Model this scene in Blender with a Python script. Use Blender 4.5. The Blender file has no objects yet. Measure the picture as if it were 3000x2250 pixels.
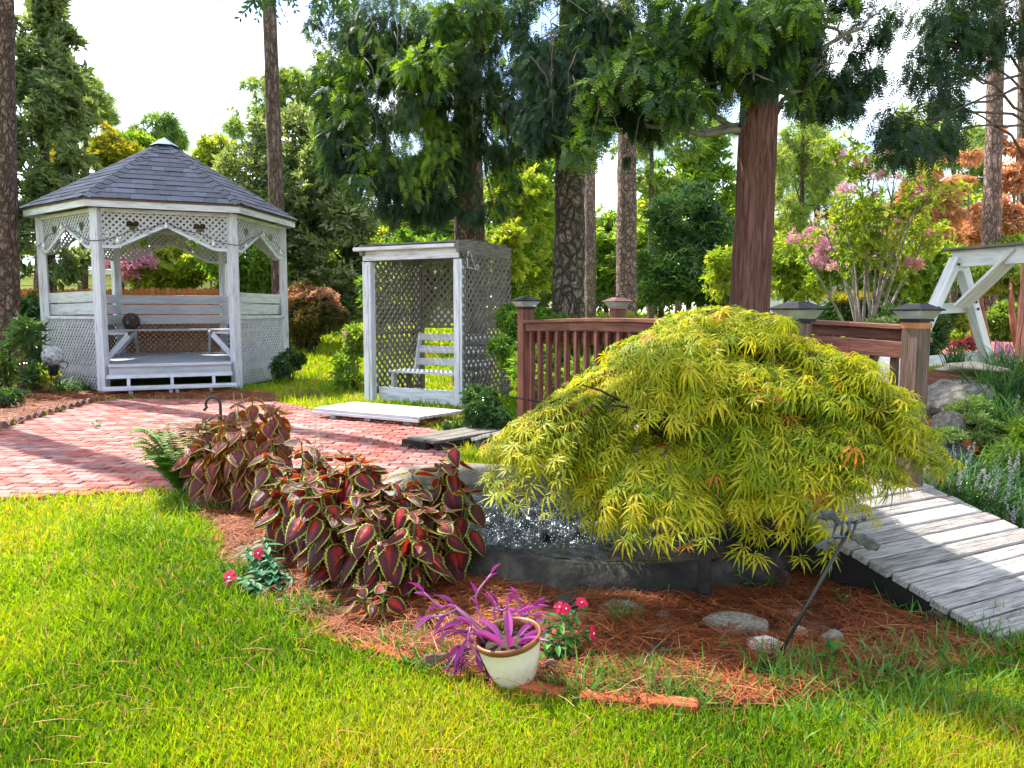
import bpy, bmesh, math, random
import numpy as np
from mathutils import Vector, Matrix

rng = np.random.default_rng(7)
random.seed(7)
scene = bpy.context.scene
COL = scene.collection
PI = math.pi

# ------------------------------------------------------------------ camera
CAM_H, FPX, CU, CV, HOR = 1.4, 2254.0, 1500.0, 1125.0, 911.0
PITCH = math.atan2(CV - HOR, FPX)
cam_d = bpy.data.cameras.new('camera')
cam = bpy.data.objects.new('camera', cam_d)
COL.objects.link(cam)
cam.location = (0, 0, CAM_H)
cam.rotation_euler = (PI / 2 - PITCH, 0, 0)
cam_d.sensor_width = 36.0
cam_d.lens = 36.0 * FPX / 3000.0
cam_d.clip_start = 0.05
cam_d.clip_end = 2000.0
scene.camera = cam

# ------------------------------------------------------------------ sky, sun, exposure
SUN_AZ, SUN_EL = math.radians(50), math.radians(52)      # azimuth measured to the left of the view direction
to_sun = Vector((-math.sin(SUN_AZ) * math.cos(SUN_EL), math.cos(SUN_AZ) * math.cos(SUN_EL), math.sin(SUN_EL)))
world = bpy.data.worlds.new('World')
scene.world = world
world.use_nodes = True
wn, wl = world.node_tree.nodes, world.node_tree.links
wn.clear()
sky = wn.new('ShaderNodeTexSky')
sky.sky_type = 'NISHITA'
sky.sun_disc = False
sky.sun_elevation = SUN_EL
sky.sun_rotation = -SUN_AZ
sky.air_density = 1.0
sky.dust_density = 0.8
sky.ozone_density = 1.0
tc = wn.new('ShaderNodeTexCoord')
cn = wn.new('ShaderNodeTexNoise')
cn.inputs['Scale'].default_value = 2.6
cn.inputs['Detail'].default_value = 7
cn.inputs['Roughness'].default_value = 0.6
mp = wn.new('ShaderNodeMapping')
mp.inputs['Scale'].default_value = (1, 1, 2.2)
mp.inputs['Location'].default_value = (0.3, 0.1, 0.0)
cr = wn.new('ShaderNodeValToRGB')
cr.color_ramp.elements[0].position = 0.44
cr.color_ramp.elements[1].position = 0.64
mx = wn.new('ShaderNodeMix')
mx.data_type = 'RGBA'
mx.inputs['B'].default_value = (9.5, 9.8, 10.2, 1)
bg = wn.new('ShaderNodeBackground')
bg.inputs['Strength'].default_value = 0.14
wo = wn.new('ShaderNodeOutputWorld')
wl.new(tc.outputs['Generated'], mp.inputs['Vector'])
wl.new(mp.outputs['Vector'], cn.inputs['Vector'])
wl.new(cn.outputs['Fac'], cr.inputs['Fac'])
wl.new(cr.outputs['Color'], mx.inputs['Factor'])
wl.new(sky.outputs['Color'], mx.inputs['A'])
wl.new(mx.outputs['Result'], bg.inputs['Color'])
wl.new(bg.outputs['Background'], wo.inputs['Surface'])

sun_d = bpy.data.lights.new('sun', 'SUN')
sun_d.energy = 5.0
sun_d.angle = math.radians(0.55)
sun_d.color = (1.0, 0.93, 0.82)
sun = bpy.data.objects.new('sun', sun_d)
COL.objects.link(sun)
sun.rotation_euler = (-to_sun).to_track_quat('-Z', 'Y').to_euler()

vs = scene.view_settings
vs.view_transform = 'Standard'
vs.look = 'None'
vs.exposure = 1.4
vs.gamma = 1.0
vs.use_curve_mapping = False
cy = scene.cycles
cy.use_denoising = True
cy.use_adaptive_sampling = True
cy.adaptive_threshold = 0.02
cy.max_bounces = 5
cy.diffuse_bounces = 2
cy.glossy_bounces = 2
cy.transmission_bounces = 3
cy.transparent_max_bounces = 6
cy.sample_clamp_indirect = 6.0
cy.caustics_reflective = False
cy.caustics_refractive = False

# ------------------------------------------------------------------ geometry of the view: where a spot of the ground lies
_cp, _sp = math.cos(PITCH), math.sin(PITCH)

def ray(u, v):
    x, z = (u - CU) / FPX, (CV - v) / FPX
    return Vector((x, _cp + z * _sp, -_sp + z * _cp))

def at(u, v, Y):
    r = ray(u, v)
    t = Y / r.y
    return Vector((r.x * t, Y, CAM_H + r.z * t))

def gnd(u, v, z=0.0):
    r = ray(u, v)
    t = (z - CAM_H) / r.z
    return Vector((r.x * t, r.y * t, z))

def ss(a, b, x):
    t = np.clip((np.asarray(x, float) - a) / (b - a), 0, 1)
    return t * t * (3 - 2 * t)

def gz(x, y):
    """height of the ground"""
    x = np.asarray(x, float); y = np.asarray(y, float)
    far = 0.013 * np.clip(y - 16, 0, 75)
    bank = 0.72 * ss(2.75, 4.3, x) * ss(4.2, 8.3, y) * (1 - ss(16, 30, y))
    return far + bank

def g3(u, v, z=0.0, dz=0.0):
    p = gnd(u, v, z)
    return Vector((p.x, p.y, float(gz(p.x, p.y)) + dz))

# value noise for numpy points
_perm = rng.random((32, 32, 32))
def vnoise(P, s):
    q = np.asarray(P, float) * s + 100.0
    i = np.floor(q).astype(int); f = q - i; f = f * f * (3 - 2 * f)
    out = 0
    for dx in (0, 1):
        for dy in (0, 1):
            for dz in (0, 1):
                w = (f[:, 0] if dx else 1 - f[:, 0]) * (f[:, 1] if dy else 1 - f[:, 1]) * (f[:, 2] if dz else 1 - f[:, 2])
                out = out + w * _perm[(i[:, 0] + dx) % 32, (i[:, 1] + dy) % 32, (i[:, 2] + dz) % 32]
    return out

def inpoly(x, y, poly):
    x = np.asarray(x); y = np.asarray(y)
    c = np.zeros(x.shape, bool)
    n = len(poly)
    for i in range(n):
        x1, y1 = poly[i][0], poly[i][1]
        x2, y2 = poly[(i + 1) % n][0], poly[(i + 1) % n][1]
        if y1 == y2:
            continue
        hit = ((y1 > y) != (y2 > y)) & (x < (x2 - x1) * (y - y1) / (y2 - y1) + x1)
        c ^= hit
    return c

# ------------------------------------------------------------------ materials
def newmat(name):
    m = bpy.data.materials.new(name)
    m.use_nodes = True
    n = m.node_tree.nodes
    n.clear()
    return m, n, m.node_tree.links

def c4(c):
    return (c[0], c[1], c[2], 1.0)

def ramp(n, cols, pos=None):
    r = n.new('ShaderNodeValToRGB')
    e = r.color_ramp.elements
    k = len(cols)
    while len(e) < k:
        e.new(0.5)
    for i, c in enumerate(cols):
        e[i].position = pos[i] if pos else i / max(1, k - 1)
        e[i].color = c4(c)
    return r

def leafmat(name, cols, transl=0.42, tcol=(1.25, 1.3, 0.55), rough=0.45, spec=0.4, objrand=False, pos=None):
    """thin leaf: reflecting and letting light through; colour varies leaf by leaf"""
    m, n, l = newmat(name)
    if objrand:
        a = n.new('ShaderNodeObjectInfo'); src = a.outputs['Random']
    else:
        a = n.new('ShaderNodeAttribute'); a.attribute_name = 'var'; src = a.outputs['Fac']
    r = ramp(n, cols, pos)
    l.new(src, r.inputs['Fac'])
    p = n.new('ShaderNodeBsdfPrincipled')
    p.inputs['Roughness'].default_value = rough
    p.inputs['Specular IOR Level'].default_value = spec
    l.new(r.outputs['Color'], p.inputs['Base Color'])
    t = n.new('ShaderNodeBsdfTranslucent')
    mul = n.new('ShaderNodeMix'); mul.data_type = 'RGBA'; mul.blend_type = 'MULTIPLY'
    mul.inputs['Factor'].default_value = 1.0
    mul.inputs['B'].default_value = c4(tcol)
    l.new(r.outputs['Color'], mul.inputs['A'])
    l.new(mul.outputs['Result'], t.inputs['Color'])
    ms = n.new('ShaderNodeMixShader')
    ms.inputs['Fac'].default_value = transl
    l.new(p.outputs[0], ms.inputs[1]); l.new(t.outputs[0], ms.inputs[2])
    o = n.new('ShaderNodeOutputMaterial')
    l.new(ms.outputs[0], o.inputs['Surface'])
    return m

def surf(name, cols, scale=4.0, rough=0.8, bump=0.3, bscale=None, coord='Object', stretch=(1, 1, 1), detail=6, spec=0.3,
         pos=(0.3, 0.7), per=0.0, metal=0.0, bdist=0.01, dist=0.0, persat=0.0):
    """noise-mottled surface; coord 'lc' follows the length of each board"""
    m, n, l = newmat(name)
    if coord == 'lc':
        a = n.new('ShaderNodeAttribute'); a.attribute_name = 'lc'; src = a.outputs['Vector']
    else:
        a = n.new('ShaderNodeTexCoord'); src = a.outputs[coord]
    oi = n.new('ShaderNodeObjectInfo')
    off = n.new('ShaderNodeVectorMath'); off.operation = 'SCALE'
    off.inputs[0].default_value = (37.0, 19.0, 53.0)
    l.new(oi.outputs['Random'], off.inputs['Scale'])
    ad = n.new('ShaderNodeVectorMath'); ad.operation = 'ADD'
    l.new(src, ad.inputs[0]); l.new(off.outputs['Vector'], ad.inputs[1])
    mpn = n.new('ShaderNodeMapping')
    mpn.inputs['Scale'].default_value = stretch
    l.new(ad.outputs['Vector'], mpn.inputs['Vector'])
    nz = n.new('ShaderNodeTexNoise')
    nz.inputs['Scale'].default_value = scale
    nz.inputs['Detail'].default_value = detail
    nz.inputs['Roughness'].default_value = 0.62
    nz.inputs['Distortion'].default_value = dist
    l.new(mpn.outputs['Vector'], nz.inputs['Vector'])
    ps = [pos[0] + (pos[1] - pos[0]) * i / max(1, len(cols) - 1) for i in range(len(cols))]
    r = ramp(n, cols, ps)
    l.new(nz.outputs['Fac'], r.inputs['Fac'])
    out = r.outputs['Color']
    if per > 0:
        isl = n.new('ShaderNodeNewGeometry')
        s = n.new('ShaderNodeMath'); s.operation = 'ADD'
        l.new(isl.outputs['Random Per Island'], s.inputs[0]); l.new(oi.outputs['Random'], s.inputs[1])
        fr = n.new('ShaderNodeMath'); fr.operation = 'FRACT'
        l.new(s.outputs[0], fr.inputs[0])
        mr = n.new('ShaderNodeMapRange')
        mr.inputs['To Min'].default_value = 1 - per
        mr.inputs['To Max'].default_value = 1 + per
        l.new(fr.outputs[0], mr.inputs['Value'])
        hs = n.new('ShaderNodeHueSaturation')
        l.new(out, hs.inputs['Color']); l.new(mr.outputs['Result'], hs.inputs['Value'])
        if persat > 0:
            m7 = n.new('ShaderNodeMath'); m7.operation = 'MULTIPLY'; m7.inputs[1].default_value = 7.31; l.new(fr.outputs[0], m7.inputs[0])
            f7 = n.new('ShaderNodeMath'); f7.operation = 'FRACT'; l.new(m7.outputs[0], f7.inputs[0])
            r7 = n.new('ShaderNodeMapRange'); r7.inputs['To Min'].default_value = 1 - persat; r7.inputs['To Max'].default_value = 1.1; l.new(f7.outputs[0], r7.inputs['Value'])
            l.new(r7.outputs['Result'], hs.inputs['Saturation'])
        out = hs.outputs['Color']
    p = n.new('ShaderNodeBsdfPrincipled')
    p.inputs['Roughness'].default_value = rough
    p.inputs['Specular IOR Level'].default_value = spec
    p.inputs['Metallic'].default_value = metal
    l.new(out, p.inputs['Base Color'])
    if bump > 0:
        nb = n.new('ShaderNodeTexNoise')
        nb.inputs['Scale'].default_value = bscale or scale * 4
        nb.inputs['Detail'].default_value = 5
        l.new(mpn.outputs['Vector'], nb.inputs['Vector'])
        b = n.new('ShaderNodeBump')
        b.inputs['Strength'].default_value = bump
        b.inputs['Distance'].default_value = bdist
        l.new(nb.outputs['Fac'], b.inputs['Height'])
        l.new(b.outputs['Normal'], p.inputs['Normal'])
    o = n.new('ShaderNodeOutputMaterial')
    l.new(p.outputs[0], o.inputs['Surface'])
    return m

M = {}
M['white'] = surf('weathered_white_paint', [(.28, .285, .31), (.5, .515, .575), (.6, .615, .68)], 3.0, .6, .3, 14, 'lc', (1, 9, 9), pos=(.3, .58))
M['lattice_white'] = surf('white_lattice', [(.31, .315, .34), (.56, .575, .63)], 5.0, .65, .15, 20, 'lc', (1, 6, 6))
M['grey_paint'] = surf('grey_deck_paint', [(.20, .22, .26), (.33, .35, .4)], 4.0, .6, .25, 18, 'lc', (1, 9, 9))
M['bench_grey'] = surf('pale_bench_paint', [(.4, .41, .44), (.6, .61, .65)], 3.0, .55, .2, 16, 'lc', (1, 8, 8))
M['platform_paint'] = surf('worn_white_platform', [(.14, .135, .13), (.34, .34, .36), (.44, .44, .47)], 4.0, .7, .5, 14, 'lc', (.8, 14, 9), pos=(.3, .56), per=.12)
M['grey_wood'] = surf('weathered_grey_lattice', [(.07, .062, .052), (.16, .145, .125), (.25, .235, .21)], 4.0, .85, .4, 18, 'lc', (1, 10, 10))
M['deck_wood'] = surf('silvered_deck_planks', [(.035, .03, .027), (.19, .175, .165), (.33, .315, .3), (.42, .4, .385)], 6.0, .85, .9, 9, 'lc', (.8, 24, 8), per=.2, pos=(.3, .62), bdist=.006, dist=.8)
M['deck_dark'] = surf('dark_stringer', [(.006, .006, .006), (.022, .02, .017)], 5.0, .9, .6, 16)  # near-black wood for the bridge and boardwalk stringers
M['red_wood'] = surf('stained_cedar_rail', [(.04, .014, .009), (.115, .038, .023), (.2, .072, .046)], 4.0, .6, .4, 14, 'lc', (1, 12, 12), per=.12, pos=(.25, .7))
M['post_wood'] = surf('greyed_post_wood', [(.03, .018, .013), (.1, .06, .044), (.19, .13, .1)], 3.0, .7, .6, 10, 'lc', (1, 14, 14), pos=(.25, .7))
M['brick'] = surf('clay_paver', [(.15, .04, .032), (.31, .082, .064), (.42, .14, .11)], 6.0, .8, .5, 60, per=.32, persat=.4)
M['edge_brick'] = surf('terracotta_edging', [(.28, .055, .02), (.45, .11, .045)], 9.0, .85, .5, 60, per=.15)
M['concrete_edge'] = surf('mauve_concrete_edging', [(.1, .05, .045), (.22, .12, .105)], 12.0, .9, .4, 60)
M['shingle'] = surf('slate_blue_shingle', [(.022, .029, .05), (.055, .068, .108)], 40.0, .95, .3, 160, per=.33, detail=3, spec=.08)
M['metal_cap'] = surf('pale_blue_flashing', [(.1, .17, .22), (.16, .25, .3)], 6.0, .35, 0, metal=.3)
M['concrete'] = surf('rough_pond_concrete', [(.06, .055, .045), (.16, .145, .12), (.28, .255, .21)], 5.0, .92, .8, 28, bdist=.012)
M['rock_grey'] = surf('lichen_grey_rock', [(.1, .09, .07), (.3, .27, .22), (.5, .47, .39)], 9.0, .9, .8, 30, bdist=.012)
M['concrete_wet_shade'] = surf('algae_wet_shaded_concrete', [(.01, .01, .009), (.035, .033, .028), (.1, .09, .075)], 6.0, .75, .9, 30, bdist=.014)  # wet algae and the front wall's shade, both in this colour
M['rock_bank'] = surf('dark_bank_rock', [(.05, .046, .04), (.16, .145, .125), (.3, .27, .23)], 5.0, .9, .9, 22, bdist=.02)  # darker grey rock for the bank boulders
M['rock_tan'] = surf('tan_rock', [(.2, .15, .09), (.42, .35, .26), (.6, .53, .43)], 9.0, .85, .7, 30, bdist=.01)
M['rock_white'] = surf('white_quartz', [(.5, .4, .34), (.72, .64, .58), (.8, .76, .72)], 8.0, .7, .6, 24, bdist=.008)
M['rock_dark'] = surf('dark_slate', [(.02, .024, .024), (.07, .08, .08)], 8.0, .8, .7, 26, bdist=.01)
M['black_iron'] = surf('black_iron', [(.008, .008, .009), (.02, .02, .022)], 20.0, .45, .2, 60, spec=.5)
M['pewter'] = surf('pewter_metal', [(.035, .038, .045), (.13, .135, .15)], 30.0, .5, .3, 80, metal=.6)
M['pot'] = surf('cream_glaze', [(.36, .3, .19), (.62, .56, .43), (.7, .65, .53)], 7.0, .5, .25, 40, spec=.5, pos=(.25, .6))
M['pot_rim'] = surf('brown_rim_glaze', [(.1, .03, .008), (.24, .085, .02)], 16.0, .35, .1, 60, spec=.6)
M['soil'] = surf('dark_soil', [(.02, .013, .009), (.07, .045, .03)], 30.0, .95, .8, 80)
M['fence'] = surf('cedar_picket', [(.15, .042, .012), (.28, .088, .026), (.36, .13, .042)], 3.0, .75, .3, 14, 'lc', (1, 8, 8), per=.22)
M['bed'] = surf('straw_bed_soil', [(.03, .011, .006), (.11, .036, .014), (.22, .075, .03)], 14.0, .95, .8, 60)
M['pine_bark'] = None
M['twig'] = surf('brown_twig', [(.05, .032, .022), (.13, .09, .065)], 12.0, .85, .4, 60)
M['grey_twig'] = surf('pale_grey_bark', [(.12, .1, .085), (.3, .27, .24)], 10.0, .8, .3, 50)
M['orange_bark'] = surf('orange_peeling_bark', [(.16, .07, .035), (.38, .2, .12)], 6.0, .8, .3, 40)
M['maple_bark'] = surf('dark_maple_bark', [(.008, .007, .006), (.03, .026, .022)], 14.0, .6, .6, 50)
M['stalk'] = surf('green_stalk', [(.08, .12, .03), (.14, .2, .05)], 8.0, .6, 0)

def bark(name, dark, mid, light, sc, zst, depth=.03, per_plate=.25):
    """plated bark: tall irregular plates parted by deep furrows"""
    m, n, l = newmat(name)
    a = n.new('ShaderNodeAttribute'); a.attribute_name = 'lc'
    nz = n.new('ShaderNodeTexNoise'); nz.inputs['Scale'].default_value = sc * .7; nz.inputs['Detail'].default_value = 4
    mpn = n.new('ShaderNodeMapping'); mpn.inputs['Scale'].default_value = (zst, 1, 1)
    l.new(a.outputs['Vector'], mpn.inputs['Vector']); l.new(mpn.outputs['Vector'], nz.inputs['Vector'])
    wv = n.new('ShaderNodeMix'); wv.data_type = 'RGBA'; wv.blend_type = 'LINEAR_LIGHT'; wv.inputs['Factor'].default_value = .09
    l.new(mpn.outputs['Vector'], wv.inputs['A']); l.new(nz.outputs['Color'], wv.inputs['B'])
    vo = n.new('ShaderNodeTexVoronoi'); vo.feature = 'DISTANCE_TO_EDGE'; vo.inputs['Scale'].default_value = sc
    l.new(wv.outputs['Result'], vo.inputs['Vector'])
    vc = n.new('ShaderNodeTexVoronoi'); vc.inputs['Scale'].default_value = sc
    l.new(wv.outputs['Result'], vc.inputs['Vector'])
    fine = n.new('ShaderNodeTexNoise'); fine.inputs['Scale'].default_value = sc * 5; fine.inputs['Detail'].default_value = 6
    l.new(a.outputs['Vector'], fine.inputs['Vector'])
    v2 = n.new('ShaderNodeTexVoronoi'); v2.feature = 'DISTANCE_TO_EDGE'; v2.inputs['Scale'].default_value = sc * 2.3
    l.new(wv.outputs['Result'], v2.inputs['Vector'])
    vm = n.new('ShaderNodeMath'); vm.operation = 'MULTIPLY'; vm.inputs[1].default_value = 2.6; l.new(v2.outputs['Distance'], vm.inputs[0])
    vmin = n.new('ShaderNodeMath'); vmin.operation = 'SMOOTH_MIN'; vmin.inputs[2].default_value = .12
    l.new(vo.outputs['Distance'], vmin.inputs[0]); l.new(vm.outputs[0], vmin.inputs[1])
    fn = n.new('ShaderNodeMath'); fn.operation = 'MULTIPLY_ADD'; fn.inputs[1].default_value = .22; l.new(fine.outputs['Fac'], fn.inputs[0]); l.new(vmin.outputs[0], fn.inputs[2])
    r = ramp(n, [dark, mid, light], (.08, .2, .42)); l.new(fn.outputs[0], r.inputs['Fac'])  # furrow shade put into the colour, darker between the plates
    hs = n.new('ShaderNodeHueSaturation')
    sep = n.new('ShaderNodeSeparateColor'); l.new(vc.outputs['Color'], sep.inputs['Color'])
    mm = n.new('ShaderNodeMath'); mm.operation = 'ADD'
    l.new(sep.outputs['Red'], mm.inputs[0]); l.new(fine.outputs['Fac'], mm.inputs[1])
    mr = n.new('ShaderNodeMapRange'); mr.inputs['From Min'].default_value = .2; mr.inputs['From Max'].default_value = 1.7
    mr.inputs['To Min'].default_value = 1 - per_plate * 1.6; mr.inputs['To Max'].default_value = 1 + per_plate * 1.6
    l.new(mm.outputs[0], mr.inputs['Value']); l.new(mr.outputs['Result'], hs.inputs['Value']); l.new(r.outputs['Color'], hs.inputs['Color'])
    p = n.new('ShaderNodeBsdfPrincipled'); p.inputs['Roughness'].default_value = .9; p.inputs['Specular IOR Level'].default_value = .2
    l.new(hs.outputs['Color'], p.inputs['Base Color'])
    hr = ramp(n, [(0, 0, 0), (.75, .75, .75), (1, 1, 1)], (.0, .16, .6)); l.new(vmin.outputs[0], hr.inputs['Fac'])
    ad = n.new('ShaderNodeMath'); ad.operation = 'MULTIPLY_ADD'; ad.inputs[1].default_value = .35
    l.new(fine.outputs['Fac'], ad.inputs[0]); l.new(hr.outputs['Color'], ad.inputs[2])
    b = n.new('ShaderNodeBump'); b.inputs['Strength'].default_value = 1.0; b.inputs['Distance'].default_value = depth
    l.new(ad.outputs[0], b.inputs['Height']); l.new(b.outputs['Normal'], p.inputs['Normal'])
    o = n.new('ShaderNodeOutputMaterial'); l.new(p.outputs[0], o.inputs['Surface'])
    return m
M['bark_dark'] = bark('dark_plated_pine_bark', (.02, .014, .011), (.13, .1, .08), (.27, .225, .19), 8, .38, .05)
M['bark_pink'] = bark('pinkish_plated_pine_bark', (.05, .03, .025), (.2, .135, .115), (.36, .265, .23), 10, .45, .035)
M['bark_far'] = bark('brown_pine_bark', (.04, .025, .02), (.13, .085, .07), (.24, .17, .14), 10, .38, .035)
M['bark_cedar'] = surf('stringy_red_cedar_bark', [(.03, .012, .009), (.11, .045, .034), (.2, .1, .08)], 5.0, .9, 1.0, 9, 'lc', (.35, 6, 6), pos=(.3, .66), bdist=.04, dist=.6)

# ------------------------------------------------------------------ objects
WM = {}
def _link(o, parent, W):
    COL.objects.link(o)
    o.matrix_basis = W
    if parent is not None:
        o.parent = parent
        o.matrix_parent_inverse = WM[parent.name].inverted()
    WM[o.name] = W.copy()
    return o

def put(name, me, parent=None, W=None):
    return _link(bpy.data.objects.new(name, me), parent, W or Matrix.Identity(4))

def thing(name, loc, label, cat, group=None, kind=None):
    o = bpy.data.objects.new(name, None)
    o.empty_display_size = .1
    _link(o, None, Matrix.Translation(Vector(loc)))
    return tag(o, label, cat, group, kind)

def tag(o, label=None, cat=None, group=None, kind=None):
    if label: o['label'] = label
    if cat: o['category'] = cat
    if group: o['group'] = group
    if kind: o['kind'] = kind
    return o

def mesh_np(name, V, F, mat, var=None, smooth=False, lc=None):
    V = np.ascontiguousarray(V, np.float32); F = np.ascontiguousarray(F, np.int32)
    me = bpy.data.meshes.new(name)
    m, k = F.shape
    me.vertices.add(len(V)); me.vertices.foreach_set('co', V.ravel())
    me.loops.add(m * k); me.loops.foreach_set('vertex_index', F.ravel())
    me.polygons.add(m)
    me.polygons.foreach_set('loop_start', np.arange(0, m * k, k, dtype=np.int32))
    me.polygons.foreach_set('use_smooth', np.full(m, smooth, bool))
    if var is not None:
        a = me.attributes.new('var', 'FLOAT', 'POINT'); a.data.foreach_set('value', np.ascontiguousarray(var, np.float32))
    if lc is not None:
        a = me.attributes.new('lc', 'FLOAT_VECTOR', 'POINT'); a.data.foreach_set('vector', np.ascontiguousarray(lc, np.float32).ravel())
    me.update(calc_edges=True)
    me.materials.append(mat)
    return me

BOXF = [(0, 1, 3, 2), (4, 6, 7, 5), (0, 4, 5, 1), (2, 3, 7, 6), (0, 2, 6, 4), (1, 5, 7, 3)]
class MB:
    """collects solids for ONE mesh"""
    def __init__(s):
        s.V, s.F, s.L, s.S = [], [], [], []
    def add(s, V, F, L=None, smooth=False):
        o = len(s.V)
        s.V += [tuple(v) for v in V]
        s.F += [tuple(i + o for i in f) for f in F]
        s.S += [smooth] * len(F)
        s.L += [tuple(v) for v in (L if L is not None else V)]
        return s
    def box(s, c, size, ax=None):
        c = Vector(c)
        X, Y, Z = ax or (Vector((1, 0, 0)), Vector((0, 1, 0)), Vector((0, 0, 1)))
        V, L = [], []
        r = Vector((random.random() * 9, random.random() * 9, random.random() * 9))
        k = max(range(3), key=lambda i: size[i])
        od = [k] + [i for i in range(3) if i != k]
        for a in (-.5, .5):
            for b in (-.5, .5):
                for d in (-.5, .5):
                    q = (a * size[0], b * size[1], d * size[2])
                    V.append(c + X * q[0] + Y * q[1] + Z * q[2])
                    L.append(Vector((q[od[0]], q[od[1]], q[od[2]])) + r)
        return s.add(V, BOXF, L)
    def bar(s, p0, p1, w, h, up=(0, 0, 1)):
        """bar from p0 to p1; w across, h along up"""
        p0, p1 = Vector(p0), Vector(p1)
        d = (p1 - p0); Ln = d.length; d.normalize()
        sd = d.cross(Vector(up))
        if sd.length < 1e-5: sd = d.cross(Vector((1, 0, 0)))
        sd.normalize(); u = sd.cross(d)
        return s.box((p0 + p1) / 2, (Ln, w, h), (d, sd, u))
    def tube(s, pts, rad, n=6, cap=True, smooth=True):
        pts = [Vector(p) for p in pts]
        if not hasattr(rad, '__len__'): rad = [rad] * len(pts)
        V, L, F = [], [], []
        ref = None; ln = 0; ro = random.random() * 9
        for i, p in enumerate(pts):
            t = (pts[min(i + 1, len(pts) - 1)] - pts[max(i - 1, 0)])
            if t.length < 1e-9: t = Vector((0, 0, 1))
            t.normalize()
            if ref is None:
                ref = t.cross(Vector((.31, .93, .2)))
                if ref.length < .1: ref = t.cross(Vector((1, 0, 0)))
            ref = (ref - t * ref.dot(t)).normalized()
            b = t.cross(ref)
            if i: ln += (p - pts[i - 1]).length
            for k in range(n):
                a = 2 * PI * k / n
                q = ref * math.cos(a) * rad[i] + b * math.sin(a) * rad[i]
                V.append(p + q); L.append((ln + ro, q.dot(ref), q.dot(b)))
        for i in range(len(pts) - 1):
            for k in range(n):
                k2 = (k + 1) % n
                F.append((i * n + k, i * n + k2, (i + 1) * n + k2, (i + 1) * n + k))
        if cap:
            F.append(tuple(range(n - 1, -1, -1))); F.append(tuple(range((len(pts) - 1) * n, len(pts) * n)))
        return s.add(V, F, L, smooth)
    def lathe(s, prof, W=None, n=24, smooth=True, cap=(1, 1)):
        W = W or Matrix.Identity(4)
        V, F = [], []
        for r, z in prof:
            for k in range(n):
                a = 2 * PI * k / n
                V.append(W @ Vector((r * math.cos(a), r * math.sin(a), z)))
        for i in range(len(prof) - 1):
            for k in range(n):
                k2 = (k + 1) % n
                F.append((i * n + k, i * n + k2, (i + 1) * n + k2, (i + 1) * n + k))
        if cap[0]: F.append(tuple(range(n - 1, -1, -1)))
        if cap[1]: F.append(tuple(range((len(prof) - 1) * n, len(prof) * n)))
        return s.add(V, F, None, smooth)
    def prism(s, poly, O, ex, ey, th):
        """flat outline in the plane (ex, ey) at O, th thick along ex x ey"""
        O, ex, ey = Vector(O), Vector(ex), Vector(ey)
        nn = ex.cross(ey).normalized() * th
        k = len(poly)
        A = [O + ex * p[0] + ey * p[1] for p in poly]
        V = A + [a + nn for a in A]
        r = random.random() * 9
        L = [(p[0] + r, p[1] + r, 0) for p in poly] + [(p[0] + r, p[1] + r, th) for p in poly]
        F = [tuple(range(k - 1, -1, -1)), tuple(range(k, 2 * k))] + [(i, (i + 1) % k, k + (i + 1) % k, k + i) for i in range(k)]
        return s.add(V, F, L)
    def mesh(s, name, mat, bevel=0.0):
        me = bpy.data.meshes.new(name)
        me.from_pydata(s.V, [], s.F)
        me.polygons.foreach_set('use_smooth', np.array(s.S, bool))
        a = me.attributes.new('lc', 'FLOAT_VECTOR', 'POINT')
        a.data.foreach_set('vector', np.array(s.L, np.float32).ravel())
        bm = bmesh.new(); bm.from_mesh(me)
        bmesh.ops.recalc_face_normals(bm, faces=bm.faces)
        if bevel > 0:
            bmesh.ops.bevel(bm, geom=[e for e in bm.edges if e.is_manifold and e.calc_face_angle(0) > .6], offset=bevel, segments=1, affect='EDGES', profile=.5)
        bm.to_mesh(me); bm.free()
        me.materials.append(mat)
        return me
    def build(s, name, mat, parent=None, bevel=0.0):
        return put(name, s.mesh(name, mat, bevel), parent)

def axes_mat(loc, X, Y, Z, s=1.0):
    X, Y, Z = Vector(X) * s, Vector(Y) * s, Vector(Z) * s
    return Matrix(((X.x, Y.x, Z.x, loc[0]), (X.y, Y.y, Z.y, loc[1]), (X.z, Y.z, Z.z, loc[2]), (0, 0, 0, 1)))

# ------------------------------------------------------------------ foliage kit
def rot_from(d, nrm):
    """rows of 3x3 frames: y along d, z near nrm"""
    d = d / np.linalg.norm(d, axis=1, keepdims=True)
    x = np.cross(d, nrm); ln = np.linalg.norm(x, axis=1, keepdims=True)
    x = np.where(ln > 1e-4, x / np.maximum(ln, 1e-6), np.array([1., 0, 0]))
    z = np.cross(x, d)
    return np.stack([x, d, z], axis=2)

def scatter(tV, tF, P, R, S, var, wid=None):
    """copies of a template (tV, tF) as one vertex/face array"""
    n, k = len(P), len(tV)
    T = np.repeat(tV[None], n, 0) * np.asarray(S).reshape(n, 1, 1)
    if wid is not None: T[:, :, 0] *= np.asarray(wid).reshape(n, 1)
    V = np.einsum('nij,nkj->nki', R, T) + P[:, None, :]
    F = (tF[None] + (np.arange(n) * k)[:, None, None]).reshape(-1, tF.shape[1])
    return V.reshape(-1, 3), F, np.repeat(var, k)

def merge(parts):
    Vs, Fs, vs_ = [], [], []; o = 0
    for V, F, v in parts:
        Vs.append(V); Fs.append(F + o); vs_.append(v); o += len(V)
    return np.concatenate(Vs), np.concatenate(Fs), np.concatenate(vs_)

def rnd_dirs(n):
    v = rng.normal(size=(n, 3)); return v / np.linalg.norm(v, axis=1, keepdims=True)

def tpl_leaf(w=.36, fold=.12, droop=.1):
    V = np.array([(0, 0, 0), (-w / 2, .45, fold), (w / 2, .45, fold), (0, 1, -droop)], float)
    return V, np.array([(0, 3, 1), (0, 2, 3)])

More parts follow.
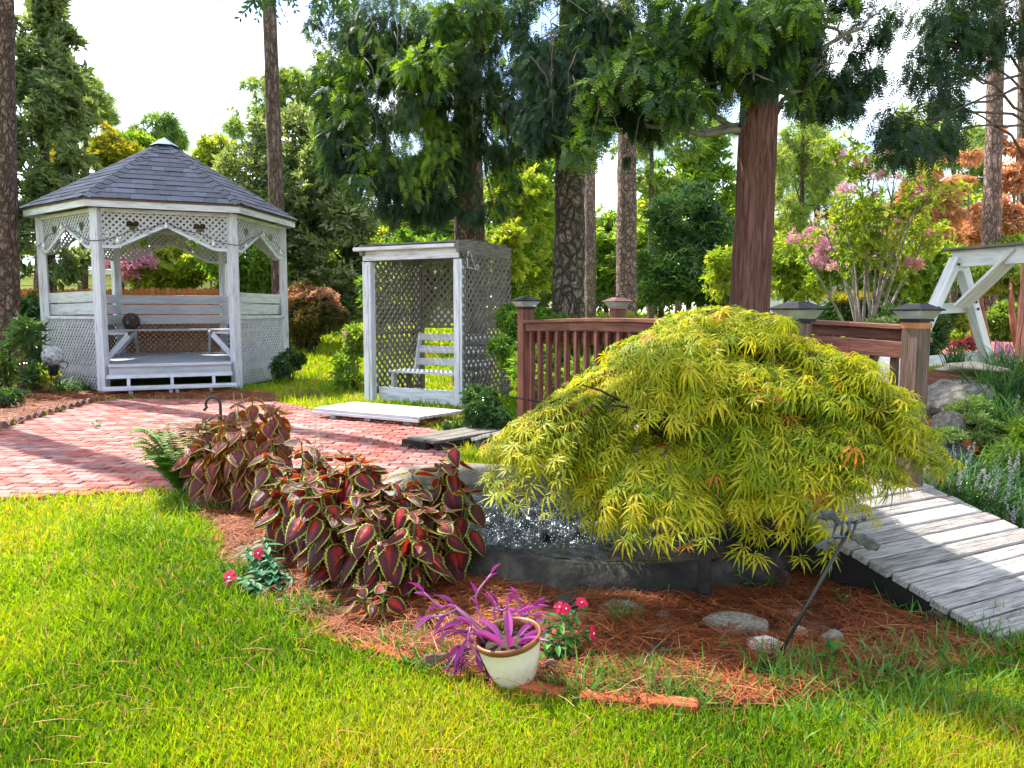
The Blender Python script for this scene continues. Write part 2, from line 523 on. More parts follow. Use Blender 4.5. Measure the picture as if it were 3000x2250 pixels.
def tpl_cluster(k=6, w=.4, spread=1.0, seed=1, flat=.5):
    r = np.random.default_rng(seed)
    V0, F0 = tpl_leaf(w)
    Vs, Fs = [], []
    for i in range(k):
        a = 2 * PI * i / k * 1.0 + r.uniform(-.4, .4)
        d = np.array([[math.cos(a) * spread, math.sin(a) * spread, r.uniform(-.2, .9)]])
        nrm = np.array([[r.uniform(-.5, .5), r.uniform(-.5, .5), 1.0]])
        R = rot_from(d, nrm)[0]
        b = np.array([r.uniform(-.25, .25), r.uniform(-.25, .25), r.uniform(-.2, .2)])
        Vs.append(V0 @ R.T * r.uniform(.6, 1.0) + b); Fs.append(F0 + 4 * i)
    return np.concatenate(Vs), np.concatenate(Fs)

def tpl_maple(droop=1.0, seed=0):
    r_ = np.random.default_rng(seed)
    Vs, Fs = [], []
    angs = [-125, -80, -42, -6, 30, 66, 112]; lens = [.5, .8, .98, 1.08, .98, .85, .55]
    for i, (a, L) in enumerate(zip(angs, lens)):
        a = math.radians(a + r_.uniform(-9, 9)); L *= r_.uniform(.8, 1.1)
        dx, dy = math.sin(a), math.cos(a)
        w = .052
        pts = [(0, 0, .0), (-w, .5, .0), (w, .5, .0), (0, 1, -.3)] if droop < 1.5 else [(0, 0, .0), (-w * .75, .32, .035), (w * .75, .32, .035), (-w, .6, -.05), (w, .6, -.05), (0, 1, -.3)]
        V = []
        for (x, y, z) in pts:
            y *= L
            V.append((dx * y + dy * x, dy * y - dx * x, z * L * droop))
        o = len(Vs); Vs += V
        Fs += [(o, o + 2, o + 1), (o + 1, o + 2, o + 3)] if droop < 1.5 else [(o, o + 2, o + 1), (o + 1, o + 2, o + 3), (o + 2, o + 4, o + 3), (o + 3, o + 4, o + 5)]
    return np.array(Vs, float), np.array(Fs)

def tpl_spray(pairs=9, seed=3, w=.036, L0=.42):
    """flat drooping conifer spray"""
    r = np.random.default_rng(seed)
    Vs, Fs = [], []
    def blade(p, d, L, ww):
        o = len(Vs)
        sx = np.array([d[1], -d[0], 0.0])
        q = lambda t, s_: p + d * (L * t) + sx * (ww * s_) + np.array([0, 0, -.22 * (np.linalg.norm((p + d * (L * t))[:2])) ** 2])
        Vs.extend([q(0, 0), q(.5, -1), q(.5, 1), q(1, 0)])
        Fs.extend([(o, o + 2, o + 1), (o + 1, o + 2, o + 3)])
    for i in range(pairs):
        t = .1 + .8 * i / (pairs - 1)
        L = L0 * (1 - .75 * t) * r.uniform(.8, 1.15)
        for sd in (-1, 1):
            a = math.radians(r.uniform(38, 58)) * sd
            d = np.array([math.sin(a), math.cos(a), 0.0])
            blade(np.array([0, t, 0.0]), d, L, w * (.75 + .5 * (1 - t)))
    blade(np.array([0, .0, 0.0]), np.array([0, 1., 0]), 1.0, w * .7)
    return np.array(Vs, float), np.array(Fs)

def tpl_tuft(k=18, seed=5, w=.045):
    r = np.random.default_rng(seed)
    Vs, Fs = [], []
    for i in range(k):
        d = r.normal(size=3); d[1] = abs(d[1]) * 1.1 + .15; d /= np.linalg.norm(d)
        s_ = np.cross(d, r.normal(size=3)); s_ /= np.linalg.norm(s_)
        L = r.uniform(.7, 1.05)
        Vs += [-s_ * w, s_ * w, d * L]; Fs.append((3 * i, 3 * i + 1, 3 * i + 2))
    return np.array(Vs, float), np.array(Fs)

def tpl_blade(w=.06, bend=.35):
    V = np.array([(-w, 0, 0), (w, 0, 0), (-w * .8, .55, bend * .3), (w * .8, .55, bend * .3), (0, 1, bend)], float)
    return V, np.array([(0, 1, 3), (0, 3, 2), (2, 3, 4)])

T_CL = [tpl_cluster(6, .42, 1.0, s) for s in (1, 2)]
T_CLN = tpl_cluster(6, .2, 1.0, 9)
T_MAPLE = [tpl_maple(1.0, 1), tpl_maple(2.1, 2), tpl_maple(.3, 3), tpl_maple(3.0, 4)]
T_SPRAY = [tpl_spray(6, 3, .045), tpl_spray(7, 4, .05, .4)]
T_TUFT = tpl_tuft()
T_BLADE = tpl_blade()

def blob_points(clumps, n, fill=.55):
    """points in a set of ellipsoid clumps ((x,y,z),(rx,ry,rz)), denser near the skin"""
    w = np.array([c[1][0] * c[1][2] for c in clumps]); w = w / w.sum()
    k = rng.choice(len(clumps), n, p=w)
    Cc = np.array([list(c[0]) for c in clumps])[k]; Rr = np.array([list(c[1]) for c in clumps])[k]
    d = rnd_dirs(n)
    r = (fill + (1 - fill) * rng.random(n) ** .6)[:, None] * (.85 + .3 * rng.random((n, 1)))
    return Cc + d * Rr * r, d, k

def crown(name, parent, clumps, n, size, mat, tpl, jag=.55, jscale=1.3, droop=.2, out=.8, var=(.5, .25), cut=.40, kind=None, frag=4, fresh_lit=0.0):
    """a crown of real leaves spread through its clumps, with holes where the noise is low"""
    cl2 = list(clumps)
    for (c_, r_) in clumps:                                     # smaller tufts break the outline of every clump
        for q in rnd_dirs(frag):
            f = random.uniform(.35, .6)
            cl2.append((tuple(c_[i] + q[i] * r_[i] * random.uniform(.75, 1.05) for i in range(3)), tuple(r_[i] * f for i in range(3))))
    P, d, k = blob_points(cl2, int(n * 1.75))
    keep = vnoise(P, jscale) > cut
    P, d, k = P[keep][:n], d[keep][:n], k[keep][:n]
    m = len(P)
    dirs = d * out + rnd_dirs(m) * .75 + np.array([0, 0, -droop])
    nrm = np.array([0, 0, 1.0]) + rnd_dirs(m) * .8
    R = rot_from(dirs, nrm)
    v = np.clip(rng.normal(var[0], var[1], m) * .7 + .3 * vnoise(P + 31.7, .9), 0, 1)
    if fresh_lit: v = np.where(vnoise(P + 77.7, 1.6) + .25 * rng.random(m) > 1.0 - fresh_lit, np.clip(v + .55, 0, 1), v)  # lime patches: new growth, with sunlit tips put into the colour
    V, F, vv = scatter(tpl[0], tpl[1], P, R, size * rng.uniform(.65, 1.3, m), v)
    o = put(name, mesh_np(name, V, F, mat, vv), parent)
    if kind: o['kind'] = kind
    return o

# ================================================================== the ground
def axis_pts(lo, hi, fine_lo, fine_hi, step, grow=1.25):
    a = list(np.arange(fine_lo, fine_hi + 1e-6, step))
    s_, x = step, fine_hi
    while x < hi: s_ *= grow; x += s_; a.append(min(x, hi))
    s_, x = step, fine_lo; b = []
    while x > lo: s_ *= grow; x -= s_; b.append(max(x, lo))
    return np.array(b[::-1] + a)
gx = axis_pts(-400, 400, -9, 9, .25); gy = axis_pts(-30, 900, 0, 18, .25)
X, Y = np.meshgrid(gx, gy)
Z = gz(X, Y)
nx, ny = len(gx), len(gy)
idx = np.arange(nx * ny).reshape(ny, nx)
Fg = np.stack([idx[:-1, :-1], idx[:-1, 1:], idx[1:, 1:], idx[1:, :-1]], -1).reshape(-1, 4)
M['lawn_soil'] = surf('lawn_ground', [(.10, .075, .025), (.13, .17, .025), (.19, .26, .03), (.27, .32, .04)], .9, .95, .6, 90, detail=9, pos=(.25, .72))
put('ground', mesh_np('ground', np.stack([X, Y, Z], -1).reshape(-1, 3), Fg, M['lawn_soil'], smooth=True))['kind'] = 'structure'

PATIO = [gnd(*p) for p in [(-420, 1485), (0, 1468), (300, 1452), (560, 1438), (640, 1430), (900, 1428), (1110, 1412), (1240, 1395), (1330, 1350), (1360, 1290),
                           (1290, 1262), (1130, 1238), (960, 1212), (830, 1186), (700, 1176), (350, 1173), (275, 1186), (170, 1214), (90, 1238), (0, 1267), (-420, 1370)]]
BED = [gnd(*p) for p in [(570, 1468), (560, 1490), (640, 1545), (660, 1620), (700, 1700), (880, 1800), (990, 1880), (1240, 1962), (1500, 2022), (1700, 2058), (2000, 2088), (2200, 2088),
                         (2450, 2040), (2700, 1985), (2960, 1905), (3060, 1860)]] + [Vector((1.55, 4.15, 0)), Vector((.9, 5.6, 0)), gnd(1330, 1370), gnd(1100, 1425), gnd(800, 1450)]
BED2 = [gnd(*p) for p in [(-420, 1368), (0, 1264), (90, 1236), (170, 1212), (275, 1184), (350, 1171), (700, 1174), (820, 1184), (790, 1150), (300, 1140), (120, 1128), (-420, 1190)]]
BED3 = [Vector(p) for p in [(2.55, 4.9, 0), (3.2, 3.6, 0), (4.6, 3.2, 0), (9, 5.5, 0), (9, 9, 0), (5, 8.4, 0), (2.4, 9.5, 0), (1.2, 8, 0)]]
PATH = [Vector(p) for p in [(5.0, 9.6, 0), (9.0, 8.8, 0), (16, 15, 0), (14, 20, 0), (7.5, 16, 0)]]

def sheet(name, poly, step, dz, mat, amp=.0, asc=6):
    xs = np.arange(min(p[0] for p in poly), max(p[0] for p in poly), step)
    ys = np.arange(min(p[1] for p in poly), max(p[1] for p in poly), step)
    X, Y = np.meshgrid(xs, ys)
    P = np.stack([X, Y, np.zeros_like(X)], -1).reshape(-1, 3)
    Z = gz(X, Y) + dz + amp * (vnoise(P, asc).reshape(X.shape) - .3)
    ii = np.arange(X.size).reshape(X.shape)
    ins = inpoly(X + step / 2, Y + step / 2, poly)[:-1, :-1]
    F = np.stack([ii[:-1, :-1], ii[:-1, 1:], ii[1:, 1:], ii[1:, :-1]], -1)[ins]
    used = np.unique(F); mp_ = np.full(X.size, -1); mp_[used] = np.arange(len(used))
    V = np.stack([X, Y, Z], -1).reshape(-1, 3)[used]
    return tag(put(name, mesh_np(name, V, mp_[F], mat, smooth=True)), kind='structure')
sheet('planting_bed', BED, .03, .014, M['bed'], .035, 9)
sheet('planting_bed', BED2, .08, .012, M['bed'], .03, 5)
sheet('bank', BED3, .06, .012, M['bed'], .05, 5)
sheet('path', PATH, .3, .012, M['brick'])

# ------------------------------------------------------------------ brick patio: 300 nearest pavers one by one, the others joined
mort = surf('sandy_joint', [(.08, .05, .04), (.17, .12, .095)], 20.0, .95, .5, 80)
patio = sheet('patio', PATIO, .12, .012, mort)
BL, BW, BT = .2, .1, .045
def brick_mesh(L, W, T, name, mat, bev=.006):
    return MB().box((0, 0, -T / 2), (L, W, T)).mesh(name, mat, bev)
bm_ = brick_mesh(BL, BW, BT, 'brick', M['brick'])
ang = math.radians(-4)
ca, sa = math.cos(ang), math.sin(ang)
cells = []
for j in range(-20, 110):
    for i in range(-60, 40):
        lx = (i + (.5 if j % 2 else 0)) * (BL + .009) + random.uniform(-.004, .004)
        ly = j * (BW + .009) + 4.5 + random.uniform(-.003, .003)
        x, y = lx * ca - ly * sa, lx * sa + ly * ca
        cells.append((x, y))
cells = np.array(cells)
ins = inpoly(cells[:, 0], cells[:, 1], PATIO)
cells = cells[ins]
u_ = CU + FPX * cells[:, 0] / cells[:, 1]
vis = (u_ > -30) & ((u_ < 640) | (cells[:, 1] > 7.3))
order = np.argsort(np.where(vis, cells[:, 1], 100 + cells[:, 1]))
def brick_W(x, y, k):
    r = random.Random(k)
    z = float(gz(x, y)) + .03 + r.uniform(-.004, .005) + .006 * math.sin(x * 2.1) * math.sin(y * 1.7)
    return Matrix.Translation((x, y, z)) @ Matrix.Rotation(ang + r.uniform(-.02, .02), 4, 'Z') @ Matrix.Rotation(r.uniform(-.012, .012), 4, 'X') @ Matrix.Rotation(r.uniform(-.008, .008), 4, 'Y')
bv = np.array([v.co[:] for v in bm_.vertices]); bf = [tuple(p.vertices) for p in bm_.polygons]
rest = MB()
for c, k in enumerate(order):
    x, y = cells[k]
    W = brick_W(x, y, int(k))
    if c < 300:
        put('brick', bm_, patio, W)
    else:
        rest.add([W @ Vector(v) for v in bv], bf)
me = bpy.data.meshes.new('bricks'); me.from_pydata(rest.V, [], rest.F); me.update(); me.materials.append(M['brick'])
put('brick', me, patio)['kind'] = 'stuff'

# ================================================================== lattice
def crossings(p, d, polys):
    ts = []
    for poly in polys:
        n = len(poly)
        for i in range(n):
            ax, ay = poly[i]; bx, by = poly[(i + 1) % n]
            ex, ey = bx - ax, by - ay
            den = d[0] * ey - d[1] * ex
            if abs(den) < 1e-9: continue
            t = ((ax - p[0]) * ey - (ay - p[1]) * ex) / den
            s_ = ((ax - p[0]) * d[1] - (ay - p[1]) * d[0]) / den
            if 0 <= s_ < 1: ts.append(t)
    ts.sort()
    return list(zip(ts[::2], ts[1::2]))

def lattice(polys, pitch, w, th, O, ex, nrm):
    """slats of a diagonal lattice cut to an outline (and to holes); gives one MB per slat"""
    ex, nrm, ez = Vector(ex), Vector(nrm), Vector((0, 0, 1))
    P0 = polys[0]
    xs = [p[0] for p in P0]; ys = [p[1] for p in P0]
    cx_, cy_ = (min(xs) + max(xs)) / 2, (min(ys) + max(ys)) / 2
    ext = math.hypot(max(xs) - min(xs), max(ys) - min(ys)) / 2 + pitch
    out = []
    for lay, sg in ((0, 1), (1, -1)):
        d = (math.sqrt(.5), sg * math.sqrt(.5)); q = (-d[1], d[0])
        k = int(ext / pitch) + 1
        for i in range(-k, k + 1):
            off = (i + .5 * lay) * pitch
            e = []
            for s_ in (-.5, .5):
                p = (cx_ + q[0] * (off + s_ * w), cy_ + q[1] * (off + s_ * w))
                e.append((p, crossings(p, d, polys)))
            b = MB()
            segs = [(e[0], e[1])]
            if len(e[0][1]) != 1 or len(e[1][1]) != 1:           # meets a cut-out: narrower strips follow its outline
                segs = []; prev = None
                for j in range(9):
                    s_ = -.5 + j / 8
                    p = (cx_ + q[0] * (off + s_ * w), cy_ + q[1] * (off + s_ * w))
                    cur = (p, crossings(p, d, polys))
                    if prev is not None and prev[1] and cur[1]:
                        if len(prev[1]) == len(cur[1]): segs.append((prev, cur))
                        else: segs.append((prev, (cur[0], prev[1])) if len(prev[1]) > len(cur[1]) else ((prev[0], cur[1]), cur))
                    prev = cur
            for e in segs:
              for (a0, a1), (b0, b1) in zip(e[0][1], e[1][1]):
                if max(a1 - a0, b1 - b0) < .02: continue
                quad = [(e[0][0][0] + d[0] * a0, e[0][0][1] + d[1] * a0), (e[0][0][0] + d[0] * a1, e[0][0][1] + d[1] * a1),
                        (e[1][0][0] + d[0] * b1, e[1][0][1] + d[1] * b1), (e[1][0][0] + d[0] * b0, e[1][0][1] + d[1] * b0)]
                A = [Vector(O) + ex * x + ez * y + nrm * (th * (.02 - 1.06 * lay)) for x, y in quad]
                V = A + [a - nrm * th for a in A]
                ro = random.random() * 9
                L = [(a0 + ro, 0, 0), (a1 + ro, 0, 0), (b1 + ro, w, 0), (b0 + ro, w, 0)]
                L += [(p[0], p[1], th) for p in L]
                b.add(V, [(0, 1, 2, 3), (7, 6, 5, 4), (0, 4, 5, 1), (1, 5, 6, 2), (2, 6, 7, 3), (3, 7, 4, 0)], L)
            if b.V: out.append(b)
    return out

def heart(cx_, cy_, s):
    pts = []
    for i in range(20):
        t = 2 * PI * i / 20
        x = 16 * math.sin(t) ** 3
        y = 13 * math.cos(t) - 5 * math.cos(2 * t) - 2 * math.cos(3 * t) - math.cos(4 * t)
        pts.append((cx_ + x * s / 32, cy_ + y * s / 32))
    return pts

# ================================================================== gazebo
GC = Vector((-6.684, 15.161, 0)); GS = 2.136; GA = .4003; GH = 3.11
def gv(k, r, z=0):
    a = GA + math.radians([-120, -60, 0, 60, 120, 180][k % 6])
    return Vector((GC.x + r * math.cos(a), GC.y + r * math.sin(a), z))
gz_t = thing('gazebo', GC, 'six-sided white lattice gazebo with blue-grey shingle roof and front steps', 'gazebo')
UP = Vector((0, 0, 1))
DECK = .49
for k in range(6):
    p = gv(k, GS)
    rad = (p - GC).normalized(); tan = UP.cross(rad)
    b = MB(); b.box((p.x, p.y, GH / 2), (.145, .145, GH), (rad, tan, UP))
    b.build('post', M['white'], gz_t, .006)
# deck of boards
e = (gv(1, 1) - gv(0, 1)).normalized(); nrm_f = Vector((e.y, -e.x, 0))     # along the front, outward
ap = GS * math.cos(PI / 6)
hexp = [gv(k, GS - .02) for k in range(6)]
nb = 27
for i in range(nb):
    s0 = -ap + 2 * ap * i / nb; s1 = -ap + 2 * ap * (i + 1) / nb - .006
    def half(s_): return (GS - .02) * (1 - abs(s_) / ap * .5)
    q = []
    for s_, sg in ((s0, -1), (s0, 1), (s1, 1), (s1, -1)):
        q.append((sg * half(s_), s_))
    MB().prism(q, GC + UP * (DECK - .04), e, -nrm_f, .04).build('deck_board', M['grey_paint'], gz_t)
for k in range(6):
    a, b_ = gv(k, GS - .03), gv(k + 1, GS - .03)
    MB().bar(a + UP * (DECK - .12), b_ + UP * (DECK - .12), .04, .15).build('rim_joist', M['bench_grey'], gz_t)
# nosing and steps at the open front
F0, F1 = gv(0, GS), gv(1, GS)
i0, i1 = F0 + e * .09, F1 - e * .09
MB().bar(i0 + nrm_f * .10 + UP * (DECK - .015), i1 + nrm_f * .10 + UP * (DECK - .015), .14, .045).build('nosing', M['bench_grey'], gz_t, .006)
MB().bar(i0 + nrm_f * .06 + UP * (DECK - .13), i1 + nrm_f * .06 + UP * (DECK - .13), .03, .18).build('riser', M['bench_grey'], gz_t)
st = MB(); st.bar(i0 - e * .02 + nrm_f * .28 + UP * .30, i1 + e * .0 + nrm_f * .28 + UP * .30, .3, .05); st.build('step', M['white'], gz_t, .006)
st = MB(); st.bar(i0 - e * .05 + nrm_f * .58 + UP * .125, i1 + e * .05 + nrm_f * .58 + UP * .125, .3, .05); st.build('step', M['white'], gz_t, .006)
for f in (.16, .5, .84):
    p = i0.lerp(i1, f) + nrm_f * .38
    MB().bar(p + UP * .1, p + UP * .28, .05, .09, up=nrm_f).build('step_support', M['white'], gz_t)
for f in (.18, .49, .54, .81):
    p = i0.lerp(i1, f) + nrm_f * .62
    MB().bar(p + UP * -.02, p + UP * .1, .06, .06, up=nrm_f).build('step_foot', M['white'], gz_t)
# valances with hearts, side panels, bench boards
for k in range(6):
    a, b_ = gv(k, GS), gv(k + 1, GS)
    ex = (b_ - a).normalized(); nr = Vector((ex.y, -ex.x, 0))
    a = a + ex * .075; b_ = b_ - ex * .075
    W_ = (b_ - a).length
    O = a + UP * (GH - .06)
    bot = [(0, -.6), (.1 * W_, -.6), (.14 * W_, -.575), (.5 * W_, -.22), (.86 * W_, -.575), (.9 * W_, -.6), (W_, -.6)]
    poly = [(0, 0)] + bot + [(W_, 0)]
    va = MB()
    tr = .055
    for (p, q) in zip(bot[:-1], bot[1:]):
        va.prism([(p[0], p[1]), (q[0], q[1]), (q[0], q[1] + tr), (p[0], p[1] + tr)], O + nr * .034, ex, UP, -.022)
    va.bar(O + UP * .03, O + ex * W_ + UP * .03, .09, .06)
    va = va.build('valance', M['white'], gz_t)
    holes = [heart(.24 * W_, -.2, .205), heart(.77 * W_, -.2, .205)]
    inner = [(0, 0)] + [(x, y + .02) for x, y in bot] + [(W_, 0)]
    sl = lattice([inner] + holes, .074, .038, .008, O, ex, nr)
    if k in (0, 1, 5):
        for s_ in sl: s_.build('slat', M['lattice_white'], va)
    else:
        j = MB()
        for s_ in sl: j.add(s_.V, s_.F, s_.L)
        j.build('slat', M['lattice_white'], va)['kind'] = 'stuff'
    if k == 0: continue
    # leaning bench-back boards on the inside, lattice below
    lean = -nr
    for z0, z1 in ((1.555, 1.735), (1.335, 1.53), (1.12, 1.31)):
        zc = (z0 + z1) / 2
        o_ = lean * (.03 + .18 * (1.735 - zc))
        if k in (1, 5) and z0 < 1.2: continue
        tilt = .012 * (1 if k == 5 else -.3)
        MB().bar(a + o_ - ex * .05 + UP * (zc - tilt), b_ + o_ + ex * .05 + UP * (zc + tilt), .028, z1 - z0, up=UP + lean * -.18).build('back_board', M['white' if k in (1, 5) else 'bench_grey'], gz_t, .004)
    LT = 1.285
    pa = MB()
    pa.bar(a + UP * LT + nr * .01, b_ + UP * LT + nr * .01, .06, .045)
    pa.bar(a + ex * .02 + UP * .03, a + ex * .02 + UP * (LT - .024), .03, .04, up=nr)
    pa.bar(b_ - ex * .02 + UP * .03, b_ - ex * .02 + UP * (LT - .024), .03, .04, up=nr)
    pa = pa.build('side_panel', M['white'], gz_t)
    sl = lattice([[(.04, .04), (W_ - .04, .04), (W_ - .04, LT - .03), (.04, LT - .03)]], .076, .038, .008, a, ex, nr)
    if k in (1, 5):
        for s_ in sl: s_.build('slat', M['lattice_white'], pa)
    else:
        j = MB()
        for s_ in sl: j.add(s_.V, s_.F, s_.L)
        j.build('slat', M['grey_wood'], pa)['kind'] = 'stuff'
    # seat: three boards and a slanting support at each end
    for q in range(3):
        d0 = .3 + q * .14
        sh = d0 * math.tan(PI / 6)
        MB().bar(a + lean * d0 + ex * (sh - .02) + UP * 1.0, b_ + lean * d0 - ex * (sh - .02) + UP * 1.0, .13, .035).build('seat_board', M['bench_grey'], gz_t, .004)
    for f in (.14, .86):
        p = a.lerp(b_, f)
        MB().bar(p + lean * .62 + UP * .97, p + lean * .18 + UP * (DECK + .02), .05, .09).build('seat_support', M['white'], gz_t)
# roof
RE = 2.42; EZ = 3.25; PKZ = 4.63
pk = Vector((GC.x, GC.y, PKZ))
rf = MB()
ring = [gv(k, RE, EZ) for k in range(6)]; ring2 = [gv(k, RE, EZ - .035) for k in range(6)]
inr = [gv(k, GS - .1, EZ - .05) for k in range(6)]
rf.add(ring + [pk] + ring2 + [pk - UP * .05], [(k, (k + 1) % 6, 6) for k in range(6)] + [(7 + (k + 1) % 6, 7 + k, 13) for k in range(6)] + [(k, 7 + k, 7 + (k + 1) % 6, (k + 1) % 6) for k in range(6)])
M['red_under'] = surf('reddish_roof_boards', [(.09, .055, .045), (.18, .12, .1)], 5, .8, .2)
rf = rf.build('roof', M['red_under'], gz_t)
for k in range(6):
    a, b_ = gv(k, RE - .03, EZ - .085), gv(k + 1, RE - .03, EZ - .085)
    MB().bar(a, b_, .025, .11).build('fascia', M['white'], gz_t)
NC = 13
hid = MB(); shid = []
for k in range(6):
    E0, E1 = gv(k, RE + .02, EZ + .004), gv(k + 1, RE + .02, EZ + .004)
    mid = (E0 + E1) / 2; hw = (E1 - E0).length / 2
    ex = (E1 - E0).normalized(); sv = (pk + UP * .012 - mid); SL = sv.length; sv.normalize(); nn = ex.cross(sv)
    ce = SL / NC
    for c in range(NC):
        s0, s1 = c * ce - (.012 if c == 0 else 0), min((c + 1) * ce + .02, SL - .01)
        h0, h1 = hw * (1 - max(s0, 0) / SL), hw * (1 - s1 / SL)
        x = -h0 - random.uniform(0, .2)
        while x < h0:
            wd = random.uniform(.19, .36)
            xa, xb = max(x, -h0), min(x + wd - .004, h0)
            x += wd
            if xb - xa < .02: continue
            ta, tb = max(-h1, min(h1, xa)), max(-h1, min(h1, xb))
            dz = random.choice((.012, .012, .017))
            low = [mid + ex * xa + sv * s0, mid + ex * xb + sv * s0]
            hi = [mid + ex * tb + sv * s1, mid + ex * ta + sv * s1]
            V = [low[0] + nn * dz, low[1] + nn * dz, hi[0] + nn * .004, hi[1] + nn * .004, low[0] + nn * .002, low[1] + nn * .002]
            F = [(0, 1, 2, 3), (4, 5, 1, 0), (4, 0, 3), (1, 5, 2)]
            if k in (0, 1, 5):
                m_ = bpy.data.meshes.new('shingle'); m_.from_pydata(V, [], F); m_.materials.append(M['shingle']); m_.update()
                put('shingle', m_, rf)
            else: hid.add(V, F)
    # hip caps on the hip that leaves eave corner k
    A = gv(k, RE + .03, EZ); hv = (pk + UP * .01 - A); HL = hv.length; hv.normalize()
    exn = (gv(k + 1, 1) - gv(k, 1)).normalized(); exp_ = (gv(k - 1, 1) - gv(k, 1)).normalized()
    nh = 15
    for c in range(nh):
        p0 = A + hv * (HL * c / nh); p1 = A + hv * min(HL * (c + 1) / nh + .02, HL - .03)
        V = []
        for p, z_ in ((p0, .03), (p1, .018)):
            wq = .13 * (1 if c < nh - 2 else .6)
            f1 = (exn - hv * exn.dot(hv)); f1.normalize(); f2 = (exp_ - hv * exp_.dot(hv)); f2.normalize()
            V += [p + f1 * wq + UP * (z_ - .012), p + UP * z_, p + f2 * wq + UP * (z_ - .012)]
        V += [V[0] - UP * .012, V[1] - UP * .012, V[2] - UP * .012]
        F = [(0, 3, 4, 1), (1, 4, 5, 2), (6, 0, 1, 7), (7, 1, 2, 8)]
        if k in (0, 1, 2, 5):
            m_ = bpy.data.meshes.new('hip_shingle'); m_.from_pydata(V, [], F); m_.materials.append(M['shingle']); m_.update()
            put('hip_shingle', m_, rf)
        else: hid.add(V, F)
hid.build('shingle', M['shingle'], rf)['kind'] = 'stuff'
cap = MB()
cv_ = [gv(k, .26, PKZ - .075) for k in range(6)] + [Vector((GC.x, GC.y, PKZ + .09))]
cap.add(cv_, [(k, (k + 1) % 6, 6) for k in range(6)] + [tuple(range(5, -1, -1))])
cap.build('roof_cap', M['metal_cap'], gz_t)
# wind-blown needles lying on the roof
E0, E1 = gv(0, RE, EZ), gv(1, RE, EZ)
# string of bulbs along the valances
sl_t = thing('string_lights', gv(0, GS + .12, 2.55), 'string of clear bulbs sagging along the gazebo valance', 'string lights')
wire = []
for k in (5, 0, 1):
    a, b_ = gv(k, GS + .11, 2.56), gv(k + 1, GS + .11, 2.56)
    for i in range(12):
        t = i / 12
        lift = .36 * (1 - abs(2 * t - 1)) ** 1.0 - .05 * math.sin(PI * t * 4) ** 2
        wire.append(a.lerp(b_, t) + UP * lift)
MB().tube(wire, .007, 5).build('wire', M['black_iron'], sl_t)
M['bulb'] = surf('clear_bulb', [(.6, .6, .6), (.8, .8, .8)], 5, .1, 0, spec=.8)
for i in range(2, len(wire), 4):
    p = wire[i]
    b = MB(); b.lathe([(.012, 0), (.014, -.03), (.028, -.06), (.03, -.085), (.018, -.11), (.003, -.118)], Matrix.Translation(p), 8); b.build('bulb', M['bulb'], sl_t)
# wicker ball on the back bench
wb = thing('wicker_ball', gv(4, GS - .5, 1.02), 'round dark wicker ball on the gazebo bench', 'ornament')
M['wicker'] = surf('dark_wicker', [(.04, .03, .025), (.14, .11, .09)], 20, .8, .3, 60)
wc = gv(4, GS - .55, 1.19); b = MB()
for i in range(26):
    ax_ = Vector(rnd_dirs(1)[0]); p1 = ax_.orthogonal().normalized(); p2 = ax_.cross(p1)
    off = random.uniform(-.08, .08); rr = math.sqrt(.165 ** 2 - off ** 2)
    pts = [wc + ax_ * off + (p1 * math.cos(2 * PI * j / 16) + p2 * math.sin(2 * PI * j / 16)) * rr for j in range(17)]
    b.tube(pts, .008, 4)
b.build('weave', M['wicker'], wb)

# ================================================================== arbor with bench and platform
AL, AR = Vector((-2.19, 11.86, 0)), Vector((-.75, 11.1, 0))
ae = (AR - AL).normalized(); an = Vector((-ae.y, ae.x, 0))     # an: away from the camera
AW = (AR - AL).length; AD = 1.36; AH = 2.38
ar = thing('arbor', AL, 'tall white-fronted garden arbor with weathered grey lattice sides', 'arbor')
def apt(x, d, z): return AL + ae * x + an * d + UP * z
for x, d, m_, w_ in ((0, 0, 'white', .15), (AW, 0, 'white', .14), (0, AD, 'grey_wood', .11), (AW, AD, 'grey_wood', .11)):
    if d == 0:
        b = MB(); b.box(apt(x, d, AH / 2 - .12), (w_, .12, AH - .24), (ae, an, UP)); b.build('post', M[m_], ar, .005)
        b = MB(); b.box(apt(x - .01, d - .066, AH / 2 - .14), (w_ * .55, .02, AH - .3), (ae, an, UP)); b.build('post_trim', M[m_], ar, .003)
    else:
        b = MB(); b.box(apt(x, d, AH / 2 - .12), (w_, w_, AH - .24), (ae, an, UP)); b.build('post', M[m_], ar, .005)
MB().bar(apt(-.05, -.055, AH - .155), apt(AW + .03, -.055, AH - .155), .05, .14).build('header', M['white'], ar, .004)
MB().bar(apt(-.16, -.10, AH - .055), apt(AW + .02, -.10, AH - .055), .16, .055).build('cornice', M['white'], ar, .01)
MB().bar(apt(-.1, AD + .03, AH - .08), apt(AW + .06, AD + .03, AH - .08), .05, .15).build('header', M['grey_wood'], ar, .004)
for x in (-.02, AW + .06):
    MB().bar(apt(x, -.16, AH - .07), apt(x, AD + .06, AH - .07), .05, .16).build('top_rail', M['grey_wood'], ar, .004)
for i in range(5):
    d = .2 + i * .26
    MB().bar(apt(-.05, d, AH + .03), apt(AW + .07, d, AH + .03), .14, .025).build('roof_slat', M['grey_wood'], ar, .004)
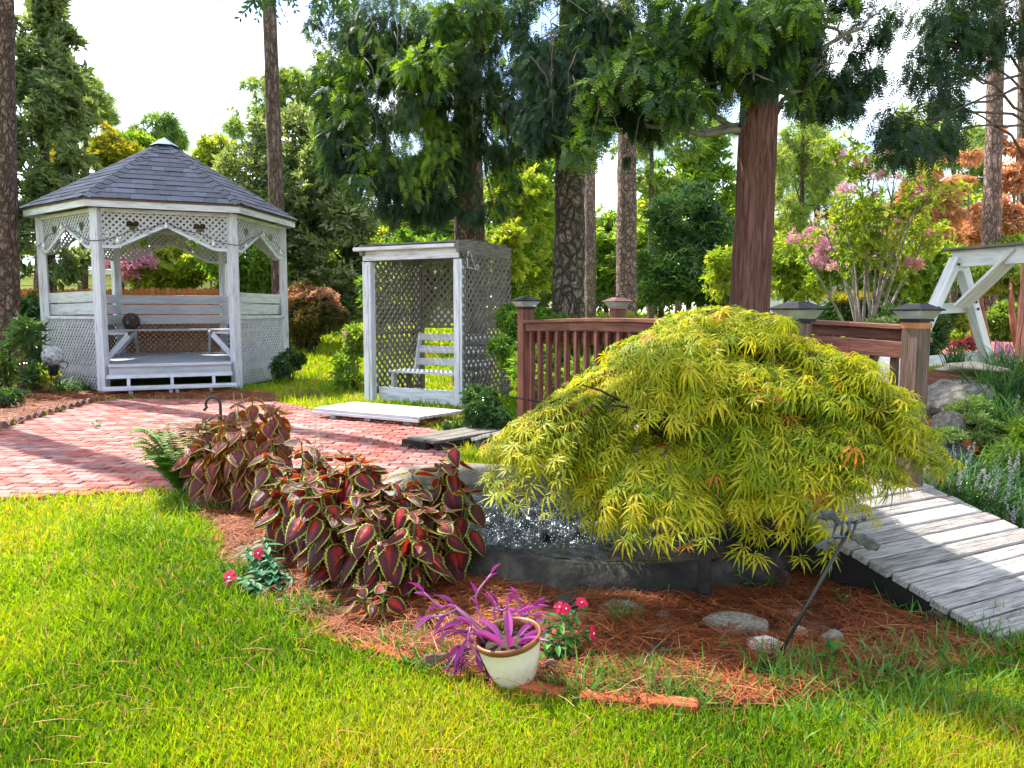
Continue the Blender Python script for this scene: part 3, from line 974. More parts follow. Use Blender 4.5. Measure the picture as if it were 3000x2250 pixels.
# lattice: right side, back, left side
def lat_panel(O, ex, W_, z0, z1, nr, holes=(), name='lattice_panel', rails=()):
    fr = MB()
    for z in [z0 + .02, z1 - .02] + list(rails):
        fr.bar(O + UP * z - nr * .012, O + ex * W_ + UP * z - nr * .012, .03, .045)
    fr = fr.build(name, M['grey_wood'], ar)
    for s_ in lattice([[(0, z0), (W_, z0), (W_, z1), (0, z1)]] + list(holes), .095, .04, .009, O, ex, nr):
        s_.build('slat', M['grey_wood'], fr)
lat_panel(apt(AW + .09, -.05, 0), an, AD + .1, .12, AH - .13, ae, rails=(.93,))
oval = [(.86 + .24 * math.sin(2 * PI * i / 20), 1.68 + .36 * math.cos(2 * PI * i / 20)) for i in range(20)]
lat_panel(apt(.06, AD - .02, 0), ae, AW - .12, 1.12, AH - .14, -an, holes=[oval])
b = MB(); pts = [apt(.06 + x, AD - .03, z) for x, z in oval]; b.tube(pts + [pts[0]], .018, 6); b.build('oval_trim', M['grey_wood'], ar)
lat_panel(apt(.04, .06, 0), an, AD - .1, .12, AH - .14, ae, rails=(1.06,))
b = MB()
hp = [apt(AW + .115, .0, 2.08), apt(AW + .115, .28, 1.95), apt(AW + .115, .34, 2.0), apt(AW + .115, .3, 2.03), apt(AW + .115, .05, 2.26), apt(AW + .115, .02, 2.2), apt(AW + .115, .06, 2.19)]
b.tube([apt(AW + .12, .02, 2.02), apt(AW + .12, .3, 2.0), apt(AW + .12, .34, 2.04), apt(AW + .12, .3, 2.07), apt(AW + .12, .24, 2.02), apt(AW + .12, .12, 2.2), apt(AW + .12, .06, 2.25), apt(AW + .12, .02, 2.21), apt(AW + .12, .06, 2.18)], .007, 5)
b.tube([apt(AW + .12, .02, 2.02), apt(AW + .12, .02, 2.15)], .007, 5)
tag(b.build('plant_bracket', M['white']), 'white scrolled metal bracket on the arbor lattice', 'bracket')

bn = thing('bench', apt(.2, .55, 0), 'pale slatted bench inside the lattice arbor', 'bench')
bx0, bx1 = .14, AW - .02
for q in range(3):
    MB().bar(apt(bx0 - .06, .42 + q * .15, .45), apt(bx1, .42 + q * .15, .45), .14, .035).build('seat_slat', M['white'], bn, .004)
for q, z in enumerate((.58, .78, .98)):
    MB().bar(apt(bx0 + .06, .93 + q * .05, z), apt(bx1, .93 + q * .05, z), .028, .115, up=UP + an * .25).build('back_slat', M['bench_grey'], bn, .004)
for x in (bx0, bx1 - .08):
    MB().bar(apt(x, .42, .02), apt(x, .42, .43), .05, .09, up=an).build('leg', M['white'], bn)
    MB().bar(apt(x, .82, .02), apt(x, .82, .43), .05, .09, up=an).build('leg', M['grey_wood'], bn)
    MB().bar(apt(x + .08, .88, .36), apt(x + .08, 1.06, 1.04), .04, .07).build('back_support', M['bench_grey'], bn)
MB().bar(apt(bx0 - .06, .12, .12), apt(bx1, .12, .12), .03, .22).build('kick_board', M['white'], bn, .004)

pf = thing('platform', apt(.5, -1.2, 0), 'low weathered white plank platform before the arbor', 'platform')
PFa, PFb = gnd(917, 1199, .13), gnd(1226, 1226, .13)
pe = (PFb - PFa).normalized(); pn = Vector((-pe.y, pe.x, 0)); PW = (PFb - PFa).length
for i in range(6):
    d0 = .07 + i * .135
    jit = random.uniform(-.02, .03)
    MB().bar(PFa + pn * d0 - pe * jit + UP * 0, PFb + pn * d0 + pe * (jit + .12 * d0) + UP * 0, .124, .035).build('plank', M['platform_paint'], pf, .004)
MB().bar(PFa + pn * .005 - UP * .035, PFb + pn * .005 - UP * .035, .04, .03).build('skirt', M['bench_grey'], pf)
for f in (.16, .5, .86):
    for d in (.12, .7):
        p = PFa.lerp(PFb, f) + pn * d
        MB().bar(Vector((p.x, p.y, -.02)), Vector((p.x, p.y, .108)), .1, .09, up=pe).build('block', M['bench_grey'], pf)

# ================================================================== foot bridge
BA = Vector((1.55, 4.2, 0)); bd = Vector((-.455, .89, 0)).normalized(); bs = Vector((bd.y, -bd.x, 0))   # along, across (to the right)
BLN, BWD = 3.13, 1.0
def bz(t):
    if t < -.05: return .335 + (t + .05) * .235
    if t > BLN + .05: return .335 - (t - BLN - .05) * .25
    return .335 + .035 * math.sin(PI * max(0, min(1, t / BLN)))
def bpt(t, s_, z): return BA + bd * t + bs * s_ + UP * z
br = thing('foot_bridge', bpt(1.5, .5, 0), 'wooden foot bridge with stained rails and silvery worn planks', 'bridge')
pl = MB().box((0, 0, 0), (1.0, 1.0, 1.0)).mesh('plank', M['deck_wood'])
i = 0; t = -1.22
while t < BLN + 1.0:
    w = random.uniform(.088, .118)
    tc_ = t + w / 2; sl_ = (bz(tc_ + .05) - bz(tc_ - .05)) / .1
    dv = (bd + UP * sl_).normalized(); nv = bs.cross(dv)
    L = 1.22 + random.uniform(-.02, .03)
    b = MB(); b.box(bpt(tc_, .5, bz(tc_) - .019 + random.uniform(-.003, .003)), (L, w - .009, .038), (bs, dv, nv))
    b.build('plank', M['deck_wood'], br, .005)
    t += w
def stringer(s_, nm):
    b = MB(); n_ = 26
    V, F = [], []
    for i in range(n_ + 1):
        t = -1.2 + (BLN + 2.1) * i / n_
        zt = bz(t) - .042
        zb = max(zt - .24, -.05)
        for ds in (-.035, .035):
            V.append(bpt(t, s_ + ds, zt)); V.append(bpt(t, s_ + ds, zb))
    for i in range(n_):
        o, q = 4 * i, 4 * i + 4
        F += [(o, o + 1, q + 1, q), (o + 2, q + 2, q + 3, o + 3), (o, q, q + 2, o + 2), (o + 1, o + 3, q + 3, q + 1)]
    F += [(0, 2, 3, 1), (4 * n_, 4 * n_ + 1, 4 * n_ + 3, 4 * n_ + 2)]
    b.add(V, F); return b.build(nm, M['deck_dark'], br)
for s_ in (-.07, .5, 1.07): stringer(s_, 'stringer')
M['lamp_black'] = surf('dark_lamp_cap', [(.008, .009, .013), (.018, .02, .026)], 10, .6, 0, spec=.15)
M['lamp_copper'] = surf('copper_lamp_cap', [(.12, .05, .035), (.22, .1, .075)], 10, .35, 0, spec=.6, metal=.3)
gm, gn, gl = newmat('lamp_glass')
gp = gn.new('ShaderNodeBsdfPrincipled'); gp.inputs['Base Color'].default_value = (.75, .8, .78, 1); gp.inputs['Roughness'].default_value = .12
gp.inputs['Transmission Weight'].default_value = .7; gp.inputs['IOR'].default_value = 1.3
go = gn.new('ShaderNodeOutputMaterial'); gl.new(gp.outputs[0], go.inputs['Surface']); M['glass'] = gm
posts = [(0, 0, 'post_wood', 1.34, 'lamp_black'), (0, 1, 'post_wood', 1.335, 'lamp_black'), (BLN, 0, 'red_wood', 1.42, 'lamp_black'), (BLN, 1, 'red_wood', 1.42, 'lamp_copper')]
for t, s_, m_, zt, cm in posts:
    ax = (bs, bd, UP)
    zb = .05
    p = MB(); p.box(bpt(t, s_, (zt + zb) / 2), (.118, .118, zt - zb), ax); p = p.build('post', M[m_], br, .008)
    if (t, s_) == (0, 1):
        MB().box(bpt(t, s_, zt - .022), (.121, .121, .035), ax).build('stain_band', surf('orange_stain', [(.3, .09, .02), (.42, .16, .05)], 8, .5, .1), p)
    lamp = MB(); lamp.box(bpt(t, s_, zt + .009), (.135, .135, .018), ax)
    c = bpt(t, s_, 0)
    def sq(r, z): return [c + bs * a * r + bd * b_ * r + UP * z for a, b_ in ((-1, -1), (1, -1), (1, 1), (-1, 1))]
    z0 = zt + .066
    V = sq(.107, z0) + sq(.11, z0 + .008) + sq(.045, z0 + .04) + sq(.043, z0 + .043)
    lamp.add(V, [(3, 2, 1, 0)] + [(4 * r + k, 4 * r + (k + 1) % 4, 4 * r + 4 + (k + 1) % 4, 4 * r + 4 + k) for r in range(3) for k in range(4)] + [(12, 13, 14, 15)])
    lp = lamp.build('post_cap_lamp', M[cm], br)
    V = sq(.066, zt + .019) + sq(.096, zt + .0655)
    MB().add(V, [(3, 2, 1, 0)] + [(k, (k + 1) % 4, 4 + (k + 1) % 4, 4 + k) for k in range(4)] + [(4, 5, 6, 7)]).build('lamp_glass', M['glass'], lp)
    MB().lathe([(.02, zt + .02), (.03, zt + .03), (.012, zt + .045), (.004, zt + .05)], Matrix.Translation((c.x, c.y, 0)), 8).build('lamp_core', M['black_iron'], lp)
for s_, m_ in ((0, 'red_wood'), (1, 'red_wood')):
    sgn = 1 if s_ == 0 else -1
    n_ = 8
    for i in range(n_):                                        # gently arched rails in lengths
        t0, t1 = .06 + (BLN - .12) * i / n_, .06 + (BLN - .12) * (i + 1) / n_
        k0, k1 = bz(t0), bz(t1)
        b = MB(); b.bar(bpt(t0, s_, k0 + .965), bpt(t1 + .002, s_, k1 + .965), .125, .028)
        b.bar(bpt(t0, s_ - .02 * sgn, k0 + .915), bpt(t1 + .002, s_ - .02 * sgn, k1 + .915), .04, .07)
        b.build('hand_rail', M[m_], br, .003)
        MB().bar(bpt(t0, s_ + .03 * sgn, k0 + .825), bpt(t1 + .002, s_ + .03 * sgn, k1 + .825), .032, .10).build('top_rail', M[m_], br, .003)
        MB().bar(bpt(t0, s_, k0 + .085), bpt(t1 + .002, s_, k1 + .085), .085, .035).build('bottom_rail', M['post_wood'], br, .003)
    nbal = 20
    for i in range(nbal):
        t = .15 + (BLN - .3) * i / (nbal - 1)
        z_ = bz(t)
        o_ = -.005 * sgn if s_ == 0 else -.012 * sgn - .0
        b = MB(); b.box(bpt(t, s_ + o_ - .008 * sgn, z_ + .495), (.042, .042, .78), (bs, bd, UP)); b.build('baluster', M['red_wood' if (s_ == 0) else 'post_wood'], br, .005)

# ================================================================== pond
PC = Vector((.62, 4.83, 0)); PRX, PRY = 1.42, .98
def pedge(a, off=0.0):
    wob = 1 + .05 * math.sin(3 * a + .6) + .03 * math.sin(5 * a + 2)
    return Vector((PC.x + (PRX * wob + off) * math.cos(a), PC.y + (PRY * wob + off) * math.sin(a), 0))
WZ = .122
n_ = 96
prof = [(.34, -.03), (.27, .03), (.22, .085), (.17, .13), (.11, .165), (.05, .17), (.0, .15), (-.03, .1), (-.05, .02)]
V, F = [], []
for i in range(n_):
    a = 2 * PI * i / n_
    fr = ss(-.2, .75, -math.sin(a)) * ss(-.75, .1, math.cos(a) + .4)     # low sharp lip at the front where the water spills
    back = .07 * ss(.0, .8, math.sin(a - .35 + PI * 0)) + .05 * ss(.4, .95, -math.cos(a))
    for (o_, z_) in prof:
        oo = o_ * (1 - .55 * float(fr)) if o_ > 0 else o_
        zz = z_ * (1 - .2 * float(fr)) + (float(back) if o_ < .3 else 0) * (1 if o_ > -.04 else .3)
        p = pedge(a, oo)
        q = np.array([[p.x, p.y, zz]])
        d = (vnoise(q, 7)[0] - .5) * .05 + (vnoise(q, 22)[0] - .5) * .015
        V.append((p.x + d * math.cos(a), p.y + d * math.sin(a), zz + d * .6 * (0 if float(fr) > .6 and abs(o_) < .06 else 1)))
k = len(prof)
for i in range(n_):
    for j in range(k - 1):
        i2 = (i + 1) % n_
        F.append((i * k + j, i2 * k + j, i2 * k + j + 1, i * k + j + 1))
pond_t = thing('pond_basin', PC, 'rounded rough concrete pond basin under the maple', 'pond')
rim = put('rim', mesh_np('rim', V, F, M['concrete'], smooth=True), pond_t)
rim.data.materials.append(M['concrete_wet_shade'])
for pi_, f_ in enumerate(F):                                   # spilling side: wet algae black, with the wall's shade put into the colour
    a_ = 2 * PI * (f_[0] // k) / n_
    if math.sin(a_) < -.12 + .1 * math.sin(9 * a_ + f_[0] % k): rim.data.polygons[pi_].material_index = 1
V = [pedge(2 * PI * i / n_, -.03) + UP * .03 for i in range(n_)] + [PC + UP * .02]
me = bpy.data.meshes.new('floor'); me.from_pydata(V, [], [(i, (i + 1) % n_, n_) for i in range(n_)]); me.materials.append(M['rock_dark']); me.update()
put('basin_floor', me, pond_t)
# water: ripples spread from where the fall drops in
wm_, n, l = newmat('pond_water')
p = n.new('ShaderNodeBsdfPrincipled'); p.inputs['Base Color'].default_value = (.008, .012, .014, 1); p.inputs['Roughness'].default_value = .04
p.inputs['Specular IOR Level'].default_value = .6; p.inputs['IOR'].default_value = 1.33
t_ = n.new('ShaderNodeTexCoord'); nz = n.new('ShaderNodeTexNoise'); nz.inputs['Scale'].default_value = 26; nz.inputs['Detail'].default_value = 3
bb = n.new('ShaderNodeBump'); bb.inputs['Strength'].default_value = .5; bb.inputs['Distance'].default_value = .02
l.new(t_.outputs['Object'], nz.inputs['Vector']); l.new(nz.outputs['Fac'], bb.inputs['Height']); l.new(bb.outputs['Normal'], p.inputs['Normal'])
o = n.new('ShaderNodeOutputMaterial'); l.new(p.outputs[0], o.inputs['Surface'])
SPL = gnd(1560, 1530, WZ)
R_, A_ = 60, 220
rr = np.linspace(0, 1, R_)[:, None]; aa = np.linspace(0, 2 * PI, A_, endpoint=False)[None]
ex_ = np.array([pedge(a, -.01)[:2] for a in aa[0]])
X = PC.x + (ex_[:, 0][None] - PC.x) * rr; Y = PC.y + (ex_[:, 1][None] - PC.y) * rr
D = np.hypot(X - SPL.x, Y - SPL.y)
P = np.stack([X, Y, 0 * X], -1).reshape(-1, 3)
chop = (vnoise(P, 16) - .5).reshape(X.shape) * .03 + (vnoise(P, 34) - .5).reshape(X.shape) * .018
Z = WZ + np.sin(D * 55) * .0025 * np.exp(-D * 1.2) + chop * (np.exp(-(D / .55) ** 2) * 2.6 + .25)
Z += .004 * (vnoise(P * np.array([3, 9, 1]), 3).reshape(X.shape) - .5)
ii = np.arange(R_ * A_).reshape(R_, A_)
F = np.stack([ii[:-1], np.roll(ii, -1, 1)[:-1], np.roll(ii, -1, 1)[1:], ii[1:]], -1).reshape(-1, 4)
tag(put('pond_water', mesh_np('pond_water', np.stack([X, Y, Z], -1).reshape(-1, 3), F, wm_, smooth=True)), kind='structure')
# splash drops of the falling water, made white to stand for sun glints
oct_V = np.array([(1, 0, 0), (-1, 0, 0), (0, 1, 0), (0, -1, 0), (0, 0, 1), (0, 0, -1)], float)
oct_F = np.array([(0, 2, 4), (2, 1, 4), (1, 3, 4), (3, 0, 4), (2, 0, 5), (1, 2, 5), (3, 1, 5), (0, 3, 5)])
N = 2300
rad_ = .62 * rng.random(N) ** .62; an_ = rng.random(N) * 2 * PI
P = np.stack([SPL.x + rad_ * np.cos(an_) * 1.15, SPL.y + rad_ * np.sin(an_) * .85, WZ + .004 + np.abs(rng.normal(0, .010, N)) * (1.3 - np.clip(rad_, 0, 1))], -1)
keep = inpoly(P[:, 0], P[:, 1], [pedge(2 * PI * i / 40, -.06) for i in range(40)])
P = P[keep]; N = len(P)
V, F, vv = scatter(oct_V, oct_F, P, rot_from(rnd_dirs(N), rnd_dirs(N)), .0010 + .0034 * rng.random(N) ** 2.5, rng.random(N))
M['foam'] = leafmat('splash_glint_drops', [(.7, .74, .8), (.85, .88, .92)], .7, (1.1, 1.1, 1.1), .15, .8)
tag(put('splash_glints', mesh_np('splash_glints', V, F, M['foam'])), 'white splash drops standing for sun glints on the dark pond water', 'splash', kind='stuff')

# ================================================================== rocks
def rock(loc, size, mat, label, rz=0.0, seed=1, sub=3, flat=.0, cat='rock', group=None, name='rock', tilt=(0, 0)):
    r = np.random.default_rng(seed)
    bm = bmesh.new()
    bmesh.ops.create_icosphere(bm, subdivisions=sub, radius=1)
    V = np.array([v.co[:] for v in bm.verts])
    for _ in range(9):                                          # chip facets off
        d = r.normal(size=3); d /= np.linalg.norm(d)
        h = r.uniform(.62, .9)
        k = V @ d; V = V - np.clip(k - h, 0, None)[:, None] * d * .9
    V *= 1 + (vnoise(V + seed * 3.3, 2.2)[:, None] - .5) * .28 + (vnoise(V + seed * 7.1, 6)[:, None] - .5) * .07
    for v, c in zip(bm.verts, V): v.co = c
    for f in bm.faces: f.smooth = True
    me = bpy.data.meshes.new(name); bm.to_mesh(me); bm.free(); me.materials.append(mat)
    W = Matrix.Translation(loc) @ Matrix.Rotation(rz, 4, 'Z') @ Matrix.Rotation(tilt[0], 4, 'X') @ Matrix.Rotation(tilt[1], 4, 'Y') @ Matrix.Diagonal((size[0], size[1], size[2], 1))
    o = put(name, me, None, W)
    return tag(o, label, cat, group)
def grock(u, v, wpx, hpx, mat, label, seed, rz=0.0, dz=0.0, dep=.8, **kw):
    p = gnd(u, v + hpx * .3)
    s_ = p.y / FPX
    rx = wpx * s_ / 2; rzz = hpx * s_ * .62
    return rock((p.x, p.y, dz + rzz * .3), (rx, rx * dep, rzz), mat, label, rz, seed, **kw)
GR = 'rocks in the straw bed'
grock(1671, 1766, 95, 60, M['rock_dark'], 'dark rounded rock behind the red flowers', 3, group=GR)
grock(1812, 1787, 165, 50, M['rock_grey'], 'grey flat rock between the pond wall and weeds', 4, .2, group=GR)
grock(1942, 1803, 48, 32, M['rock_tan'], 'small tan stone left of the big flat rock', 5, group=GR)
grock(1947, 1847, 88, 42, M['rock_grey'], 'slanting grey stone in front of the small tan stone', 6, .5, group=GR)
grock(2151, 1825, 215, 62, M['rock_grey'], 'large flat grey-and-tan rock below the maple trunk', 7, -.05, dep=.62, group=GR)
grock(2251, 1896, 150, 58, M['rock_white'], 'white quartz rock by the foot of the metal stake', 8, -.35, dep=.6, group=GR)
grock(2338, 1853, 62, 40, M['rock_tan'], 'small yellowish stone right of the metal stake', 9, group=GR)
grock(2327, 1882, 66, 24, M['rock_grey'], 'flat brown stone right behind the white quartz rock', 10, group=GR)
grock(2305, 1798, 95, 34, M['rock_tan'], 'half-buried tan rock behind the metal stake', 11, group=GR)
grock(2436, 1872, 78, 60, M['rock_grey'], 'mossy grey rock between stake and bridge ramp', 12, group=GR)
grock(2571, 1909, 90, 40, M['rock_grey'], 'brownish rock low in the straw near the right lawn', 13, group=GR)
grock(2494, 1701, 86, 34, M['rock_tan'], 'pale stone beside the dark bridge stringer', 14, group=GR)
grock(1709, 1820, 26, 24, M['rock_white'], 'tiny white pebble behind the red flowers', 15, group=GR)
grock(1772, 1840, 36, 18, M['rock_dark'], 'small greenish-grey stone right of the red flowers', 16, group=GR)
grock(2035, 1797, 50, 12, M['rock_grey'], 'thin stone chip touching the big flat rock', 17, group=GR)
# pond surrounds
rock((-.62, 5.55, .12), (.2, .14, .1), M['rock_tan'], 'tan stone on the far left pond rim', .4, 21)
rock((-.3, 5.95, .1), (.22, .14, .09), M['rock_white'], 'pinkish-white stone behind the pond rim', .2, 22)
GR2 = 'rocks of the stony bank'
def brock(u, v, Y, w, h, d, mat, label, seed, rz=0, tilt=(0, 0)):
    p = at(u, v, Y); return rock(p, (w / 2, d / 2, h / 2), mat, label, rz, seed, group=GR2, tilt=tilt)
brock(2850, 1082, 7.3, .72, .15, .5, M['rock_tan'], 'flat mossy slab on top of the bank boulders', 31, .1, (0, .08))
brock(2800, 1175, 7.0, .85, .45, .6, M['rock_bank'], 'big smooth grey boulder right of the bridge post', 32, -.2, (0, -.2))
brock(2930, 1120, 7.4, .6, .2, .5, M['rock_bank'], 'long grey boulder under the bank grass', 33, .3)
brock(2800, 1322, 5.9, .36, .1, .42, M['rock_dark'], 'dark slate slab leaning on the bank', 34, .5, (.5, .1))
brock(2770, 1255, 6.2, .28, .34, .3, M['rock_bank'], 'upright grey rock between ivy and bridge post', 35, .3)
brock(2600, 1285, 6.2, .42, .14, .3, M['rock_tan'], 'tan ledge stone behind the bridge balusters', 36, .2)
brock(2590, 1360, 6.0, .5, .28, .3, M['rock_white'], 'pale stone low behind the bridge balusters', 37, -.2)
brock(2520, 1235, 6.4, .4, .22, .3, M['rock_grey'], 'grey layered stone above the tan ledge', 38, .1)
brock(2690, 1330, 6.3, .36, .2, .3, M['rock_grey'], 'grey stone seen past the bridge post edge', 39, .4)
brock(2640, 1235, 6.7, .34, .24, .3, M['rock_dark'], 'dark stone deep behind the balusters', 40, .1)
brock(2480, 1330, 6.2, .4, .26, .3, M['rock_grey'], 'grey stone behind the left-most visible balusters', 41, .7)
brock(2725, 1410, 5.3, .2, .3, .2, M['rock_grey'], 'small upright stone at the bridge post foot', 42, .7)
brock(2600, 1110, 7.6, .4, .5, .35, M['rock_white'], 'whitish rock behind the bridge rail end', 43, .2)

# broken edging pieces, pine cones
for u, v, w, h, lb, rz in ((1292, 1962, 110, 55, 'broken mauve scalloped edging piece left of the pot', .3), (1613, 1975, 50, 50, 'broken edging shard under the red flowers', 1.2)):
    p = gnd(u, v); s_ = p.y / FPX
    w, h = w * s_, h * s_
    pts = [(-w / 2, 0), (w / 2, 0), (w / 2, h * .6), (w * .25, h * .7), (w * .18, h * .95), (-w * .05, h * .9), (-w * .2, h), (-w * .45, h * .95)]
    b = MB(); b.prism(pts, (p.x, p.y, 0), (math.cos(rz), math.sin(rz), 0), (-.3 * math.sin(rz), .3 * math.cos(rz), .9), .03)
    tag(b.build('edging_piece', M['concrete_edge'], None, .004), lb, 'edging')
M['cone'] = surf('pine_cone_scales', [(.035, .018, .012), (.13, .075, .05)], 30, .8, .3, 60)
def pine_cone(p, L, axis, label):
    t = thing('pine_cone', p, label, 'pine cone', 'pine cones in the straw')
    ax = Vector(axis).normalized(); s1 = ax.orthogonal().normalized(); s2 = ax.cross(s1)
    core = MB(); core.tube([Vector(p) + ax * L * f for f in (0, .3, .7, 1)], [L * .1, L * .16, L * .12, L * .03], 7); core.build('core', M['cone'], t)
    sc = MB()
    for i in range(70):
        f = i / 70; a = i * 2.4
        r0 = L * .36 * math.sin(PI * (.12 + .83 * f)) ** .8
        d = s1 * math.cos(a) + s2 * math.sin(a); tt = ax.cross(d)
        c = Vector(p) + ax * L * (.03 + .95 * f)
        tip = c + d * r0 + ax * L * .08; w = r0 * .36
        sc.add([c, tip - tt * w, tip + tt * w, tip + ax * L * .05 - d * .002, c + ax * L * .03], [(0, 1, 2), (1, 3, 2), (0, 4, 3, 1), (0, 2, 3, 4)])
    sc.build('scales', M['cone'], t)
pine_cone(g3(2697, 1838) + UP * .035, .095, (.5, -.6, .35), 'open pine cone near the bridge ramp')
pine_cone(g3(2275, 1742) + UP * .045, .1, (.2, -.4, .6), 'dark pine cone right of the maple trunk')
pine_cone(g3(2595, 1890) + UP * .02, .045, (.6, .3, .1), 'tiny pine cone by the brownish rock')

# ------------------------------------------------------------------ brick edging of the bed
ed = thing('brick_edging', gnd(1500, 2022), 'row of terracotta edging bricks between lawn and straw bed', 'edging')
em = brick_mesh(.2, .065, .07, 'brick', M['edge_brick'], .006)
line = BED[2:16]; dist = 0
for a, b_ in zip(line[:-1], line[1:]):
    dv = b_ - a; L = dv.length; dv.normalize(); s_ = .1
    while s_ < L:
        p = a + dv * s_
        W = Matrix.Translation((p.x, p.y, .034 + random.uniform(-.03, .014))) @ Matrix.Rotation(math.atan2(dv.y, dv.x) + random.uniform(-.06, .06), 4, 'Z') @ Matrix.Rotation(random.uniform(-.06, .06), 4, 'X')
        put('brick', em, ed, W); s_ += .212
# scalloped edging of the left bed
sc_t = thing('scalloped_edging', gnd(150, 1222), 'reddish scalloped concrete edging along the left straw bed', 'edging')
line = [gnd(*p) for p in [(-200, 1322), (0, 1263), (90, 1235), (170, 1211), (275, 1183)]]
pts = []
for a, b_ in zip(line[:-1], line[1:]):
    n_ = max(2, int((b_ - a).length / .02))
    for i in range(n_): pts.append(a.lerp(b_, i / n_))
acc = 0; last = pts[0]
scm = MB()
sp = [(-.095, -.03)] + [(-.095 + .19 * i / 10, .05 + .055 * math.sin(PI * i / 10)) for i in range(11)] + [(.095, -.03)]
scm.prism(sp, (0, .02, 0), (1, 0, 0), (0, 0, 1), .045)
scm = scm.mesh('scallop', M['concrete_edge'], .006)
for p, q in zip(pts[:-1], pts[1:]):
    acc += (q - p).length
    if acc > .2:
        acc = 0; d = (q - p).normalized()
        put('scallop', scm, sc_t, Matrix.Translation(p) @ Matrix.Rotation(math.atan2(d.y, d.x), 4, 'Z') @ Matrix.Rotation(random.uniform(-.08, .08), 4, 'X'))

# old boardwalk end beside the patio
bw = thing('boardwalk_end', gnd(1310, 1300), 'old grey plank step at the patio edge before the bridge', 'boardwalk')
P0, P1 = gnd(1262, 1296, .1), gnd(1410, 1270, .1)
dv = (P1 - P0).normalized(); pv = Vector((-dv.y, dv.x, 0))
for i in range(3):
    MB().bar(P0 + pv * (i * .145) - dv * .03 * (i % 2), P1 + pv * (i * .145) + dv * .5, .135, .038).build('plank', M['grey_wood'], bw, .005)
MB().bar(P0 - pv * .07 - UP * .05, P1 + dv * .5 - pv * .07 - UP * .05, .05, .1).build('stringer', M['deck_dark'], bw)
MB().bar(P0 - pv * .0 - dv * .04 - UP * .05, P0 + pv * .36 - dv * .04 - UP * .05, .05, .1).build('stringer', M['deck_dark'], bw)

# ================================================================== white A-frame swing stand
sw = thing('swing_stand', (5.1, 9, .72), 'white timber A-frame swing stand at the right edge', 'swing')
M['swing_white'] = surf('chalky_white_timber', [(.45, .45, .45), (.62, .62, .61), (.74, .74, .74)], 3, .6, .2, 16, 'lc', (1, 7, 7))
sa_ = Vector((5.14, 9.0, 2.0)); f1 = Vector((4.49, 8.8, .66)); f2 = Vector((5.72, 9.2, .74)); sb = Vector((.31, -.95, 0)).normalized()
sd_ = Vector((.95, .31, 0)).normalized()
MB().bar(sa_ - sd_ * .0 + UP * .0, f1, .10, .12, up=sb).build('leg', M['swing_white'], sw, .006)
MB().bar(sa_ + sd_ * .1 - UP * .12, f2, .10, .12, up=sb).build('leg', M['swing_white'], sw, .006)
MB().bar(sa_ + UP * .0 - sb * .08 + sd_ * .04, sa_ + sb * 2.6 + sd_ * .04, .05, .19).build('beam', M['swing_white'], sw, .004)
MB().bar(sa_ + UP * .11 - sb * .16 + sd_ * .04, sa_ + UP * .11 + sb * 2.7 + sd_ * .04, .2, .03).build('beam_cap', M['grey_wood'], sw, .004)
for s_ in (-.06, .06):
    MB().bar(sa_ + sb * .72 + sd_ * (.1 + s_) + UP * .06, sa_ + sd_ * (.02 + s_) - UP * .55 + sb * .08, .035, .12, up=sd_).build('brace', M['swing_white'], sw, .004)
MB().bar(f1.lerp(sa_, .56) - sb * .08 - sd_ * .1, f2.lerp(sa_, .56) - sb * .08 + sd_ * .05, .04, .12).build('cross_tie', M['swing_white'], sw, .004)
MB().bar(f1 + UP * .12 - sb * .075 - sd_ * .1, f2 + UP * .12 - sb * .075, .04, .13).build('foot_rail', M['swing_white'], sw, .004)
# bolts
for lg, fs in (((sa_, f1), (.05, .42, .48)), ((sa_ + sd_ * .1 - UP * .12, f2), (.33, .4, .9, .97))):
    for f in fs:
        p = lg[0].lerp(lg[1], f) + sb * .064
        bo = MB(); bo.tube([p, p + sb * .012], .016, 8); bo.build('bolt', M['black_iron'], sw)
# second end, beyond the frame
o2 = sb * 2.45
MB().bar(sa_ + o2, f1 + o2, .10, .12, up=sb).build('leg', M['swing_white'], sw, .006)
MB().bar(sa_ + o2 + sd_ * .1 - UP * .12, f2 + o2, .10, .12, up=sb).build('leg', M['swing_white'], sw, .006)
# pink pinwheel by its foot
M['pink_cloth'] = surf('pink_printed_cloth', [(.7, .05, .25), (.75, .3, .5), (.3, .25, .6)], 14, .6, 0, pos=(.35, .65))
pw = thing('garden_flag', at(2925, 1060, 9.4), 'small pink patterned garden flag behind the swing foot', 'flag')
c = at(2915, 1020, 9.4)
b = MB()
for i in range(6):
    x0 = i / 6 * .22; x1 = (i + 1) / 6 * .22
    y0, y1 = .03 * math.sin(x0 * 30), .03 * math.sin(x1 * 30)
    b.prism([(x0, -.1 - x0 * .3), (x1, -.1 - x1 * .3), (x1, .1 - x1 * .3), (x0, .1 - x0 * .3)], c + Vector((0, (y0 + y1) / 2, 0)), (1, 0, 0), (0, 0, 1), .004)
b.build('cloth', M['pink_cloth'], pw)
MB().tube([c + Vector((0, 0, -.35)), c + Vector((0, 0, .12))], .006, 5).build('pole', M['black_iron'], pw)

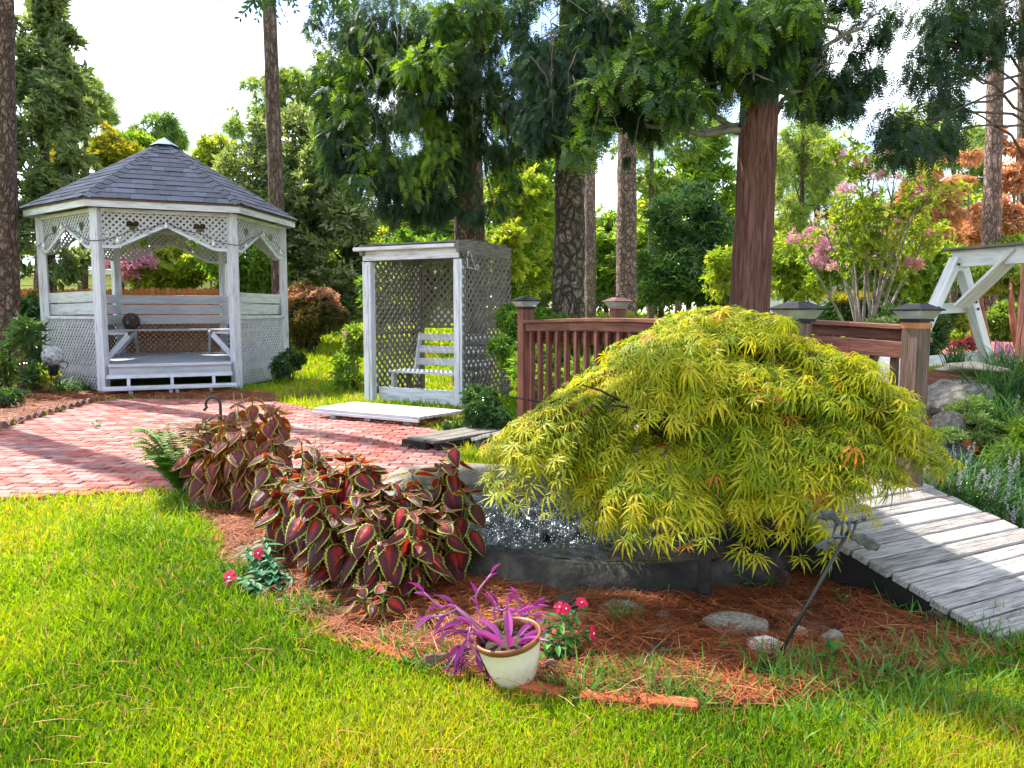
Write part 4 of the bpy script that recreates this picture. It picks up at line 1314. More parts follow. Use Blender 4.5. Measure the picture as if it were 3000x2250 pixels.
# ================================================================== picket fence, neighbours' houses
fe = thing('picket_fence', (-11, 21.6, .07), 'orange-brown cedar privacy fence behind the gazebo', 'fence')
fpoly = [(-.07, 0), (.07, 0), (.07, 1.87), (.045, 1.93), (-.045, 1.93), (-.07, 1.87)]
for i in range(52):
    x = -15.2 + i * .148
    b = MB(); h = random.uniform(-.03, .03)
    b.prism([(p[0], p[1] + (h if p[1] > 0 else 0)) for p in fpoly], (x, 21.6, .1), (1, 0, 0), (0, 0, 1), .02)
    b.build('picket', M['fence'], fe)
for z in (.4, 1.55):
    MB().bar((-15.3, 21.64, z), (-7.5, 21.64, z), .04, .09).build('rail', M['fence'], fe)
M['siding'] = surf('pale_yellow_siding', [(.52, .5, .16), (.6, .58, .22)], 2, .7, .1)
M['house_white'] = surf('white_trim', [(.7, .7, .68), (.78, .78, .76)], 2, .6, .1)
M['roof_pink'] = surf('pinkish_roof', [(.3, .2, .17), (.42, .3, .26)], 8, .8, .3)
hs = thing('house', (-16, 33, .2), 'pale yellow-green house with white eave behind the fence', 'house')
b = MB(); b.box((-17.2, 35, 1.5), (8, 5, 2.7)); b.build('wall', M['siding'], hs)
for i in range(9):
    z = .35 + i * .28
    MB().bar((-21.2, 32.47, z), (-13.2, 32.47, z), .05, .25, up=(0, .1, 1)).build('siding_board', M['siding'], hs)
MB().bar((-21.4, 32.35, 2.98), (-13.0, 32.35, 3.0), .3, .16).build('eave', M['house_white'], hs)
b = MB(); b.add([(-21.5, 32.1, 3.08), (-12.9, 32.1, 3.08), (-12.9, 35, 3.9), (-21.5, 35, 3.9), (-21.5, 38, 3.08), (-12.9, 38, 3.08)], [(0, 1, 2, 3), (3, 2, 5, 4), (0, 3, 4), (1, 5, 2)]); b.build('roof', M['metal_cap'], hs)
hs = thing('house', at(2395, 930, 40), 'pinkish gabled house far behind the crape myrtles', 'house')
p = at(2410, 900, 40); p.z = float(gz(p.x, 40))
MB().box((p.x, 43, p.z + 1.0), (4.2, 5, 2.0)).build('wall', M['house_white'], hs)
b = MB(); z = p.z + 2.0
b.add([(p.x - 2.4, 40.2, z - .1), (p.x + 2.4, 40.2, z - .1), (p.x, 40.2, z + 1.7), (p.x - 2.4, 46, z - .1), (p.x + 2.4, 46, z - .1), (p.x, 46, z + 1.7)], [(0, 1, 2), (5, 4, 3), (0, 2, 5, 3), (1, 4, 5, 2), (0, 3, 4, 1)]); b.build('roof', M['roof_pink'], hs)
hs = thing('house', at(1260, 900, 48), 'low tan house glimpsed behind the arbor trees', 'house')
p = at(1250, 880, 48); g_ = float(gz(p.x, 48))
MB().box((p.x, 50, g_ + 1.2), (5, 4, 2.4)).build('wall', surf('tan_wall', [(.4, .32, .25), (.5, .42, .33)], 3, .8, .1), hs)
b = MB(); b.add([(p.x - 2.9, 47.6, g_ + 2.35), (p.x + 2.9, 47.6, g_ + 2.35), (p.x + 2.9, 50, g_ + 3.6), (p.x - 2.9, 50, g_ + 3.6), (p.x - 2.9, 52.4, g_ + 2.35), (p.x + 2.9, 52.4, g_ + 2.35)], [(0, 1, 2, 3), (3, 2, 5, 4), (0, 3, 4), (1, 5, 2), (0, 4, 5, 1)]); b.build('roof', M['roof_pink'], hs)

# ================================================================== small ornaments
# mosaic gazing ball on an iron stand
gb = gnd(160, 1152)
gbt = thing('gazing_ball', gb, 'white mosaic gazing ball with blue flowers on black iron stand', 'gazing ball')
s_ = gb.y / FPX
bc = Vector((gb.x, gb.y, 0)) + UP * (1.4 - (1043 - 911) * s_)
R0 = 30 * s_
gm, n, l = newmat('flower_mosaic')
tcn = n.new('ShaderNodeTexCoord')
vo = n.new('ShaderNodeTexVoronoi'); vo.inputs['Scale'].default_value = 6.0
l.new(tcn.outputs['Generated'], vo.inputs['Vector'])
# petals: angle and radius round each flower centre
sub = n.new('ShaderNodeVectorMath'); sub.operation = 'SUBTRACT'
l.new(tcn.outputs['Generated'], sub.inputs[0])
sc_ = n.new('ShaderNodeVectorMath'); sc_.operation = 'SCALE'; sc_.inputs['Scale'].default_value = 1 / 1.0
l.new(vo.outputs['Position'], sc_.inputs[0]); l.new(sc_.outputs['Vector'], sub.inputs[1])
sx = n.new('ShaderNodeSeparateXYZ'); l.new(sub.outputs['Vector'], sx.inputs[0])
at2 = n.new('ShaderNodeMath'); at2.operation = 'ARCTAN2'; l.new(sx.outputs['Z'], at2.inputs[0]); l.new(sx.outputs['X'], at2.inputs[1])
m8 = n.new('ShaderNodeMath'); m8.operation = 'MULTIPLY'; m8.inputs[1].default_value = 7; l.new(at2.outputs[0], m8.inputs[0])
co = n.new('ShaderNodeMath'); co.operation = 'COSINE'; l.new(m8.outputs[0], co.inputs[0])
ma = n.new('ShaderNodeMath'); ma.operation = 'MULTIPLY_ADD'; ma.inputs[1].default_value = .2; ma.inputs[2].default_value = .36; l.new(co.outputs[0], ma.inputs[0])
lt = n.new('ShaderNodeMath'); lt.operation = 'LESS_THAN'; l.new(vo.outputs['Distance'], lt.inputs[0]); l.new(ma.outputs[0], lt.inputs[1])
mxc = n.new('ShaderNodeMix'); mxc.data_type = 'RGBA'; mxc.inputs['A'].default_value = (.5, .5, .52, 1); mxc.inputs['B'].default_value = (.06, .055, .16, 1)
l.new(lt.outputs[0], mxc.inputs['Factor'])
p = n.new('ShaderNodeBsdfPrincipled'); p.inputs['Roughness'].default_value = .25; l.new(mxc.outputs['Result'], p.inputs['Base Color'])
o = n.new('ShaderNodeOutputMaterial'); l.new(p.outputs[0], o.inputs['Surface'])
MB().lathe([(R0 * math.sin(PI * i / 18) + .0005, -R0 * math.cos(PI * i / 18)) for i in range(19)], Matrix.Translation(bc), 32).build('ball', gm, gbt)
zb = bc.z - R0
MB().lathe([(.05, zb - .16), (.075, zb - .14), (.085, zb), (.1, zb + .05), (.09, zb + .05), (.06, zb - .1)], Matrix.Translation((bc.x, bc.y, 0)), 16).build('cup', M['black_iron'], gbt)
for i in range(3):
    a = i * 2 * PI / 3 + .5; d = Vector((math.cos(a), math.sin(a), 0)); c0 = Vector((bc.x, bc.y, 0))
    MB().tube([c0 + d * .085 + UP * zb, c0 + d * .1 + UP * (zb - .12), c0 + d * .06 + UP * (zb * .62), c0 + d * .1 + UP * (zb * .3), c0 + d * .17 + UP * .02], .009, 6).build('leg', M['black_iron'], gbt)
    sp_ = [c0 + d * (.1 + .06 + .06 * math.cos(q)) + UP * (zb + .02 + .06 * math.sin(q)) for q in np.linspace(PI, PI + 5.2, 12)]
    MB().tube(sp_, .008, 5).build('scroll', M['black_iron'], gbt)
# shepherd's crook by the fern
p = gnd(655, 1452)
b = MB(); hp = [(p.x, p.y, -.1), (p.x, p.y, .68)] + [(p.x - .055 + .055 * math.cos(q), p.y, .70 + .055 * math.sin(q)) for q in np.linspace(0, PI * 1.15, 9)] + [(p.x - .125, p.y, .655)]
tag(b.tube(hp, .011, 7).build('plant_hook', M['black_iron']), 'black iron crook rising from the fern', 'hook')
# four-armed plant hanger behind the bridge
p = at(1800, 940, 10.5); g_ = float(gz(p.x, p.y))
hg = thing('plant_hanger', (p.x, p.y, g_), 'black four-armed plant hanger pole behind the bridge', 'plant hanger')
zt = at(1806, 845, 10.5).z
MB().tube([(p.x, p.y, g_ - .1), (p.x, p.y, zt)], [.017, .014], 8).build('pole', M['black_iron'], hg)
MB().lathe([(.02, zt), (.026, zt + .02), (.004, zt + .07)], Matrix.Translation((p.x, p.y, 0)), 8).build('finial', M['black_iron'], hg)
for a, z_, L in ((PI, zt - .12, .23), (0.0, zt - .12, .2), (PI + .3, zt - .24, .3), (-.25, zt - .24, .28)):
    d = Vector((math.cos(a), math.sin(a), 0)); c0 = Vector((p.x, p.y, 0))
    pts = [c0 + UP * (z_ - .2)] + [c0 + d * (L * (1 - math.cos(q)) / 2) + UP * (z_ - .12 + .16 * math.sin(q)) for q in np.linspace(.25, PI * .93, 10)] + [c0 + d * (L + .03) + UP * (z_ - .13)]
    MB().tube(pts, .009, 6).build('arm', M['black_iron'], hg)

# metal leaf stake leaning over the bed
sk = thing('garden_stake', g3(2265, 1952), 'leaning black garden stake topped with pewter leaves', 'garden stake')
s0 = g3(2265, 1952); s1 = at(2478, 1570, 2.86)
s0b = s0 - (s1 - s0) * .12
MB().tube([s0b, s1], .0075, 8).build('rod', M['black_iron'], sk)
def mpt(u, v, Y=2.86): return at(u, v, Y)
rods = [[(2478, 1572), (2440, 1572), (2448, 1540), (2455, 1532), (2470, 1530)],
        [(2478, 1574), (2465, 1568), (2470, 1535), (2480, 1530), (2510, 1528)],
        [(2478, 1570), (2488, 1550), (2488, 1530), (2508, 1525), (2528, 1516)],
        [(2492, 1572), (2504, 1548), (2506, 1535), (2518, 1528), (2530, 1520)],
        [(2478, 1574), (2450, 1575), (2436, 1583), (2418, 1594)]]
for i, r in enumerate(rods):
    MB().tube([mpt(u, v, 2.86 + .015 * ((i + j) % 3 - 1)) for j, (u, v) in enumerate(r)], .006, 6).build('scroll', M['pewter'], sk)
c = mpt(2528, 1517); MB().lathe([(.0135 * math.sin(PI * i / 10) + .0002, -.0135 * math.cos(PI * i / 10)) for i in range(11)], Matrix.Translation(c), 14).build('ball', M['pewter'], sk)
def metal_leaf(pts, w, nm='leaf'):
    b = MB(); V, F = [], []
    n_ = len(pts)
    for i, (u, v) in enumerate(pts):
        p = mpt(u, v); q = mpt(*pts[min(i + 1, n_ - 1)]) - mpt(*pts[max(i - 1, 0)])
        q.normalize(); sd2 = Vector((-q.z, 0, q.x)); f = i / (n_ - 1)
        ww = w * math.sin(PI * (.1 + .85 * f)) ** .7 * (1 + .18 * math.sin(f * 26))
        for s_ in (-1, -.5, 0, .5, 1):
            V.append(p + sd2 * ww * s_ + Vector((0, -.012 * (1 - s_ * s_) + .006 * math.cos(s_ * 9), 0)))
    for i in range(n_ - 1):
        for j in range(4): F.append((i * 5 + j, i * 5 + j + 1, i * 5 + j + 6, i * 5 + j + 5))
    b.add(V, F, None, True)
    b2 = [Vector(x) + Vector((0, .004, 0)) for x in V]; b.add(b2, [f[::-1] for f in F], None, True)
    return b.build(nm, M['pewter'], sk)
def interp(pts, n_=12):
    P = np.array(pts, float); t = np.linspace(0, len(P) - 1, n_)
    return [(np.interp(x, np.arange(len(P)), P[:, 0]), np.interp(x, np.arange(len(P)), P[:, 1])) for x in t]
metal_leaf(interp([(2456, 1533), (2440, 1508), (2420, 1510), (2405, 1512), (2404, 1497)], 14), .018)
metal_leaf(interp([(2488, 1568), (2515, 1575), (2545, 1592), (2565, 1600), (2575, 1594)], 14), .022)
metal_leaf(interp([(2432, 1583), (2415, 1592), (2400, 1600), (2385, 1598)], 12), .014)
metal_leaf(interp([(2425, 1588), (2420, 1602), (2414, 1615)], 10), .013)

# cream pot, leaning
pb = g3(1512, 2003)
tw = Matrix.Translation(pb) @ Matrix.Rotation(math.radians(-9), 4, 'Y') @ Matrix.Rotation(math.radians(5), 4, 'X') @ Matrix.Diagonal((1.0, 1.0, 1.0, 1.0))
pot = thing('flower_pot', pb, 'cream glazed flower pot with brown rim tilted at the bed edge', 'pot')
PH = .205
MB().lathe([(.058, 0), (.07, .003), (.084, .04), (.099, .085), (.111, .135), (.119, .18), (.121, PH - .022)], tw, 40, cap=(1, 0)).build('body', M['pot'], pot)
MB().lathe([(.1215, PH - .024), (.127, PH - .018), (.129, PH - .006), (.126, PH + .002), (.117, PH), (.113, PH - .03), (.112, PH - .05)], tw, 40, cap=(0, 0)).build('rim', M['pot_rim'], pot)
MB().lathe([(.001, PH - .05), (.111, PH - .046), (.111, PH - .044), (.06, PH - .034), (.001, PH - .03)], tw, 24).build('soil', M['soil'], pot)

# ================================================================== lawn, straw
M['grass'] = leafmat('lawn_blades', [(.06, .15, .008), (.17, .3, .006), (.28, .4, .008), (.42, .42, .02), (.4, .26, .09)], .5, (1.25, 1.15, .3), .55, .25, pos=(0, .35, .68, .88, 1))
M['weed'] = leafmat('green_weeds', [(.04, .12, .025), (.09, .22, .035), (.18, .32, .05)], .42, (1.2, 1.2, .5), .5)
M['straw'] = leafmat('pine_straw', [(.06, .014, .005), (.19, .046, .013), (.36, .098, .028), (.48, .18, .065), (.5, .3, .14)], .15, (1, .8, .6), .6, .35, pos=(0, .3, .65, .9, 1))
PONDP = [pedge(2 * PI * i / 40, .2) for i in range(40)]
def in_any(x, y, polys):
    m = np.zeros(len(x), bool)
    for p in polys: m |= inpoly(x, y, p)
    return m
RAMP = [bpt(-1.25, -.14, 0), bpt(BLN + 1, -.14, 0), bpt(BLN + 1, 1.14, 0), bpt(-1.25, 1.14, 0)]
GAZ = [gv(k, GS + .1) for k in range(6)]
def wedge(n, y0, y1, pad=.3):
    """ground points inside the field of view, nearer ones denser"""
    y = 1 / (1 / y1 + (1 / y0 - 1 / y1) * rng.random(n))
    x = (rng.random(n) * 2 - 1) * (y * .675 + pad)
    return x, y
def blades(x, y, h, w, dz=0.0, lean=.5):
    n = len(x)
    z = gz(x, y) + dz
    d = np.stack([rng.normal(0, lean, n), rng.normal(0, lean, n), np.ones(n)], -1)
    a = rng.random(n) * 2 * PI
    nr = np.stack([np.cos(a), np.sin(a), np.zeros(n)], -1)
    return np.stack([x, y, z], -1), rot_from(d, nr), h, w
T_SPIKE = (np.array([(-.06, 0, 0), (.06, 0, 0), (0, 1, .3)], float), np.array([(0, 1, 2)]))
def lawn(n, y0, y1, hh, ww, tb_, polys, bias=0.0, edge=.02):
    x, y = wedge(n, y0, y1)
    x = x + rng.normal(0, edge, n); y = y + rng.normal(0, edge, n)
    k = ~in_any(x, y, polys)
    x, y = x[k], y[k]; n = len(x)
    P3 = np.stack([x, y, 0 * x], -1)
    tuft = vnoise(P3, 2.2)
    h = hh * rng.uniform(.5, 1.25, n) * (.75 + .55 * tuft) * (1 + .08 * (y - y0))
    P, R, h, _ = blades(x, y, h, ww, -.004, .62)
    v = np.clip(rng.normal(.48 + bias, .17, n) + .75 * (vnoise(P3, 1.3) - .5) + .25 * (vnoise(P3, 4) - .5), 0, 1)
    dead = rng.random(n) < .045
    v = np.where(dead, 1.0, np.minimum(v, .93))
    V, F, vv = scatter(tb_[0], tb_[1], P, R, h, v, (ww * (1 + .1 * (y - y0))) / (h * .06))
    return V, F, vv
NOG = [PATIO, BED, BED2, RAMP, GAZ, PATH]
parts = [lawn(158000, 1.9, 6.2, .062, .0036, T_BLADE, NOG, 0, .045), lawn(90000, 6.0, 17, .075, .0085, T_SPIKE, NOG + [BED3], .05), lawn(42000, 16, 80, .12, .036, T_SPIKE, NOG, .12)]
V, F, vv = merge(parts)
tag(put('lawn_grass', mesh_np('lawn_grass', V, F, M['grass'], vv)), 'bright yellow-green mown lawn grass', 'grass', kind='stuff')
# coarse grass creeping over the bed edge
xs, ys = [], []
for (u, v, n, sp) in ((1850, 2010, 420, .1), (1700, 2040, 160, .07), (2000, 2060, 200, .08), (2330, 2010, 300, .09), (2560, 2000, 260, .1), (2750, 1960, 420, .12), (2900, 1900, 350, .1), (2650, 1790, 50, .05), (2700, 1830, 60, .05), (2920, 1840, 120, .06), (2280, 1965, 120, .05),
                      (1250, 1960, 150, .06), (900, 1800, 220, .08), (700, 1690, 140, .06), (1180, 1900, 90, .05), (1830, 1830, 60, .04), (620, 1500, 300, .1), (560, 1470, 260, .09), (2840, 2080, 300, .15), (2500, 2110, 300, .15)):
    p = gnd(u, v); xs.append(rng.normal(p.x, sp, n)); ys.append(rng.normal(p.y, sp * .7, n))
x, y = np.concatenate(xs), np.concatenate(ys); n = len(x)
P, R, h, w = blades(x, y, rng.uniform(.05, .15, n), .005, 0, .8)
V, F, vv = scatter(T_BLADE[0], T_BLADE[1], P, R, h, rng.random(n), .0042 / (h * .06))
tag(put('coarse_grass', mesh_np('coarse_grass', V, F, M['weed'], vv)), 'coarse darker grass creeping over the bed edge', 'grass', kind='stuff')
# straw: long dropped needles, tangled
def needles(x, y, L, w, zmax):
    n = len(x)
    a = rng.random(n) * 2 * PI
    d = np.stack([np.cos(a), np.sin(a), rng.normal(0, .1, n)], -1)
    nr = np.array([0, 0, 1.0]) + rnd_dirs(n) * .4
    base = gz(x, y) + .02 + zmax * rng.random(n) + .03 * (vnoise(np.stack([x, y, 0 * x], -1), 9) - .3)
    P = np.stack([x, y, base], -1) - d * (L * .5)[:, None]
    tV = np.array([(-.5, 0, 0), (.5, 0, 0), (-.5, .5, .06), (.5, .5, .06), (-.3, 1, 0), (.3, 1, 0)], float)
    tF = np.array([(0, 1, 3, 2), (2, 3, 5, 4)])
    return scatter(tV, tF, P, rot_from(d, nr), L, np.clip(rng.normal(.5, .24, n), 0, 1), w / L)
def fill(poly, n, pad=.04):
    x0, x1 = min(p[0] for p in poly), max(p[0] for p in poly); y0, y1 = min(p[1] for p in poly), max(p[1] for p in poly)
    X_, Y_ = [], []
    while sum(map(len, X_)) < n:
        x, y = rng.uniform(x0, x1, n), rng.uniform(y0, y1, n)
        k = inpoly(x, y, poly)
        X_.append(x[k]); Y_.append(y[k])
    return np.concatenate(X_)[:n] + rng.normal(0, pad, n), np.concatenate(Y_)[:n] + rng.normal(0, pad, n)
x, y = fill(BED, 40000); k = ~inpoly(x, y, PONDP) & ~inpoly(x, y, RAMP); x, y = x[k], y[k]
dens = vnoise(np.stack([x, y, 0 * x], -1), 5) > .25; x, y = x[dens], y[dens]
a = needles(x, y, rng.uniform(.08, .2, len(x)), .0025, .03)
x, y = fill(BED2, 9000, .08); b = needles(x, y, rng.uniform(.15, .3, len(x)), .005, .03)
x, y = fill(BED3, 9000); c_ = needles(x, y, rng.uniform(.1, .2, len(x)), .003, .02)
xs, ys = wedge(620, 1.9, 6); k = ~inpoly(xs, ys, PATIO); d_ = needles(xs[k], ys[k], rng.uniform(.08, .17, k.sum()), .0022, .05)
xs, ys = [], []
for (u, v, n, sp) in ((880, 1163, 500, .25), (1230, 1240, 400, .25), (650, 1180, 300, .4), (1330, 1225, 300, .2), (1150, 1330, 160, .4), (600, 1390, 60, .5)):
    p = gnd(u, v); xs.append(rng.normal(p.x, sp, n)); ys.append(rng.normal(p.y, sp, n))
x, y = np.concatenate(xs), np.concatenate(ys); e_ = needles(x, y, rng.uniform(.12, .22, len(x)), .004, .05)
t = rng.random(160) * 1.6 - 1.2; s_ = rng.random(160) ** 3 * 1.1
f_ = needles(np.array([bpt(a_, 1.0 - b_, 0).x for a_, b_ in zip(t, s_)]), np.array([bpt(a_, 1.0 - b_, 0).y for a_, b_ in zip(t, s_)]), rng.uniform(.07, .16, 160), .002, .0)
zz = np.array([bz(a_) for a_ in t]); f_[0][:, 2] += np.repeat(zz - .012, 6)
V, F, vv = merge([a, b, c_, d_, e_, f_])
tag(put('pine_straw', mesh_np('pine_straw', V, F, M['straw'], vv)), 'rust-red fallen pine needles mulching the beds', 'pine straw', kind='stuff')

# ================================================================== japanese maple
M['maple'] = leafmat('laceleaf_maple_leaves', [(.11, .19, .008), (.25, .33, .01), (.43, .44, .014), (.56, .48, .035), (.52, .17, .03)], .58, (1.35, 1.2, .3), .5, .3, pos=(0, .3, .62, .93, 1))
MC = Vector((1.09, 3.82, 0))
mt = thing('japanese_maple', g3(2060, 1765), 'weeping laceleaf maple with yellow-green feathery leaves beside the pond', 'tree')
tb = g3(2060, 1765)
def mrad(a):
    c_, s_ = math.cos(a), math.sin(a)
    rx = .88 if c_ > 0 else 1.38
    ry = .72 if s_ > 0 else (.64 if c_ > .2 else .62)
    return 1 / math.sqrt((c_ / rx) ** 2 + (s_ / ry) ** 2)
def mtop(rho, a):
    right = .5 + .5 * math.cos(a)
    pw = 2.1 + (1.6 - 2.1) * right
    drop = .6 + (.5 - .6) * right
    if math.sin(a) < 0: drop += .12 * -math.sin(a) * right
    return 1.43 - drop * rho ** pw
LP, LD, LN, LS, LVv, LVs = [], [], [], [], [], []
twigs = MB()
seeds = []
for i in range(42):                                             # pads of foliage, layered, with gaps between them
    a = i * 2.39996 + random.uniform(-.25, .25)
    rho = math.sqrt((i + .5) / 42) * .9 * random.uniform(.9, 1.05)
    tier = 0 if random.random() < .55 else random.uniform(.14, .4)
    zj = random.uniform(-.07, .06)
    if math.cos(a) > .3 and rho > .45 and math.sin(a) > -.6: tier *= .25
    for k in range(7):
        R0_ = mrad(a)
        x_ = math.cos(a) * rho * R0_ + random.gauss(0, .1); y_ = math.sin(a) * rho * R0_ + random.gauss(0, .09)
        a2 = math.atan2(y_, x_); rho2 = min(.95, math.hypot(x_, y_) / mrad(a2))
        seeds.append((a2, rho2, tier - zj + random.uniform(-.015, .03)))
for (a, rho, tier) in seeds:
    R_ = mrad(a)
    d = Vector((math.cos(a), math.sin(a), 0)); sd2 = Vector((-d.y, d.x, 0))
    z0 = mtop(rho, a) - tier + random.uniform(-.02, .02)
    dk = .45 if (math.cos(a) > .3 and math.sin(a) > -.6) else 1.0
    o0 = MC + d * (R_ * rho) + UP * max(z0, .82 if math.cos(a) < -.15 else .7)
    L = random.uniform(.24, .42) * (1.0 if rho > .35 else .8)
    vb = random.uniform(-.2, .2)
    nt = random.choice((4, 4, 5))
    base = o0 - d * L * .45 - UP * .03
    for k in range(nt):
        f = (k - (nt - 1) / 2) / nt * 1.7 + random.uniform(-.1, .1)
        td = (d + sd2 * f).normalized()
        pts = []
        slope = .04 + .9 * rho ** 2 * .4
        for j in range(9):
            s_ = j / 8 * L * random.uniform(.97, 1.03)
            p = base + td * s_ - UP * dk * (slope * s_ + (.5 + .62 * rho) * s_ * s_)
            pts.append(p)
        twigs.tube([pts[0], pts[4], pts[8]], [.004, .0028, .0012], 3, cap=False)
        for j in range(1, 9):
            for q in range(2 if j > 1 else 1):
                p = pts[j]
                sdv = sd2 * (1 if (j + q) % 2 else -1)
                ld = td * random.uniform(.5, 1.2) + sdv * random.uniform(.1, .9) + UP * random.uniform(-.95, .0)
                LP.append(p + Vector((random.uniform(-.02, .02), random.uniform(-.02, .02), random.uniform(-.02, .02)))); LD.append(ld)
                LN.append(UP + d * random.uniform(.1, 1.0) + Vector(rnd_dirs(1)[0]) * .35)
                LS.append(random.uniform(.045, .1) * (.75 if j < 3 else 1))
                red = 1.0 if random.random() < .012 else 0
                LVv.append(min(.92, max(.02, random.gauss(.44 + vb, .2) + .1 * (j / 8 - .5))) if not red else 1.0)
LP, LD, LN = (np.array([list(v) for v in q]) for q in (LP, LD, LN))
Rm = rot_from(LD, LN); LS, LVv = np.array(LS), np.array(LVv); kk = rng.integers(0, 4, len(LP))
V, F, vv = merge([scatter(T_MAPLE[q][0], T_MAPLE[q][1], LP[kk == q], Rm[kk == q], LS[kk == q], LVv[kk == q]) for q in range(4)])
put('crown', mesh_np('crown', V, F, M['maple'], vv), mt)['kind'] = 'stuff'
twigs.build('twigs', M['twig'], mt)
b = MB()
top = MC + UP * .95
b.tube([tb - UP * .05, tb + Vector((.0, 0, .08)), tb + Vector((.01, .02, .22)), tb + Vector((.05, .05, .42)), tb.lerp(top, .7) + UP * .1], [.047, .034, .029, .027, .024], 10)
b.build('trunk', M['maple_bark'], mt)
lb = MB()
for i in range(15):
    a = i * 2 * PI / 15 + random.uniform(-.2, .2); rho = random.uniform(.5, .85)
    d = Vector((math.cos(a), math.sin(a), 0))
    st_ = tb + Vector((.04, .04, random.uniform(.38, .6)))
    en = MC + d * mrad(a) * rho + UP * (mtop(rho, a) - .08)
    md = st_.lerp(en, .5) + UP * .22
    pts = [st_.lerp(md, t).lerp(md.lerp(en, t), t) for t in np.linspace(0, 1, 8)]
    lb.tube(pts, list(np.linspace(.015, .004, 8)), 6)
lb.build('limbs', M['maple_bark'], mt)

# ================================================================== coleus
def coleus_mat(name, dark, red, lime, warm):
    m, n, l = newmat(name)
    a = n.new('ShaderNodeAttribute'); a.attribute_name = 'lc'        # x across -1..1, y along 0..1, z rim
    sx = n.new('ShaderNodeSeparateXYZ'); l.new(a.outputs['Vector'], sx.inputs[0])
    oi = n.new('ShaderNodeObjectInfo')
    ab = n.new('ShaderNodeMath'); ab.operation = 'ABSOLUTE'; l.new(sx.outputs['X'], ab.inputs[0])
    # red flush from the stalk along the midrib
    s1 = n.new('ShaderNodeMath'); s1.operation = 'MULTIPLY_ADD'; s1.inputs[1].default_value = .75; l.new(sx.outputs['Y'], s1.inputs[0]); l.new(ab.outputs[0], s1.inputs[2])
    nz = n.new('ShaderNodeTexNoise'); nz.inputs['Scale'].default_value = 9; l.new(a.outputs['Vector'], nz.inputs['Vector'])
    s2 = n.new('ShaderNodeMath'); s2.operation = 'MULTIPLY_ADD'; s2.inputs[1].default_value = .5; l.new(nz.outputs['Fac'], s2.inputs[0]); l.new(s1.outputs[0], s2.inputs[2])
    s3 = n.new('ShaderNodeMath'); s3.operation = 'MULTIPLY_ADD'; s3.inputs[1].default_value = -.58; l.new(oi.outputs['Random'], s3.inputs[0]); l.new(s2.outputs[0], s3.inputs[2])
    r = ramp(n, [red, tuple((x + y) / 2 for x, y in zip(red, dark)), dark], (.12, .3, .52)); l.new(s3.outputs[0], r.inputs['Fac'])
    gt = n.new('ShaderNodeMath'); gt.operation = 'GREATER_THAN'; gt.inputs[1].default_value = .5; l.new(sx.outputs['Z'], gt.inputs[0])
    mxc = n.new('ShaderNodeMix'); mxc.data_type = 'RGBA'; mxc.inputs['B'].default_value = c4(lime)
    l.new(gt.outputs[0], mxc.inputs['Factor']); l.new(r.outputs['Color'], mxc.inputs['A'])
    p = n.new('ShaderNodeBsdfPrincipled'); p.inputs['Roughness'].default_value = .42; p.inputs['Specular IOR Level'].default_value = .45
    l.new(mxc.outputs['Result'], p.inputs['Base Color'])
    wv = n.new('ShaderNodeTexWave'); wv.inputs['Scale'].default_value = 5.5; wv.inputs['Distortion'].default_value = 1.2
    mpn = n.new('ShaderNodeMapping'); mpn.inputs['Rotation'].default_value = (0, 0, .9)
    cb = n.new('ShaderNodeCombineXYZ'); l.new(ab.outputs[0], cb.inputs['X']); l.new(sx.outputs['Y'], cb.inputs['Y'])
    l.new(cb.outputs[0], mpn.inputs['Vector']); l.new(mpn.outputs['Vector'], wv.inputs['Vector'])
    bu = n.new('ShaderNodeBump'); bu.inputs['Strength'].default_value = .55; bu.inputs['Distance'].default_value = .004
    l.new(wv.outputs['Fac'], bu.inputs['Height']); l.new(bu.outputs['Normal'], p.inputs['Normal'])
    t = n.new('ShaderNodeBsdfTranslucent')
    m2 = n.new('ShaderNodeMix'); m2.data_type = 'RGBA'; m2.inputs['A'].default_value = c4(warm); m2.inputs['B'].default_value = c4(tuple(min(1, x * 1.2) for x in lime))
    l.new(gt.outputs[0], m2.inputs['Factor']); l.new(m2.outputs['Result'], t.inputs['Color'])
    ms = n.new('ShaderNodeMixShader'); ms.inputs['Fac'].default_value = .3
    l.new(p.outputs[0], ms.inputs[1]); l.new(t.outputs[0], ms.inputs[2])
    o = n.new('ShaderNodeOutputMaterial'); l.new(ms.outputs[0], o.inputs['Surface'])
    return m
M['coleus'] = coleus_mat('maroon_coleus_leaf', (.062, .007, .014), (.46, .025, .02), (.36, .44, .05), (.45, .035, .012))
M['coleus2'] = coleus_mat('bronze_coleus_leaf', (.115, .018, .026), (.42, .05, .04), (.46, .36, .05), (.6, .17, .012))
